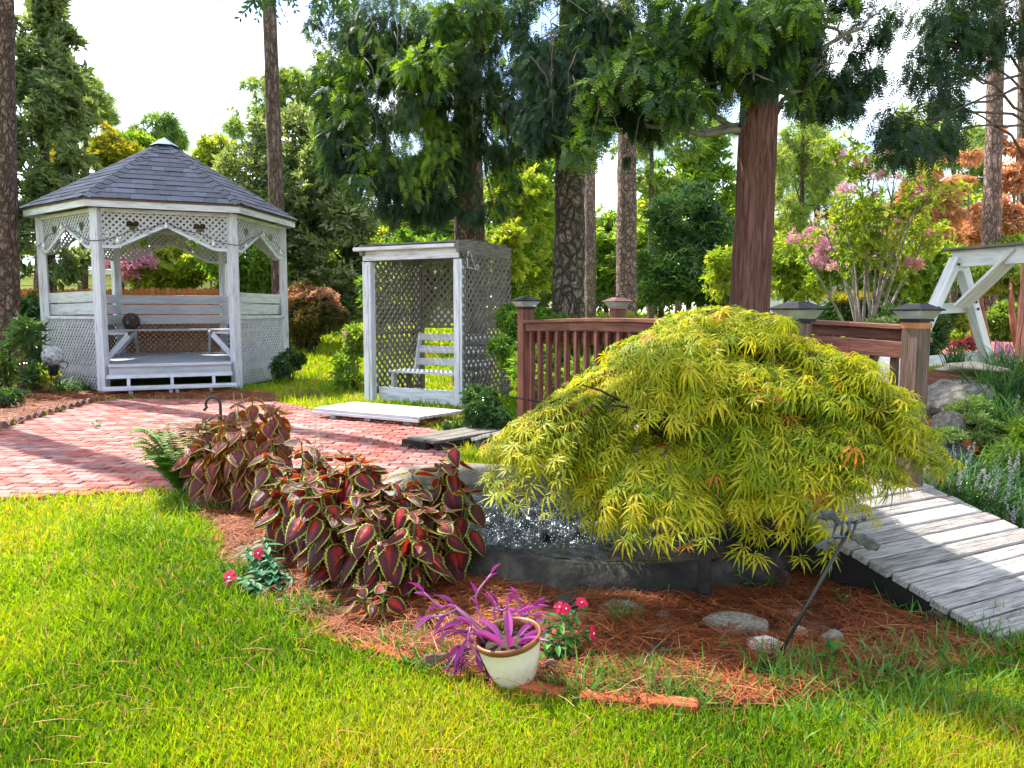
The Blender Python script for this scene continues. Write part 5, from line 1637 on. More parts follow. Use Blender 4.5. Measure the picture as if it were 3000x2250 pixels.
def coleus_leaf(seed, curl, mat):
    r = random.Random(seed)
    rows = 19
    tt = [i / (rows - 1) for i in range(rows)]
    xs_ = [-1, -.82, -.5, -.2, 0, .2, .5, .82, 1]
    V, L, F = [], [], []
    for i, t in enumerate(tt):
        w = .40 * (math.sin(PI * min(1, t ** .62)) ** .75 if 0 < t < 1 else 0) * (1 - .25 * t) + .004
        tooth = 1 + (.16 if i % 2 else -.02) * (1 if 0 < t < 1 else 0)
        for x in xs_:
            ww = w * (tooth if abs(x) == 1 else 1) * x
            y = t - (.07 * abs(x) ** 1.5 * (1 - t) ** 3 * 1.4)
            z = -curl * t * t - .10 * x * x * (w / .4) + .018 * math.cos(t * 26 - abs(x) * 5) * (abs(x) * (1 - abs(x))) * 2 + r.uniform(-.004, .004)
            z += .03 * (1 - abs(x)) * 0 - (.02 if x == 0 else 0)
            V.append((ww, y, z)); L.append((x, t, 1.0 if abs(x) == 1 else (.3 if abs(x) > .8 else 0)))
    k = len(xs_)
    for i in range(rows - 1):
        for j in range(k - 1): F.append((i * k + j, i * k + j + 1, (i + 1) * k + j + 1, (i + 1) * k + j))
    return mesh_np('leaf', V, F, mat, smooth=True, lc=L)
CL = {'coleus': [coleus_leaf(s, c_, M['coleus']) for s, c_ in ((1, .18), (2, .36), (3, -.06), (4, .55), (8, .25))],
      'coleus2': [coleus_leaf(s, c_, M['coleus2']) for s, c_ in ((5, .25), (6, .5), (7, .0), (9, .35))]}
def leaf_obj(name, me, parent, p, d, nrm, s_):
    d = Vector(d).normalized(); x = d.cross(Vector(nrm))
    if x.length < 1e-3: x = Vector((1, 0, 0))
    x.normalize(); z = x.cross(d)
    return put(name, me, parent, axes_mat(p, x, d, z, s_))
def coleus(u, v, h, rad, nst, mat, label, lsize=.125, spikes=0, seed=1, squash=1.0):
    r = random.Random(seed)
    b0 = gnd(u, v)
    t = thing('coleus_plant', b0, label, 'coleus', 'coleus along the bed')
    stem = MB()
    for s_ in range(nst):
        a = 2 * PI * s_ / nst + r.uniform(-.3, .3)
        rr = rad * math.sqrt((s_ + .6) / nst)
        hh = h * r.uniform(.66, 1.08) * (1 - .25 * (rr / rad) ** 2)
        tip = b0 + Vector((math.cos(a) * rr, math.sin(a) * rr * squash, hh))
        foot = b0 + Vector((math.cos(a) * rr * .35, math.sin(a) * rr * .35 * squash, 0))
        mid = foot.lerp(tip, .5) + Vector((math.cos(a), math.sin(a) * squash, 0)) * (.18 * rr)
        curve = [foot.lerp(mid, q).lerp(mid.lerp(tip, q), q) for q in np.linspace(0, 1, 9)]
        stem.tube(curve, list(np.linspace(.008, .004, 9)), 5)
        nodes = max(3, int(hh / .066))
        az = r.uniform(0, PI)
        for k in range(nodes):
            f = .22 + .78 * k / (nodes - 1)
            p = foot.lerp(mid, f).lerp(mid.lerp(tip, f), f)
            az += PI / 2 + r.uniform(-.35, .35)
            topq = f > .93
            sz = lsize * (.68 if topq else .85 if f > .8 else r.uniform(.8, 1.15))
            for q in range(2):
                aa_ = az + q * PI
                od = Vector((math.cos(aa_), math.sin(aa_), 0))
                outw = Vector((math.cos(a), math.sin(a), 0))
                if not topq and od.dot(outw) < -.45 and r.random() < .5: continue
                droop = r.uniform(-.15, .35) if topq else r.uniform(.55, 1.5)
                d = od + outw * .25 - UP * droop + Vector((r.uniform(-.35, .35), r.uniform(-.35, .35), 0))
                pet = p + od * sz * (.22 if topq else .42) + UP * .012
                stem.tube([p, p.lerp(pet, .6) + UP * .008, pet], .0028, 4, cap=False)
                leaf_obj('leaf', r.choice(CL[mat]), t, pet, d, UP + od * (.9 if not topq else -.2) + Vector((r.uniform(-.65, .65), r.uniform(-.65, .65), 0)), sz)
            if topq:
                for q in range(2):
                    aa_ = az + PI / 2 + q * PI
                    leaf_obj('leaf', r.choice(CL[mat]), t, p + UP * .015, Vector((math.cos(aa_), math.sin(aa_), .5)), UP, sz * .6)
    stem.build('stems', M['stalk'], t)
    for q in range(spikes):
        a = r.uniform(0, 6.28); p0 = b0 + Vector((math.cos(a) * rad * .5, math.sin(a) * rad * .5, h * .75)); ln = r.uniform(.22, .32)
        lean = Vector((r.uniform(-.25, .25), r.uniform(-.2, .2), 1)).normalized()
        b = MB(); b.tube([p0, p0 + lean * ln], [.003, .0015], 4)
        for k in range(26):
            f = .35 + .65 * k / 26; dd = Vector(rnd_dirs(1)[0]); c_ = p0 + lean * ln * f
            b.tube([c_, c_ + dd * .011 * (1.3 - f), c_ + dd * .013 * (1.3 - f) - UP * .004], [.002, .0035, .001], 4)
        b.build('flower_spike', surf('spent_flower_spike', [(.3, .2, .12), (.42, .3, .2)], 20, .8, 0) if 'spike' not in M else M['spike'], t)
M['spike'] = surf('spent_flower_spike', [(.32, .2, .13), (.45, .32, .2)], 20, .8, 0)
coleus(655, 1478, .64, .25, 13, 'coleus2', 'bronze coleus at the back of the row next to the fern', .135, 0, 11)
coleus(775, 1490, .78, .32, 16, 'coleus2', 'tallest bronze coleus with orange undersides and flower spikes', .135, 2, 12)
coleus(905, 1620, .64, .27, 18, 'coleus', 'maroon coleus in the middle of the row behind the vinca', .142, 1, 13)
coleus(1035, 1690, .64, .29, 19, 'coleus', 'broad maroon lime-edged coleus right of the vinca', .147, 1, 14)
coleus(1165, 1735, .52, .24, 16, 'coleus', 'lower maroon coleus at the front of the row', .145, 0, 15)
coleus(1290, 1680, .68, .19, 10, 'coleus', 'upright maroon coleus at the pond end of the row', .147, 0, 16)
coleus(1105, 1822, .17, .09, 4, 'coleus', 'small red-centred coleus seedling at the bed front', .095, 0, 17)

# ================================================================== vinca
M['vinca'] = leafmat('glossy_vinca_leaf', [(.02, .1, .02), (.05, .19, .035), (.1, .28, .04)], .35, (1.1, 1.2, .5), .5, .3, objrand=True)
M['vinca_blue'] = leafmat('bluish_vinca_leaf', [(.02, .1, .045), (.05, .18, .085), (.09, .24, .1)], .3, (1.1, 1.2, .6), .5, .3, objrand=True)
def oval_leaf(mat, w=.34, fold=.06, curl=.2):
    V, F = [], []
    rows = 8
    for i in range(rows):
        t = i / (rows - 1); ww = w * .5 * max(.03, math.sin(PI * t ** .85)) ** .8 if t < 1 else .004
        for x in (-1, 0, 1): V.append((ww * x, t, fold * abs(x) - curl * t * t))
    for i in range(rows - 1):
        for j in (0, 1): F.append((i * 3 + j, i * 3 + j + 1, i * 3 + j + 4, i * 3 + j + 3))
    return mesh_np('leaf', V, F, mat, smooth=True)
def petal_mesh(mat):
    V = [(0, 0, 0), (-.35, .5, .03), (0, .55, -.03), (.35, .5, .03), (-.42, .85, -.04), (0, 1, -.1), (.42, .85, -.04)]
    F = [(0, 2, 1, 1), ]
    me = bpy.data.meshes.new('petal'); me.from_pydata(V, [], [(0, 2, 1), (0, 3, 2), (1, 2, 5, 4), (2, 3, 6, 5)]); me.materials.append(mat); me.update(); return me
M['petal'] = leafmat('crimson_petal', [(.55, .01, .06), (.65, .015, .09)], .35, (1.1, .8, .8), .5, .3, objrand=True)
M['petal_eye'] = surf('white_flower_eye', [(.75, .7, .7), (.8, .8, .8)], 5, .6, 0)
VL = [oval_leaf(M['vinca']), oval_leaf(M['vinca'], .38, .09, .4)]; VB = [oval_leaf(M['vinca_blue'], .4), oval_leaf(M['vinca_blue'], .42, .09, .35)]
PM = petal_mesh(M['petal'])
def flower(t, p, nrm, s_):
    nrm = Vector(nrm).normalized(); a1 = nrm.orthogonal().normalized(); a2 = nrm.cross(a1)
    for i in range(5):
        a = 2 * PI * i / 5
        leaf_obj('petal', PM, t, p, a1 * math.cos(a) + a2 * math.sin(a), nrm, s_)
    b = MB(); b.lathe([(s_ * .16, 0), (s_ * .12, .004), (.001, .006)], axes_mat(p + nrm * .001, a1, a2, nrm), 6); b.build('flower_eye', M['petal_eye'], t)
def vinca(name_lbl, stems, leafs, ls, flowers, seed):
    r = random.Random(seed)
    t = thing('vinca_plant', stems[0][0], name_lbl, 'vinca')
    sm = MB()
    for (a, b_) in stems:
        a, b_ = Vector(a), Vector(b_)
        mid = a.lerp(b_, .5) + Vector((r.uniform(-.02, .02), r.uniform(-.02, .02), .02))
        sm.tube([a, mid, b_], [.004, .0035, .0025], 5)
        n_ = max(3, int((b_ - a).length / .026)); az = r.uniform(0, 6)
        for k in range(n_):
            f = .22 + .78 * k / (n_ - 1)
            p = a.lerp(mid, f).lerp(mid.lerp(b_, f), f); az += PI / 2
            for q in range(2):
                od = Vector((math.cos(az + q * PI), math.sin(az + q * PI), 0))
                leaf_obj('leaf', r.choice(leafs), t, p, od + UP * r.uniform(-.4, .35), UP + od * -.2, ls * r.uniform(.75, 1.15) * (.7 if f > .92 else 1))
    sm.build('stems', M['stalk'], t)
    for p, nr_, s_ in flowers: flower(t, p, nr_, s_)
v0 = g3(1622, 1955)
vinca('upright red-flowered vinca right of the cream pot', [(v0, at(1648, 1792, 3.02)), (v0, at(1700, 1775, 3.08)), (v0, at(1730, 1850, 3.02)), (v0, at(1600, 1880, 3.0)), (v0, at(1680, 1870, 2.98)), (v0, at(1605, 1810, 3.05))], VL, .062,
      [(at(1640, 1779, 3.0), (-.2, -.8, .6), .027), (at(1658, 1783, 2.99), (.3, -.8, .4), .024), (at(1704, 1765, 3.06), (.1, -.6, .8), .028), (at(1738, 1856, 3.0), (.9, -.5, .1), .034), (at(1630, 1965, 2.98), (0, -.5, .8), .02)], 5)
v1 = g3(828, 1765)
vinca('low vinca with pink-red flowers on the lawn edge beside the coleus', [(v1, at(755, 1635, 3.85)), (v1, at(715, 1600, 3.95)), (v1, at(800, 1640, 3.8)), (v1, at(840, 1680, 3.75)), (v1, at(690, 1690, 3.75)), (v1, at(790, 1740, 3.7)), (v1, at(730, 1700, 3.7)), (v1, at(770, 1575, 3.95))], VB, .085,
      [(at(757, 1621, 3.8), (-.1, -.9, .4), .03), (at(672, 1692, 3.72), (-.3, -.8, .5), .042), (at(825, 1742, 3.64), (.1, -.8, .6), .03)], 6)

# ================================================================== purple heart in the pot
M['purple'] = leafmat('purple_heart_leaf', [(.15, .02, .14), (.27, .035, .23), (.4, .08, .32)], .25, (1.2, .7, 1.0), .4, .4, objrand=True)
M['purple_stem'] = surf('mauve_stem', [(.3, .1, .24), (.42, .18, .34)], 10, .5, 0)
def strap_leaf(mat, w=.2, curl=.25):
    V, F = [], []
    for i in range(9):
        t = i / 8; ww = w * .5 * (math.sin(PI * (.16 + .84 * t)) ** .9 if t < 1 else .01)
        for x in (-1, -.5, 0, .5, 1): V.append((ww * x * .7, t, ww * abs(x) * .8 - curl * t * t))
    for i in range(8):
        for j in range(4): F.append((i * 5 + j, i * 5 + j + 1, i * 5 + j + 6, i * 5 + j + 5))
    return mesh_np('leaf', V, F, mat, smooth=True)
PL = [strap_leaf(M['purple'], .38, .2), strap_leaf(M['purple'], .32, .4), strap_leaf(M['purple'], .4, .05)]
ph = thing('purple_heart_plant', tw @ Vector((0, 0, PH - .03)), 'trailing purple-leaved plant spilling from the cream pot', 'plant')
ps = MB()
pr = random.Random(4)
pc = tw @ Vector((0, 0, PH - .035))
stems_ = [([(1440, 1870), (1400, 1790), (1392, 1740), (1440, 1680)], 2.95), ([(1450, 1870), (1330, 1770), (1290, 1780), (1240, 1735)], 2.92), ([(1440, 1880), (1340, 1780), (1310, 1800), (1245, 1810)], 2.88),
          ([(1430, 1880), (1380, 1850), (1350, 1900), (1310, 1960)], 2.84), ([(1430, 1885), (1390, 1900), (1370, 1940), (1325, 1985)], 2.8), ([(1420, 1890), (1370, 1880), (1360, 1930)], 2.82),
          ([(1470, 1860), (1440, 1780), (1480, 1790), (1490, 1760)], 2.98), ([(1520, 1850), (1530, 1790), (1510, 1740)], 3.05), ([(1530, 1850), (1540, 1800), (1570, 1770)], 3.04), ([(1420, 1885), (1380, 1830), (1370, 1880), (1430, 1965)], 2.76),
          ([(1450, 1860), (1500, 1800), (1570, 1800)], 2.9), ([(1500, 1860), (1470, 1820), (1450, 1760)], 3.0), ([(1430, 1880), (1360, 1820), (1320, 1850)], 2.86), ([(1440, 1890), (1400, 1880), (1420, 1930)], 2.78)]
for uv, Y_ in stems_:
    uv2 = interp(uv, 9)
    pts = [at(u, v, Y_ + .04 * (1 - i / 8)) for i, (u, v) in enumerate(uv2)]
    ps.tube(pts, list(np.linspace(.005, .0032, 9)), 6)
    for i in (3, 5, 7, 8):
        d = (pts[i] - pts[i - 1]).normalized()
        off = Vector(rnd_dirs(1)[0])
        leaf_obj('leaf', pr.choice(PL), ph, pts[i], d + off * (.5 if i < 8 else .15) + UP * (.1), UP + off * .4, pr.uniform(.055, .1) * (1 if i < 8 else .8))
for a in range(8):
    an_ = a * .8; d = Vector((math.cos(an_), math.sin(an_) * .7, .75))
    leaf_obj('leaf', PL[a % 3], ph, pc + Vector((math.cos(an_) * .05, math.sin(an_) * .04, 0)), d, UP, pr.uniform(.1, .15))
ps.build('stems', M['purple_stem'], ph)
# tiny green seedling in the pot
sd_t = thing('pot_seedling', pc, 'small bright green succulent sprig among the purple leaves', 'plant')
P_, D_ = [], []
sc0 = at(1487, 1862, 2.86)
for i in range(60):
    P_.append(list(sc0 + Vector((pr.gauss(0, .014), pr.gauss(0, .012), pr.uniform(0, .045))))); D_.append([pr.gauss(0, .6), pr.gauss(0, .6), pr.uniform(.1, 1)])
tl = tpl_leaf(.45)
V, F, vv = scatter(tl[0], tl[1], np.array(P_), rot_from(np.array(D_), rnd_dirs(60)), rng.uniform(.012, .02, 60), .7 + .3 * rng.random(60))
put('leaves', mesh_np('leaves', V, F, M['weed'], vv), sd_t)

# ================================================================== small leafy weeds in the bed
def leafy(u, v, h, n, ls, mat, label, name='seedling', tplx=None, rad=.05, Y=None, cat='plant', group='seedlings in the straw'):
    b0 = g3(u, v)
    t = thing(name, b0, label, cat, group)
    k = tplx or tl
    st = MB(); P_, D_ = [], []
    for s_ in range(max(2, n // 6)):
        tip = b0 + Vector((random.gauss(0, rad), random.gauss(0, rad), h * random.uniform(.5, 1)))
        st.tube([b0, b0.lerp(tip, .5) + UP * h * .1, tip], [.0025, .002, .001], 4)
        for q in range(6):
            f = random.uniform(.35, 1); P_.append(list(b0.lerp(tip, f))); D_.append([random.gauss(0, 1), random.gauss(0, 1), random.uniform(-.2, .6)])
    n2 = len(P_)
    V, F, vv = scatter(k[0], k[1], np.array(P_), rot_from(np.array(D_), np.array([0, 0, 1.]) + rnd_dirs(n2) * .4), ls * rng.uniform(.7, 1.2, n2), rng.random(n2))
    put('leaves', mesh_np('leaves', V, F, mat, vv), t); st.build('stems', M['stalk'], t)
leafy(2490, 1790, .09, 14, .04, M['weed'], 'bright green seedling before the bridge stringer')
leafy(2235, 1735, .13, 22, .045, M['weed'], 'dark green sprig near the dark pine cone', rad=.07)
leafy(2430, 1960, .12, 8, .06, M['weed'], 'single upright green weed left of the bridge ramp', rad=.02)
leafy(1340, 1700, .07, 24, .035, M['weed'], 'low green weeds between coleus and pond wall', rad=.08)
leafy(1270, 1830, .07, 26, .022, M['weed'], 'tiny ferny weeds left of the purple plant', rad=.06)
leafy(2080, 1905, .07, 36, .022, M['weed'], 'fine bluish weeds in front of the big flat rock', rad=.12)
leafy(930, 1795, .08, 20, .04, M['weed'], 'low green vinca sprig by the coleus feet', rad=.06)
leafy(290, 1258, .12, 24, .05, M['weed'], 'small green seedling in the left straw bed', rad=.1)
leafy(1810, 1845, .2, 10, .035, M['weed'], 'spindly green weed behind the grey flat rock', rad=.04)

# ================================================================== fern
M['fern'] = leafmat('fern_pinnae', [(.06, .17, .02), (.13, .27, .03), (.26, .38, .06)], .5, (1.2, 1.2, .5), .55)
fb = gnd(535, 1462)
ft = thing('fern', fb, 'light green arching fern at the patio corner', 'fern')
lf = tpl_leaf(.34, .03, .05)
for i in range(48):
    a = i * 2.4; L = random.uniform(.45, .72)
    d = Vector((math.cos(a), math.sin(a), 0)); rise = random.uniform(.8, 1.6)
    P_, D_, S_ = [], [], []
    pts = []
    for j in range(22):
        s_ = j / 21 * L
        p = fb + d * (s_ * .5) + UP * (1.25 * rise * s_ - 1.15 * s_ * s_ * rise + .02)
        pts.append(p)
    for j in range(3, 22):
        tn = (pts[j] - pts[j - 1]).normalized(); sd2 = tn.cross(UP).normalized()
        for sg in (-1, 1):
            P_.append(list(pts[j])); D_.append(list(sd2 * sg + tn * .25 - UP * .15)); S_.append(.105 * math.sin(PI * (.12 + .86 * j / 22)) ** .8)
    n2 = len(P_)
    V, F, vv = scatter(lf[0], lf[1], np.array(P_), rot_from(np.array(D_), np.array([0, 0, 1.]) + rnd_dirs(n2) * .2), np.array(S_), np.clip(rng.normal(.5, .2, n2), 0, 1))
    fo = put('frond', mesh_np('frond', V, F, M['fern'], vv), ft)
    MB().tube([pts[0], pts[7], pts[14], pts[21]], [.003, .0025, .002, .001], 4).build('rachis', M['stalk'], fo)

# ================================================================== strappy clumps and bank planting
M['liriope'] = leafmat('liriope_blades', [(.02, .075, .025), (.045, .13, .03), (.1, .22, .04)], .35, (1.2, 1.2, .5), .35, .45)
M['lilac'] = leafmat('pale_lilac_florets', [(.45, .4, .5), (.6, .55, .65)], .3, (1, 1, 1), .6)
def strappy(p, n, h, w, mat, label, spread=.5, name='liriope_clump', spikes=0, group='grassy clumps', cat='ornamental grass'):
    t = thing(name, p, label, cat, group)
    x = rng.normal(0, .05 * h / .3, n); y = rng.normal(0, .05 * h / .3, n)
    d = np.stack([rng.normal(0, spread, n), rng.normal(0, spread, n), np.ones(n)], -1)
    tV = np.array([(-.5, 0, 0), (.5, 0, 0), (-.45, .4, .03), (.45, .4, .03), (-.32, .75, .2), (.32, .75, .2), (0, 1, .5)], float)
    tF = np.array([(0, 1, 3), (0, 3, 2), (2, 3, 5), (2, 5, 4), (4, 5, 6)])
    out_ = np.stack([d[:, 0], d[:, 1], 0 * x], -1)
    hh = h * rng.uniform(.6, 1.25, n)
    V, F, vv = scatter(tV, tF, np.array(p)[None] + np.stack([x, y, 0 * x - .01], -1), rot_from(d, out_ + rnd_dirs(n) * .25), hh, rng.random(n), w / hh)
    put('blades', mesh_np('blades', V, F, mat, vv), t)
    for s_ in range(spikes):
        q = Vector(p) + Vector((random.gauss(0, .07), random.gauss(0, .07), 0)); tip = q + Vector((random.gauss(0, .06), random.gauss(0, .06) - .03, h * random.uniform(.75, 1.05)))
        MB().tube([q, tip], .0022, 4).build('flower_stalk', M['stalk'], t)
        m_ = 46; f = rng.uniform(.5, 1, m_)
        c_ = np.array(q)[None] + (np.array(tip) - np.array(q))[None] * f[:, None]
        V, F, vv = scatter(oct_V, oct_F, c_ + rnd_dirs(m_) * .009, rot_from(rnd_dirs(m_), rnd_dirs(m_)), rng.uniform(.003, .0055, m_), rng.random(m_))
        put('flower_spike', mesh_np('flower_spike', V, F, M['lilac'], vv), t)
k = 0
LAB = ['liriope clump nearest the bridge ramp with lilac spikes', 'liriope clump at the bridge post foot', 'liriope clump with many pale spikes right of the ramp', 'liriope clump at the right picture edge above the ramp', 'liriope clump below the dark slate slab',
       'liriope clump between slate slab and right picture edge', 'liriope clump low at the right picture edge', 'tall grass clump over the boulders', 'tall grass clump at the top of the bank', 'tall grass clump at the upper right picture edge', 'tall grass clump mid bank by the ivy',
       'tall grass clump mid bank at the right edge', 'grass clump below the swing foot rail', 'grass clump right of the swing foot']
for i, (u, v, Y_, n, h, sp_, sk_) in enumerate(((2800, 1490, 4.9, 130, .34, .45, 5), (2745, 1440, 5.0, 90, .32, .45, 2), (2870, 1520, 4.75, 140, .34, .5, 7), (2960, 1580, 4.5, 130, .3, .5, 4), (2840, 1420, 5.4, 110, .32, .5, 3),
      (2930, 1440, 5.2, 130, .32, .55, 3), (2995, 1500, 4.9, 130, .3, .55, 2), (2900, 1190, 6.9, 170, .5, .35, 0), (2960, 1150, 7.3, 170, .5, .35, 0), (3010, 1200, 7.0, 170, .5, .4, 0), (2930, 1270, 6.3, 150, .42, .45, 1),
      (3000, 1310, 6.1, 170, .42, .45, 0), (2800, 1070, 8.2, 90, .3, .35, 0), (2930, 1090, 8.2, 140, .32, .4, 0))):
    p = at(u, v, Y_); p.z = min(p.z, float(gz(p.x, p.y)) + .12)
    strappy(p, n, h, .011, M['liriope'], LAB[i], sp_, spikes=sk_)
gp_ = g3(235, 1150)
strappy(gp_, 120, .32, .016, M['liriope'], 'dark strappy clump at the gazebo left post', .7)
strappy(g3(180, 1152), 110, .34, .016, M['weed'], 'light green strappy clump below the gazing ball', .7)
strappy(g3(815, 1128), 60, .45, .012, M['weed'], 'thin grass tuft at the gazebo right corner', .5)

def shrub(name, label, base, clumps, n, ls, mat, tplx, stems=5, srad=.02, cat='shrub', group=None, smat='twig', cut=.36, jscale=2.0, out=.8, droop=.1, var=(.5, .25), extra=()):
    t = thing(name, base, label, cat, group)
    crown('foliage', t, clumps, n, ls, mat, tplx, cut=cut, jscale=jscale, out=out, droop=droop, var=var)
    b = MB()
    for s_ in range(stems):
        c_ = clumps[s_ % len(clumps)]
        tip = Vector(c_[0]) + Vector((random.uniform(-.5, .5) * c_[1][0], random.uniform(-.5, .5) * c_[1][1], c_[1][2] * .4))
        f0 = Vector(base) + Vector((random.gauss(0, srad * 2.5), random.gauss(0, srad * 2.5), -.05))
        mid = f0.lerp(tip, .5) + Vector((0, 0, .15 * (tip.z - f0.z))) - (tip - f0).cross(UP) * random.uniform(-.08, .08)
        b.tube([f0.lerp(mid, q).lerp(mid.lerp(tip, q), q) for q in np.linspace(0, 1, 7)], list(np.linspace(srad, srad * .3, 7)), 6)
    b.build('stems', M[smat], t)
    for (en, ec, ek, es, em_, et, kw) in extra: crown(en, t, ec, ek, es, em_, et, **kw)
    return t
def cl(u, v, Y, w, h, d=None):
    """a clump seen at (u, v), w by h pixels across, at distance Y"""
    p = at(u, v, Y); s_ = Y / FPX / 2
    return (tuple(p), (w * s_, (d if d else w * s_), h * s_))
M['dk_leaf'] = leafmat('dark_glossy_leaf', [(.012, .04, .016), (.03, .085, .025), (.07, .15, .03), (.2, .28, .06)], .3, (1.3, 1.3, .5), .28, .6, pos=(0, .4, .8, 1))
M['mid_leaf'] = leafmat('mid_green_leaf', [(.045, .12, .02), (.12, .24, .04), (.24, .36, .06), (.42, .48, .09)], .55, (1.3, 1.25, .4), .4, .35)
M['lime_leaf'] = leafmat('yellow_green_leaf', [(.11, .21, .03), (.23, .34, .05), (.38, .45, .07), (.5, .5, .12)], .58, (1.25, 1.15, .35), .45, .3)
M['ivy'] = leafmat('variegated_ivy', [(.06, .14, .03), (.16, .26, .06), (.5, .52, .22)], .35, (1.2, 1.2, .5), .4, .4)
shrub('ivy_mound', 'dark ivy-covered shrub at the right foot of the arbor', g3(1400, 1275), [cl(1400, 1205, 8.7, 130, 120), cl(1440, 1235, 8.5, 110, 90), cl(1370, 1240, 8.7, 90, 80)], 2600, .062, M['dk_leaf'], T_CL[0], 4, .012, jscale=5)
shrub('ivy_patch', 'pale variegated ivy trailing over the bank rocks', at(2840, 1230, 6.2), [cl(2840, 1195, 6.3, 110, 70), cl(2860, 1250, 6.1, 110, 70), cl(2780, 1275, 5.9, 80, 40), cl(2900, 1290, 6.0, 90, 40)], 900, .045, M['ivy'], T_CL[1], 5, .004, cat='ivy', jscale=6)
shrub('rosemary_bush', 'fine-needled green bush with rusty tips at the right edge', at(2970, 1430, 5.6), [cl(2960, 1370, 5.6, 170, 130), cl(3010, 1300, 5.8, 120, 100)], 1300, .07, M['mid_leaf'], T_CLN, 5, .01, jscale=4)
shrub('bank_shrub', 'dark-leaved sapling beside the mossy slab', at(2835, 1200, 6.9), [cl(2835, 1130, 6.9, 70, 110)], 60, .07, M['dk_leaf'], T_CL[0], 2, .006)
# tall narrow-leaved plants left of the gazebo
for i, (u, v, Y_) in enumerate(((20, 1160, 11.6), (65, 1165, 11.5), (100, 1150, 12.4))):
    p = gnd(u, v); p = Vector((p.x, p.y, 0))
    shrub('willowy_plant', ['tall dark narrow-leaved plant at the left picture edge', 'tall dark narrow-leaved plant left of the gazing ball', 'narrow-leaved plant right beside the gazing ball'][i], p,
          [cl(u + 2, 1000, p.y, 60, 130), cl(u - 5, 1075, p.y, 56, 100)], 95, .17, M['dk_leaf'], T_CLN, 7, .014, cat='plant', group='tall plants by the gazebo', jscale=3, var=(.62, .25))
shrub('low_shrub', 'low dark shrub at the left picture edge base', g3(30, 1190), [cl(30, 1165, 11.0, 90, 40)], 160, .09, M['dk_leaf'], T_CL[0], 3, .008)
shrub('yellow_groundcover', 'sunlit yellow-green groundcover between the left plants', g3(100, 1120), [cl(110, 1075, 13.8, 90, 90), cl(80, 1110, 13.4, 140, 60)], 500, .11, M['lime_leaf'], T_CL[0], 4, .008)
shrub('low_shrub', 'small dark shrub at the gazebo right corner', g3(850, 1118), [cl(860, 1060, 14.6, 70, 70), cl(825, 1075, 14.6, 60, 60)], 420, .1, M['dk_leaf'], T_CL[0], 9, .014, cut=.42)
M['faded_pink'] = leafmat('faded_pink_flower', [(.5, .22, .28), (.6, .42, .42)], .3, (1, .9, .9), .6)
shrub('hydrangea', 'leggy hydrangea with faded pink heads left of the arbor post', g3(1045, 1145), [cl(1040, 1000, 13.4, 70, 90), cl(1030, 1070, 13.4, 100, 90), cl(1020, 1115, 13.2, 80, 50)], 420, .12, M['mid_leaf'], T_CL[1], 10, .012, cut=.42, extra=[('flower_heads', [cl(1022, 990, 13.3, 32, 32), cl(1030, 1008, 13.3, 22, 20)], 60, .06, M['faded_pink'], T_CL[1], dict(cut=0))])
shrub('pond_sedge', 'green leaves growing by the far side of the bridge', at(1600, 1130, 8.6), [cl(1560, 1090, 8.6, 120, 100), cl(1660, 1110, 8.4, 160, 90)], 420, .12, M['mid_leaf'], T_CLN, 5, .006)

# ================================================================== trees
def trunk(parent, pts, rads, mat, n=30, seg=None, disp=.06, name='trunk', dsc=3.0, lst=.5):
    """tapered trunk with an uneven, fluted surface"""
    P = np.array([list(p) for p in pts], float); Rr = np.array(rads, float)
    L = np.linalg.norm(P[-1] - P[0]); seg = seg or max(6, int(L / .12))
    t = np.linspace(0, len(P) - 1, seg)
    C_ = np.stack([np.interp(t, np.arange(len(P)), P[:, k]) for k in range(3)], -1)
    R_ = np.interp(t, np.arange(len(P)), Rr)
    a = np.linspace(0, 2 * PI, n, endpoint=False)
    ring_ = np.stack([np.cos(a), np.sin(a), 0 * a], -1)
    N = ring_[None].repeat(seg, 0)
    s_ = np.linspace(0, L, seg)
    lc = np.stack([np.repeat(s_, n) + random.random() * 30, (N[:, :, 0] * R_[:, None]).ravel(), (N[:, :, 1] * R_[:, None]).ravel()], -1)
    q = lc * np.array([lst, 1, 1])
    h = (vnoise(q, dsc / max(R_.mean(), .05) * .25) - .5) * 1.2 + (vnoise(q * np.array([1, 1, 1]), dsc * 4) - .5) * .5
    V = C_[:, None] + N * (R_[:, None] * (1 + disp * h.reshape(seg, n) * 1.6))[:, :, None]
    ii = np.arange(seg * n).reshape(seg, n)
    F = np.stack([ii[:-1], np.roll(ii, -1, 1)[:-1], np.roll(ii, -1, 1)[1:], ii[1:]], -1).reshape(-1, 4)
    return put(name, mesh_np(name, V.reshape(-1, 3), F, mat, smooth=True, lc=lc), parent)

def limbs(parent, starts, clumps, r0, mat, sag=-.1, name='limbs', twigs_=3):
    b = MB()
    for c_ in clumps:
        e_ = Vector(c_[0]); s_ = random.choice(sorted(starts, key=lambda p: abs(p.z - e_.z + .2 * (Vector((p.x, p.y, 0)) - Vector((e_.x, e_.y, 0))).length))[:3])
        md = s_.lerp(e_, .5) + UP * (sag * -1 * (e_ - s_).length)
        pts = [s_.lerp(md, q).lerp(md.lerp(e_, q), q) + Vector((random.gauss(0, .03), random.gauss(0, .03), random.gauss(0, .03))) for q in np.linspace(0, 1, 8)]
        b.tube(pts, list(np.linspace(r0, r0 * .3, 8)), 6)
        for k in range(twigs_):
            en = e_ + Vector([random.uniform(-.8, .8) * c_[1][i] for i in range(3)])
            q = pts[random.choice((5, 6, 7))]
            b.tube([q, q.lerp(en, .5) + UP * random.uniform(-.1, .15), en], [r0 * .35, r0 * .2, r0 * .06], 4)
    return b.build(name, mat, parent)

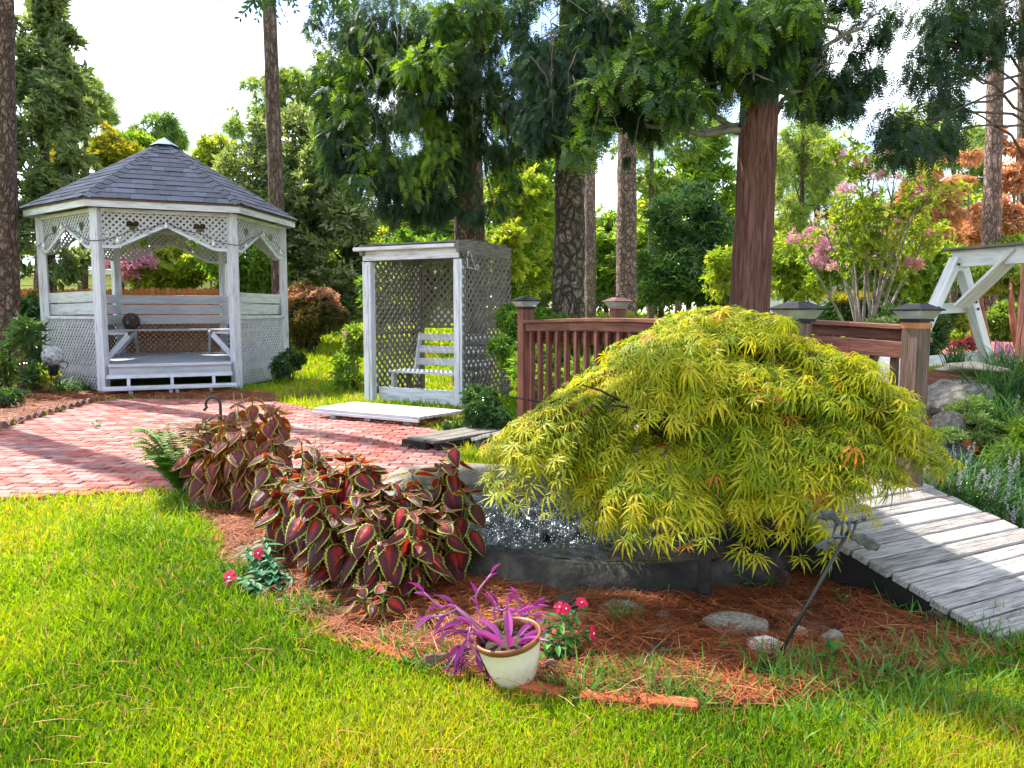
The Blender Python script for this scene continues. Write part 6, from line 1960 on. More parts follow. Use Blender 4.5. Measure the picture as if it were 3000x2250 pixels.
# ---- pines whose bare trunks stand in the garden
M['needle'] = leafmat('pine_needles', [(.03, .075, .02), (.07, .15, .03), (.16, .26, .04), (.3, .36, .05)], .35, (1.25, 1.2, .4), .5, .3)
M['needle_far'] = leafmat('far_pine_needles', [(.07, .14, .06), (.14, .24, .08), (.26, .36, .1), (.42, .47, .12)], .52, (1.25, 1.2, .45), .5, .3)
def bare_pine(u0, v0, u1, v1, Y, wpx0, wpx1, mat, label, crown_n=900, top=19, n=34, group='tall pines'):
    p0, p1 = at(u0, v0, Y), at(u1, v1, Y)
    s_ = Y / FPX
    dv = (p1 - p0) / (p1.z - p0.z)
    g_ = float(gz(p0.x, Y))
    b0 = p0 + dv * (g_ - .1 - p0.z); tp = p0 + dv * (top - p0.z)
    r0, r1 = wpx0 * s_ / 2, wpx1 * s_ / 2
    t = thing('pine_tree', (b0.x, b0.y, g_), label, 'pine tree', group)
    zr = (top - b0.z)
    k1 = (p1.z - b0.z) / zr
    pts = [b0, b0 + dv * .4, p1, tp]
    trunk(t, pts, [r0 * 1.25, r0 * 1.03, r1, r1 * .3], mat, n, int((p1 - b0).length / .09) + 12)
    cls = []
    for i in range(9):
        a = i * 2.4; z = top - 1.0 - i * .75; rr = .5 + .26 * i if i < 6 else 2.2
        cls.append(((tp.x + math.cos(a) * rr, tp.y + math.sin(a) * rr, z), (1.0, 1.0, .6)))
    crown('crown', t, cls, crown_n, .32, M['needle'], T_TUFT, cut=.3)
    limbs(t, [Vector((tp.x, tp.y, top - 1.5 - i * 1.2)) for i in range(5)], cls, .06, M['bark_far'])
    return t
bare_pine(14, 800, 3, 0, 14, 74, 62, M['bark_far'], 'reddish pine trunk at the left picture edge', top=27)
bare_pine(1665, 900, 1672, 450, 13, 100, 82, M['bark_dark'], 'thick dark plated pine trunk behind the bridge rail', top=19, n=60)
bare_pine(1836, 900, 1836, 430, 19, 60, 54, M['bark_pink'], 'pinkish pine trunk behind the copper lamp post', top=22, n=40)
bare_pine(1730, 880, 1728, 480, 29, 34, 31, M['bark_pink'], 'slender pale pine trunk right behind the dark trunk', top=22, n=24)
bare_pine(800, 320, 788, 0, 24, 46, 38, M['bark_far'], 'tall pine trunk rising behind the gazebo shrubs', top=20, n=30)
bare_pine(2905, 640, 2920, 100, 20, 48, 42, M['bark_pink'], 'tall pine trunk behind the swing stand', top=20, n=30)
bare_pine(2995, 900, 2998, 300, 26, 34, 30, M['bark_far'], 'pine trunk cut by the right picture edge', top=20, n=20)
# pine just outside the picture on the left: its trunk shades the patio
t_ = thing('pine_tree', (-8.0, 10.3, 0), 'pine standing left of the picture edge beside the patio', 'pine tree', 'tall pines')
trunk(t_, [(-8.0, 10.3, -.1), (-8.0, 10.3, .5), (-7.9, 10.4, 9), (-7.8, 10.5, 26)], [.33, .27, .22, .06], M['bark_far'], 24)
cls = [((-7.8 + math.cos(i * 2.4) * (1.6 + .2 * i), 10.5 + math.sin(i * 2.4) * (1.6 + .2 * i), 25.5 - i * .8), (1.1, 1.1, .6)) for i in range(9)]
crown('crown', t_, cls, 900, .32, M['needle'], T_TUFT, cut=.3)

# ---- drooping conifers over the arbor and the bridge
M['cedar'] = leafmat('cedar_sprays', [(.02, .042, .028), (.036, .078, .042), (.075, .145, .05), (.22, .36, .035)], .42, (1.35, 1.35, .4), .5, .3, pos=(0, .45, .8, 1))
def strands(cs):
    out = []
    for (c_, r_) in cs:
        for k in range(4):
            q = random.uniform(-.9, .9)
            out.append(((c_[0] + q * r_[0], c_[1] + random.uniform(-.8, .8) * r_[1], c_[2] - r_[2] * random.uniform(.5, .95)), (r_[0] * .16, r_[0] * .16, r_[2] * random.uniform(.35, .65))))
    return out
def conifer(name, label, base, tr, trad, mat, clumps, n, lights, nl, starts, extra):
    t = thing(name, base, label, 'conifer')
    trunk(t, tr, trad, mat, 64, 90, .1, lst=.14, dsc=4)
    crown('crown', t, clumps + strands(clumps), int(n * 1.75), .195, M['cedar'], T_SPRAY[0], cut=.42, jscale=1.9, out=.5, droop=1.0, var=(.34, .25), fresh_lit=.2)
    crown('upper_crown', t, extra, 900, .6, M['cedar'], T_SPRAY[0], cut=.3, droop=.8)
    crown('sunlit_fresh_growth', t, lights, int(nl * 2.2), .24, M['cedar'], T_SPRAY[1], cut=.25, jscale=2.5, out=.9, droop=.6, var=(1.0, .2))  # lime sprays: partly new growth, mostly sunlight put into the colour
    limbs(t, starts, clumps[::2], .045, M['grey_twig'], -.02, twigs_=4)
    return t
Yc = 13.0
CA = [cl(980, 60, 13, 150, 130), cl(1040, 170, 13, 220, 180), cl(1000, 300, 12.6, 160, 150), cl(1060, 400, 12.4, 220, 170), cl(1110, 500, 12.2, 220, 150), cl(1180, 570, 12.2, 200, 120), cl(1270, 590, 12.4, 130, 90), cl(1390, 615, 12.2, 90, 40), cl(1450, 610, 12.4, 100, 45),
      cl(1150, 80, 12.6, 240, 220), cl(1180, 260, 12.2, 260, 220), cl(1220, 410, 12.0, 260, 220), cl(1290, 500, 12.2, 160, 150), cl(1470, 500, 12.6, 100, 110), cl(1330, 110, 12.4, 280, 240), cl(1360, 300, 12.0, 280, 240), cl(1480, 60, 12.5, 260, 220), cl(1490, 230, 12.2, 240, 220), cl(1480, 400, 12.4, 150, 130)]
XA = [((-1.3 + math.cos(i * 2.4) * (1.2 + .12 * i), 13 + math.sin(i * 2.4) * (1.2 + .12 * i), 6.4 + .65 * (11 - i) * .9), (.9, .9, .8)) for i in range(11)]
LA = [cl(990, 200, 12.2, 120, 60), cl(1000, 280, 12.0, 120, 70), cl(980, 330, 12.0, 90, 60), cl(1060, 340, 11.8, 100, 70), cl(1050, 530, 11.6, 70, 40), cl(1100, 450, 11.7, 90, 40), cl(1260, 200, 11.4, 160, 80), cl(1390, 40, 11.6, 160, 60), cl(1250, 190, 11.5, 100, 60), cl(1350, 60, 11.6, 120, 80)]
b0 = at(1377, 740, 14.2)
tr = [(b0.x, 14.2, -.1), (b0.x, 14.2, .6), (at(1377, 700, 14.2).x, 14.2, 2.6), (at(1372, 400, 14.2).x, 14.0, 4.8), (at(1368, 0, 14).x, 14, 9.5), (at(1366, 0, 14).x, 14, 14)]
conifer('cedar_tree', 'drooping dark conifer whose trunk stands behind the arbor', (b0.x, 14.2, 0), tr, [.38, .31, .285, .25, .16, .03], M['bark_far'], CA, 9500, LA, 520, [Vector((b0.x, 14.1, 4 + .8 * i)) for i in range(8)], XA)
CB = [cl(1620, 70, 10.8, 260, 240), cl(1620, 240, 10.4, 240, 220), cl(1660, 350, 10.2, 220, 140), cl(1760, 390, 10.2, 190, 130), cl(1760, 110, 10.6, 260, 240), cl(1790, 260, 10.2, 240, 220), cl(1880, 340, 10.2, 180, 140), cl(1910, 80, 10.4, 260, 240), cl(1930, 240, 10.2, 220, 190), cl(2000, 300, 10.0, 160, 110), cl(2060, 80, 10.2, 240, 220),
      cl(2070, 210, 10.0, 190, 140), cl(2150, 130, 9.6, 200, 170), cl(2190, 40, 9.4, 220, 160), cl(2200, 210, 9.3, 160, 120), cl(2290, 60, 9.6, 220, 160), cl(2330, 170, 9.8, 200, 110), cl(2400, 60, 9.8, 200, 130), cl(2420, 190, 9.9, 190, 90), cl(2500, 230, 10, 150, 80), cl(2480, 110, 10, 170, 90), cl(2380, 280, 9.8, 140, 60), cl(2460, 300, 9.9, 110, 50),
      cl(2200, 330, 9.2, 120, 60), cl(2560, 60, 10, 120, 80), cl(2100, 280, 9.6, 90, 60)]
CD = [cl(2640, 420, 9.6, 170, 90), cl(2700, 370, 9.8, 180, 110), cl(2760, 400, 10, 110, 70), cl(2640, 330, 9.8, 130, 110), cl(2720, 260, 10, 150, 140), cl(2680, 170, 10, 120, 130), cl(2780, 300, 10.2, 100, 90), cl(2760, 120, 10.2, 170, 140), cl(2860, 60, 10.4, 180, 130), cl(2950, 60, 10.4, 140, 130), cl(2860, 160, 10.4, 110, 80), cl(2800, 30, 10.2, 180, 110)]
LB = [cl(1870, 200, 9.3, 160, 60), cl(1960, 170, 9.3, 160, 70), cl(1930, 120, 9.3, 130, 70), cl(1990, 290, 9.2, 110, 90), cl(1950, 270, 9.2, 100, 40), cl(1800, 240, 9.4, 130, 60), cl(1690, 440, 9.5, 70, 40), cl(2120, 90, 9.0, 150, 50), cl(2180, 120, 8.9, 110, 40), cl(2260, 40, 9.0, 140, 50), cl(2000, 20, 9.2, 160, 60), cl(2350, 60, 9.2, 110, 50), cl(1990, 350, 9.3, 60, 30), cl(1740, 380, 9.6, 80, 50), cl(2080, 20, 9.0, 120, 50)]
XB = [((2.9 + math.cos(i * 2.4) * (1.0 + .14 * i), 10.2 + math.sin(i * 2.4) * (1.0 + .14 * i), 5.6 + .62 * (11 - i) * .9), (.85, .85, .75)) for i in range(11)]
b0 = at(2193, 900, 10); b1 = at(2212, 560, 10); b2 = at(2228, 220, 10)
g_ = float(gz(b0.x, 10))
conifer('cedar_tree', 'tall conifer with bare stringy red trunk behind the bridge', (b0.x, 10, g_), [(b0.x - .02, 10, g_ - .1), (b0.x, 10, g_ + .5), tuple(b1), tuple(b2), (b2.x + .1, 10, 8), (b2.x + .15, 10, 12.5)], [.34, .275, .243, .215, .13, .03], M['bark_cedar'], CB, 9000, LB, 620, [Vector((b2.x, 10, 3.6 + .6 * i)) for i in range(8)], XB)
t_ = thing('cedar_tree', (6.6, 10.6, .7), 'conifer reaching in from the right with a dark hanging bough', 'conifer')
trunk(t_, [(7.4, 10.8, .5), (7.4, 10.8, 3), (7.3, 10.7, 7), (7.2, 10.7, 11)], [.3, .25, .17, .03], M['bark_cedar'], 30, 60, .07)
crown('crown', t_, CD + strands(CD) + [((7.0 + math.cos(i * 2.4) * 1.2, 10.7 + math.sin(i * 2.4) * 1.2, 5.6 + .55 * i), (.8, .8, .7)) for i in range(8)], 6800, .205, M['cedar'], T_SPRAY[0], cut=.4, jscale=1.6, out=.55, droop=.9, var=(.3, .22))
limbs(t_, [Vector((7.3, 10.7, 3.2 + .6 * i)) for i in range(8)], CD, .024, M['twig'], -.12, twigs_=3)
# hanging dead twigs seen against the sky and the foliage
hb = MB()
for i in range(46):
    u, v = random.uniform(1000, 2100), random.uniform(-60, 330)
    Y_ = 11.3 if u < 1550 else 9.2
    p = at(u, v, Y_); L = random.uniform(.25, .95)
    q1 = p + Vector((random.uniform(-.15, .15), 0, -L * .5)); q2 = q1 + Vector((random.uniform(-.12, .12), random.uniform(-.1, .1), -L * .5))
    q0 = p + Vector((random.uniform(-.3, .3), .3, .25))
    P4 = [q0, p, q1, q2]; pts = [sum(((math.comb(3, k) * t ** k * (1 - t) ** (3 - k)) * P4[k] for k in range(4)), Vector()) + Vector((random.gauss(0, .012), 0, random.gauss(0, .01))) for t in [q / 8 for q in range(9)]]
    hb.tube(pts, list(np.linspace(.008, .002, 9)), 5)
tag(hb.build('hanging_twigs', M['twig']), 'bare grey twigs hanging inside the dark conifer foliage', 'twigs', kind='stuff')

# ---- leafy trees and shrubs of the background
T_BIG = tpl_cluster(7, .5, 1.0, 12)
def tree(name, label, base, clumps, n, ls, mat, tplx, tr_w=.2, smat='bark_far', group=None, cut=.4, jscale=1.0, out=.8, droop=.15, var=(.5, .25), limb=True, cat='tree', lean=None):
    base = Vector(base)
    t = thing(name, base, label, cat, group)
    topc = max(clumps, key=lambda c_: c_[0][2])
    tp = Vector(topc[0]) if lean is None else Vector(lean)
    trunk(t, [base - UP * .2, base.lerp(tp, .35), base.lerp(tp, .7), tp], [tr_w * 1.2, tr_w, tr_w * .7, tr_w * .25], M[smat], 14, 30, .06)
    crown('crown', t, clumps, n, ls, mat, tplx, cut=cut, jscale=jscale, out=out, droop=droop, var=var)
    if limb: limbs(t, [base.lerp(tp, q) for q in (.35, .5, .65, .8, .95)], clumps, tr_w * .28, M[smat], .05)
    return t
def gb_(u, Y):
    x = (u - CU) / FPX * Y
    return (x, Y, float(gz(x, Y)))
M['hazel'] = leafmat('grey_green_leaf', [(.045, .085, .035), (.11, .17, .065), (.23, .29, .13), (.48, .5, .34)], .5, (1.25, 1.2, .5), .35, .5, pos=(0, .4, .75, 1))
M['yellow_leaf'] = leafmat('golden_leaf', [(.14, .18, .03), (.3, .28, .035), (.42, .34, .05)], .5, (1.2, 1.1, .3), .45, .3)
M['orange_leaf'] = leafmat('orange_autumn_leaf', [(.42, .26, .14), (.58, .32, .2), (.62, .38, .28), (.36, .4, .12)], .5, (1.2, .9, .5), .5, .3)
M['pink_flower'] = leafmat('pink_crape_flower', [(.62, .26, .38), (.66, .4, .48)], .4, (1.1, .9, 1), .6)
M['red_leaf'] = leafmat('crimson_shrub_leaf', [(.12, .015, .03), (.3, .04, .07), (.42, .1, .12)], .4, (1.2, .8, .8), .45)
M['salmon_leaf'] = leafmat('salmon_new_leaf', [(.3, .16, .08), (.48, .24, .16), (.55, .34, .24)], .45, (1.15, .95, .8), .45)
M['red_green'] = leafmat('bronze_green_leaf', [(.05, .06, .02), (.13, .11, .035), (.26, .17, .06)], .35, (1.3, 1, .6), .4)
# left of the gazebo
tree('holly_tree', 'large dark broadleaf evergreen filling the left edge', gb_(150, 19), [cl(60, 100, 19, 130, 240), cl(120, 250, 19, 200, 220), cl(60, 330, 18.6, 160, 240), cl(150, 420, 18.4, 220, 240), cl(80, 560, 18.2, 200, 240), cl(160, 620, 18.4, 160, 180), cl(60, 720, 18, 160, 200), cl(160, 760, 18.6, 130, 130), cl(110, 20, 19.5, 110, 120)],
     4200, .26, M['hazel'], T_CL[0], .16, cut=.47, jscale=1.7, var=(.45, .3))
tree('holly_tree', 'airy upper boughs of a broadleaf tree against the white sky', gb_(100, 24), [cl(150, 60, 24, 90, 120), cl(190, 120, 24, 80, 60), cl(140, 180, 24, 120, 110), cl(230, 210, 24, 60, 40), cl(200, 300, 24, 150, 110)], 700, .3, M['hazel'], T_CL[1], .12, cut=.45, jscale=1.2)
tree('yellowing_tree', 'tree with yellowing leaves behind the left evergreen', gb_(240, 27), [cl(250, 390, 27, 130, 110), cl(320, 450, 27, 130, 80), cl(260, 480, 27, 190, 120), cl(230, 560, 27, 160, 120), cl(380, 460, 28, 110, 70)], 1500, .3, M['yellow_leaf'], T_CL[0], .16, jscale=.9, var=(.35, .3))
tree('green_tree', 'mid-green tree rising behind the gazebo roof', gb_(330, 30), [cl(330, 470, 30, 170, 100), cl(230, 500, 30, 150, 160), cl(400, 440, 31, 120, 70), cl(150, 560, 30, 120, 140)], 1700, .36, M['mid_leaf'], T_CL[0], .18, jscale=.8)
tree('pine_tree', 'feathery pine left of the gazebo roof', gb_(245, 34), [cl(245, 290, 34, 110, 110), cl(235, 370, 34, 100, 60), cl(310, 360, 34, 90, 50), cl(260, 240, 34, 70, 50), cl(290, 330, 34, 60, 40)], 520, .5, M['needle_far'], T_TUFT, .14, cut=.42, group='distant pines')
tree('pine_tree', 'small distant pine above the gazebo peak', gb_(470, 50), [cl(470, 365, 50, 90, 50), cl(430, 395, 50, 80, 45), cl(505, 400, 50, 70, 40), cl(470, 410, 50, 110, 30), cl(440, 430, 50, 80, 30), cl(520, 425, 50, 50, 20)], 460, .6, M['needle_far'], T_TUFT, .16, cut=.38, group='distant pines')
# right of the gazebo: the big grey-green evergreen and what shows above it
tree('camellia_tree', 'big dense grey-green evergreen between gazebo and arbor', gb_(900, 29), [cl(860, 400, 29, 210, 150), cl(950, 480, 28.5, 220, 180), cl(760, 520, 28.5, 230, 190), cl(880, 600, 28, 260, 220), cl(1010, 620, 28, 180, 200), cl(730, 680, 28, 230, 220), cl(820, 780, 27.6, 260, 210), cl(950, 780, 27.6, 240, 240), cl(700, 850, 28, 180, 180), cl(1040, 800, 28, 120, 200), cl(980, 900, 27.6, 180, 120)],
     7000, .3, M['hazel'], T_CL[1], .3, cut=.42, jscale=1.2, var=(.6, .32))
tree('pine_tree', 'bright pine foliage above the grey-green evergreen', gb_(880, 36), [cl(770, 290, 36, 130, 90), cl(740, 330, 36, 120, 60), cl(880, 270, 36, 160, 90), cl(940, 330, 36, 130, 120), cl(830, 240, 36, 110, 50), cl(990, 380, 36, 110, 110), cl(700, 380, 36, 70, 60)], 1000, .5, M['needle_far'], T_TUFT, .18, cut=.36, group='distant pines', var=(.6, .25))
tree('lime_tree', 'sunlit yellow-green tree right of the gazebo roof', gb_(600, 34), [cl(600, 480, 34, 90, 70), cl(640, 430, 34, 80, 60), cl(570, 500, 34, 70, 50)], 420, .36, M['lime_leaf'], T_CL[0], .14, jscale=.9)
shrub('photinia_bush', 'round clipped bush with salmon-red new growth on top', gb_(915, 23), [cl(915, 905, 23, 150, 120), cl(880, 940, 23, 90, 80), cl(950, 930, 23, 90, 90), cl(900, 985, 23, 70, 60)], 2600, .15, M['red_green'], T_CL[0], 9, .03, cut=.3, jscale=3, extra=[('new_growth', [cl(915, 868, 23, 140, 50), cl(865, 890, 23, 60, 50), cl(968, 890, 23, 60, 50)], 900, .13, M['salmon_leaf'], T_CL[1], dict(cut=.3, jscale=3, out=1.0, droop=-.5))])
# seen through the gazebo
tree('lime_tree', 'bright yellow-green tree seen through the gazebo opening', gb_(480, 27), [cl(430, 740, 27, 160, 120), cl(520, 720, 27, 150, 110), cl(580, 790, 26, 130, 90), cl(450, 810, 26, 160, 70), cl(530, 820, 26, 150, 60), cl(600, 700, 28, 120, 100)], 2600, .28, M['lime_leaf'], T_CL[0], .1, jscale=1.3)
tree('dogwood_tree', 'darker green tree behind the gazebo right posts', gb_(640, 25), [cl(640, 740, 25, 120, 160), cl(740, 730, 25, 150, 190), cl(780, 800, 25, 120, 140), cl(700, 850, 25, 130, 90)], 1500, .24, M['mid_leaf'], T_CL[0], .13, jscale=1.3, var=(.35, .28))
tree('crape_myrtle', 'pink-flowered shrub over the fence seen through the gazebo', gb_(370, 25), [cl(360, 790, 25, 110, 60), cl(420, 770, 25, 90, 50)], 300, .2, M['pink_flower'], T_CL[1], .06, jscale=1.6, cut=.45)
shrub('fence_shrub', 'dark teal shrub before the fence left of the gazebo', gb_(90, 18), [cl(95, 950, 18, 110, 110), cl(60, 900, 18, 80, 90), cl(110, 1010, 17.6, 80, 70)], 900, .16, M['dk_leaf'], T_CL[0], 6, .02)
shrub('fence_shrub', 'light green shrub right behind the gazebo right panel', gb_(800, 24), [cl(800, 960, 24, 130, 120), cl(760, 1010, 23, 90, 60)], 900, .2, M['lime_leaf'], T_CL[0], 5, .02)
# middle distance behind arbor and bridge
tree('lime_tree', 'yellow-green tree between arbor and dark pine trunk', gb_(1510, 34), [cl(1510, 560, 34, 170, 150), cl(1560, 660, 34, 160, 160), cl(1480, 720, 33, 150, 160), cl(1560, 790, 33, 150, 130), cl(1500, 850, 33, 160, 100)], 2400, .34, M['lime_leaf'], T_CL[0], .16, jscale=1.3, cut=.48, var=(.4, .3))
tree('green_tree', 'leafy green tree behind the arbor right side', gb_(1560, 44), [cl(1580, 480, 44, 180, 160), cl(1520, 600, 44, 200, 200), cl(1600, 720, 44, 200, 200)], 1500, .5, M['mid_leaf'], T_CL[1], .2, jscale=.7)
shrub('lime_shrub', 'young bright green sapling beside the arbor corner', gb_(1480, 15), [cl(1475, 760, 15, 90, 120), cl(1500, 700, 15, 60, 90)], 360, .17, M['lime_leaf'], T_CL[0], 4, .015, cut=.44)
tree('camellia_tree', 'dark shade tree seen through the arbor lattice', gb_(1200, 23), [cl(1180, 820, 23, 170, 190), cl(1280, 800, 23, 150, 190), cl(1120, 880, 23, 120, 160)], 1700, .24, M['mid_leaf'], T_CL[0], .12, var=(.3, .28), jscale=1.4)
for i, (u, v0, v1, Y, lab) in enumerate(((1905, 880, 430, 46, 'thin straight pine right of the pink trunk'), (1985, 880, 380, 52, 'grey leaning far pine'), (2390, 880, 500, 44, 'far pine trunk left of the crape myrtle'), (2690, 880, 470, 38, 'far pine trunk behind the orange trees'), (2790, 880, 540, 42, 'second far pine trunk behind the orange trees'), (2340, 880, 560, 60, 'distant pine trunk between cedar and crape myrtle'))):
    b = gb_(u, Y); cu_ = [cl(u, v1 - 60, Y, 170, 90), cl(u - 70, v1 + 10, Y, 130, 60), cl(u + 80, v1 - 10, Y, 130, 60), cl(u + 30, v1 - 130, Y, 130, 80), cl(u - 50, v1 + 90, Y, 100, 50), cl(u + 60, v1 + 120, Y, 90, 45)]
    tree('pine_tree', lab, b, cu_, 620, .6, M['needle_far'], T_TUFT, .2, group='distant pines', cut=.38, jscale=.8, lean=at(u + 5, v1 - 120, Y), var=(.55, .28))
tree('pine_tree', 'bright yellow-green pine right of the red cedar trunk', gb_(2350, 34), [cl(2350, 400, 34, 110, 80), cl(2310, 470, 34, 130, 70), cl(2390, 490, 34, 130, 80), cl(2340, 560, 34, 150, 80), cl(2420, 580, 34, 90, 70), cl(2310, 640, 34, 110, 80), cl(2390, 680, 34, 130, 80)], 1300, .42, M['needle_far'], T_TUFT, .13, group='distant pines', cut=.4, jscale=.9, var=(.85, .25))
tree('yew_tree', 'dense dark yew-like shrub with vase of stems behind the bridge', gb_(2010, 28), [cl(1990, 640, 28, 150, 130), cl(2060, 700, 28, 140, 140), cl(1940, 730, 28, 150, 150), cl(2010, 800, 27.6, 220, 160), cl(1920, 840, 27.6, 130, 110), cl(2080, 840, 27.8, 130, 120), cl(2040, 590, 28.5, 110, 100)], 3600, .27, M['dk_leaf'], T_CLN, .1, jscale=1.3, cut=.34, var=(.6, .26))
tree('green_tree', 'pale green tree filling the gap left of the cedar trunk', gb_(2050, 48), [cl(2040, 420, 48, 150, 140), cl(1990, 540, 48, 170, 160), cl(2090, 560, 48, 130, 140), cl(2100, 680, 48, 130, 140)], 1300, .5, M['mid_leaf'], T_CL[1], .2, jscale=.7)
tree('lime_tree', 'yellow-leaved shrub left of the cedar trunk base', gb_(2120, 22), [cl(2120, 760, 22, 90, 90), cl(2100, 830, 22, 90, 80)], 420, .2, M['lime_leaf'], T_CL[0], .05, jscale=1.5)
tree('lime_tree', 'yellow-green shrubs right of the cedar trunk base', gb_(2300, 24), [cl(2300, 760, 24, 120, 100), cl(2340, 840, 24, 140, 90), cl(2280, 830, 24, 90, 80), cl(2400, 780, 25, 110, 90)], 1100, .22, M['lime_leaf'], T_CL[0], .06, jscale=1.4)
# hedge and perennials behind the bridge
M['hedge_leaf'] = leafmat('bright_hedge_leaf', [(.03, .09, .012), (.09, .2, .02), (.2, .33, .03)], .42, (1.3, 1.25, .4), .38, .4)
shrub('hedge', 'bright green hedge between arbor and bridge', gb_(1560, 10), [cl(1510, 940, 10, 110, 90), cl(1570, 950, 10.2, 130, 90), cl(1640, 960, 10.4, 110, 70), cl(1520, 1030, 9.8, 120, 130), cl(1600, 1040, 10, 140, 130), cl(1700, 1020, 10.4, 140, 120)], 3600, .085, M['hedge_leaf'], T_CL[0], 12, .014, cat='hedge', cut=.3, jscale=3)
shrub('yellow_shrub', 'low yellowish shrub between the two lamp posts', gb_(1760, 11), [cl(1755, 945, 11, 110, 60), cl(1830, 960, 11, 110, 50)], 520, .1, M['lime_leaf'], T_CL[0], 4, .01)
shrub('loropetalum', 'crimson-leaved shrub right of the cedar trunk', gb_(2270, 13), [cl(2275, 900, 13, 80, 60), cl(2300, 915, 13, 60, 50)], 520, .1, M['red_leaf'], T_CL[0], 5, .01)
shrub('round_hedge', 'dark clipped dome shrub behind the right bridge rail', gb_(2480, 13.5), [cl(2485, 915, 13.5, 150, 100), cl(2540, 940, 13.5, 110, 90), cl(2430, 945, 13.5, 90, 80)], 2200, .085, M['dk_leaf'], T_CL[0], 6, .015, cut=.28, jscale=3, extra=[('new_growth', [cl(2490, 875, 13.4, 130, 30)], 260, .075, M['yellow_leaf'], T_CL[1], dict(cut=.3))])
shrub('camellia_shrub', 'dark glossy shrub behind the bridge end post', gb_(2650, 10.2), [cl(2640, 950, 10.2, 140, 90), cl(2720, 970, 10, 110, 130), cl(2600, 990, 10, 120, 70), cl(2750, 930, 10.4, 70, 80)], 2400, .085, M['dk_leaf'], T_CL[1], 8, .014, cut=.3, jscale=3, var=(.6, .25))
shrub('pale_shrub', 'pale-edged leafy shrub behind the right bridge rail', gb_(2580, 9.4), [cl(2590, 960, 9.4, 120, 50), cl(2660, 985, 9.3, 110, 40)], 420, .085, M['ivy'], T_CL[1], 4, .008)
shrub('box_bush', 'round sunlit bush beyond the swing stand', gb_(2935, 17), [cl(2935, 950, 17, 110, 100), cl(2960, 920, 17, 90, 60), cl(2920, 980, 17, 90, 60)], 1500, .11, M['mid_leaf'], T_CL[0], 6, .015, cut=.3, jscale=3, var=(.45, .3))
shrub('box_bush', 'smaller sunlit bush seen under the swing stand', gb_(2825, 18), [cl(2825, 930, 18, 70, 60)], 420, .11, M['lime_leaf'], T_CL[0], 4, .012, jscale=3)
shrub('begonia_patch', 'row of small red-flowered plants behind the swing foot rail', gb_(2830, 12.5), [cl(2800, 1015, 12.5, 60, 30), cl(2850, 1012, 12.5, 60, 34)], 240, .07, M['red_leaf'], T_CL[1], 4, .006, cat='plant')
# crape myrtle with bare vase of stems in front, pink blooms
ct = thing('crape_myrtle', gb_(2540, 12.5), 'multi-stemmed crape myrtle with bare grey stems and pink blooms', 'tree')
cm_ = MB(); cb = Vector(gb_(2540, 12.5))
tips = []
for (u, v) in ((2330, 700), (2400, 640), (2470, 560), (2520, 480), (2560, 520), (2620, 520), (2680, 600), (2720, 680), (2640, 640), (2580, 640), (2440, 720), (2700, 560), (2500, 700)):
    tip = at(u, v, 12.5 + random.uniform(-.5, .5)); f0 = cb + Vector((random.gauss(0, .1), random.gauss(0, .1), -.1))
    md = f0.lerp(tip, .45) + Vector((random.uniform(-.08, .08), 0, .12)); tips.append(tip)
    pts = [f0.lerp(md, q).lerp(md.lerp(tip, q), q) for q in np.linspace(0, 1, 9)]
    cm_.tube(pts, list(np.linspace(.03, .008, 9)), 6)
    for k in range(5):
        p = pts[random.randint(4, 8)]; e_ = p + Vector((random.uniform(-.5, .5), random.uniform(-.3, .3), random.uniform(.1, .5)))
        cm_.tube([p, p.lerp(e_, .5) + Vector((0, 0, .05)), e_], [.008, .006, .003], 4); tips.append(e_)
cm_.build('stems', M['grey_twig'], ct)
crown('crown', ct, [(tuple(p), (.3, .3, .2)) for p in tips[::2]], 700, .13, M['lime_leaf'], T_CL[0], cut=.45, jscale=2, var=(.3, .3))
crown('blooms', ct, [(tuple(p), (.13, .13, .09)) for p in tips[::3]], 420, .06, M['pink_flower'], T_CL[1], cut=.2)
tree('crape_myrtle', 'green crape myrtle mass with pink heads behind the bare stems', gb_(2500, 19), [cl(2450, 760, 19, 160, 110), cl(2540, 740, 19, 160, 120), cl(2600, 800, 19, 150, 120), cl(2480, 830, 19, 150, 80), cl(2660, 760, 19, 110, 110)], 1900, .18, M['mid_leaf'], T_CL[0], .07, jscale=1.6, var=(.5, .3))
crown('pink_blooms', bpy.data.objects[[o.name for o in COL.objects if o.name.startswith('crape_myrtle')][-1]], [cl(2390, 690, 18.6, 60, 40), cl(2420, 720, 18.6, 60, 40), cl(2400, 760, 18.6, 50, 40), cl(2560, 690, 18.6, 50, 30), cl(2450, 680, 18.6, 50, 30)], 300, .1, M['pink_flower'], T_CL[1], cut=.2)
for (lab, Y, n, cs) in (('orange-leaved crape myrtle right of the bare stems', 23, 1700, [cl(2700, 560, 23, 110, 80), cl(2740, 490, 23, 90, 60), cl(2670, 620, 23, 120, 80), cl(2720, 680, 23, 140, 90), cl(2780, 620, 23, 90, 80), cl(2640, 700, 23, 90, 60)]),
                        ('coral-red crape myrtle beside the tall pine trunk', 25, 1500, [cl(2850, 610, 25, 90, 60), cl(2810, 540, 25, 80, 40), cl(2870, 680, 25, 120, 70), cl(2800, 700, 25, 110, 60), cl(2840, 460, 25, 70, 40)]),
                        ('orange tree at the right picture edge', 22, 1500, [cl(2980, 400, 22, 90, 110), cl(2990, 520, 22, 100, 130), cl(2950, 640, 22, 130, 110), cl(3000, 690, 22, 120, 100), cl(2990, 300, 22, 60, 70)])):
    tree('crape_myrtle', lab, gb_(CU + cs[0][0][0] / Y * FPX, Y), cs, n, .19, M['orange_leaf'], T_CL[0], .05, 'grey_twig', jscale=2.2, cut=.5, out=1.1, group='autumn crape myrtles')
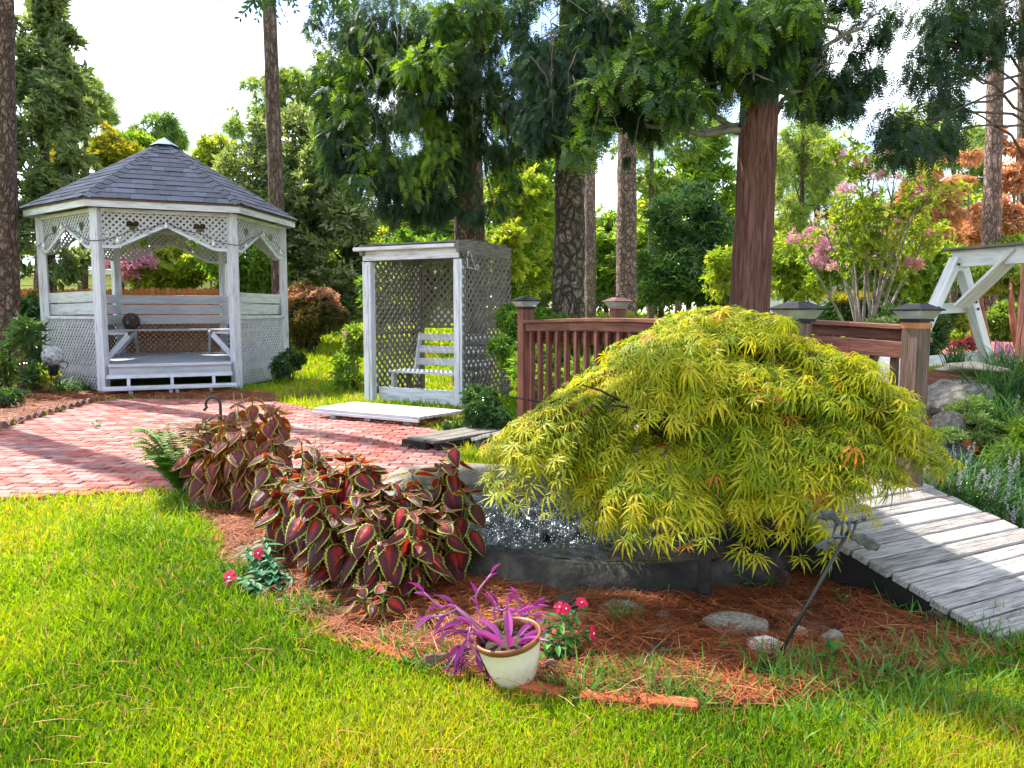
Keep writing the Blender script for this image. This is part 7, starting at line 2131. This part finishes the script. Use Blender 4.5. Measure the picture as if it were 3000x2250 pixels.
tree('green_tree', 'green shrub trees behind the swing beam', gb_(2880, 20), [cl(2880, 780, 20, 150, 80), cl(2960, 760, 20, 140, 90), cl(2990, 830, 20, 110, 90), cl(2760, 760, 20, 130, 90), cl(2720, 830, 20, 120, 100)], 1900, .19, M['mid_leaf'], T_CL[0], .07, jscale=1.5, var=(.55, .3))
for i, (u, Y) in enumerate(((2860, 15), (2885, 15.4), (2985, 14))):
    p = Vector(gb_(u, Y)); tp = at(u + random.uniform(-20, 20), 800, Y)
    t_ = thing('topiary_tree', p, ['orange-barked small tree under the swing beam', 'second orange-barked small tree under the swing beam', 'orange-barked small tree at the right picture edge'][i], 'tree', 'orange-barked trees')
    b = MB()
    for k in range(2):
        q = tp + Vector((random.uniform(-.3, .3), 0, 0)); b.tube([p + Vector((k * .08, 0, -.1)), p.lerp(q, .5) + Vector((random.uniform(-.08, .08), 0, 0)), q], [.07, .055, .04], 8)
    b.build('trunk', M['orange_bark'], t_)
    crown('crown', t_, [cl(u, 800, Y, 130, 70), cl(u + 30, 830, Y, 90, 50)], 600, .12, M['mid_leaf'], T_CL[0], cut=.35, jscale=2)

# ---- woods that close the view, tree by tree; a few shapes shared among them
far_types = []
rs = random.Random(21)
for k, (mk, tp_, sz) in enumerate((('mid_leaf', T_CL[0], .85), ('lime_leaf', T_CL[1], .85), ('hazel', T_CL[0], .85), ('needle_far', T_TUFT, 1.1))):
    cs = []
    for i in range(16):
        a = i * 2.4; z = 2.0 + 9.0 * i / 16; rr = 2.6 * math.sin(PI * (.18 + .75 * i / 16))
        cs.append(((math.cos(a) * rr, math.sin(a) * rr, z), (1.7, 1.7, 1.2)))
    P, d, kk = blob_points(cs, 2300); keep = vnoise(P + k * 9, .55) > .42; P, d = P[keep], d[keep]; m_ = len(P)
    V, F, vv = scatter(tp_[0], tp_[1], P, rot_from(d + rnd_dirs(m_) * .7, np.array([0, 0, 1.]) + rnd_dirs(m_) * .8), sz * rng.uniform(.6, 1.3, m_), np.clip(rng.normal(.5, .25, m_), 0, 1))
    cme = mesh_np('crown', V, F, M[mk], vv)
    tme = MB().tube([(0, 0, -.3), (.1, 0, 3), (0, .1, 7), (0, 0, 10.5)], [.3, .24, .16, .04], 8).mesh('trunk', M['bark_far'])
    far_types.append((cme, tme))
far_lab = ['green broadleaf tree', 'yellow-green broadleaf tree', 'greyish broadleaf tree', 'dark pine']
LM = [(-330, 'far left of the picture edge'), (-150, 'left of the picture edge'), (60, 'behind the left-edge pine trunk'), (240, 'left of the gazebo roof'), (430, 'behind the gazebo peak'), (620, 'behind the gazebo right eave'), (800, 'behind the tall bare pine trunk'), (980, 'behind the grey-green evergreen'), (1180, 'behind the arbor left post'),
      (1370, 'behind the arbor right post'), (1570, 'left of the dark plated trunk'), (1770, 'between the slender and the pink trunks'), (1950, 'behind the dark yew'), (2110, 'left of the red cedar trunk'), (2300, 'right of the red cedar trunk'), (2480, 'behind the bare crape myrtle'), (2680, 'behind the orange crape myrtle'), (2880, 'behind the swing stand'), (3080, 'at the right picture edge'), (3260, 'right of the picture edge')]
i = 0
for Y, us, hs_ in ((62, range(-250, 3300, 200), (5.5, 9)), (80, range(-350, 3400, 210), (8, 14.5))):
    for u in us:
        u2 = u + rs.uniform(-60, 60); x = (u2 - CU) / FPX * Y
        if Y == 62 and 1780 < u2 < 2160 and False: continue
        k = rs.choice((0, 0, 1, 1, 2, 3)); h = rs.uniform(*hs_)
        if u2 < 900: h *= .62
        c_, tm = far_types[k]
        s_ = h / 11.5
        W = Matrix.Translation((x, Y + rs.uniform(-4, 4), float(gz(x, Y)))) @ Matrix.Rotation(rs.uniform(0, 6.28), 4, 'Z') @ Matrix.Diagonal((s_ * 1.15, s_ * 1.15, s_, 1))
        o = bpy.data.objects.new('far_tree', None); _link(o, None, W); lm = min(LM, key=lambda q: abs(q[0] - u2)); tag(o, far_lab[k] + (' low' if Y == 62 else ' high') + ' in the far woods ' + lm[1], 'tree', 'far woods')
        put('crown', c_, o, W); put('trunk', tm, o, W)
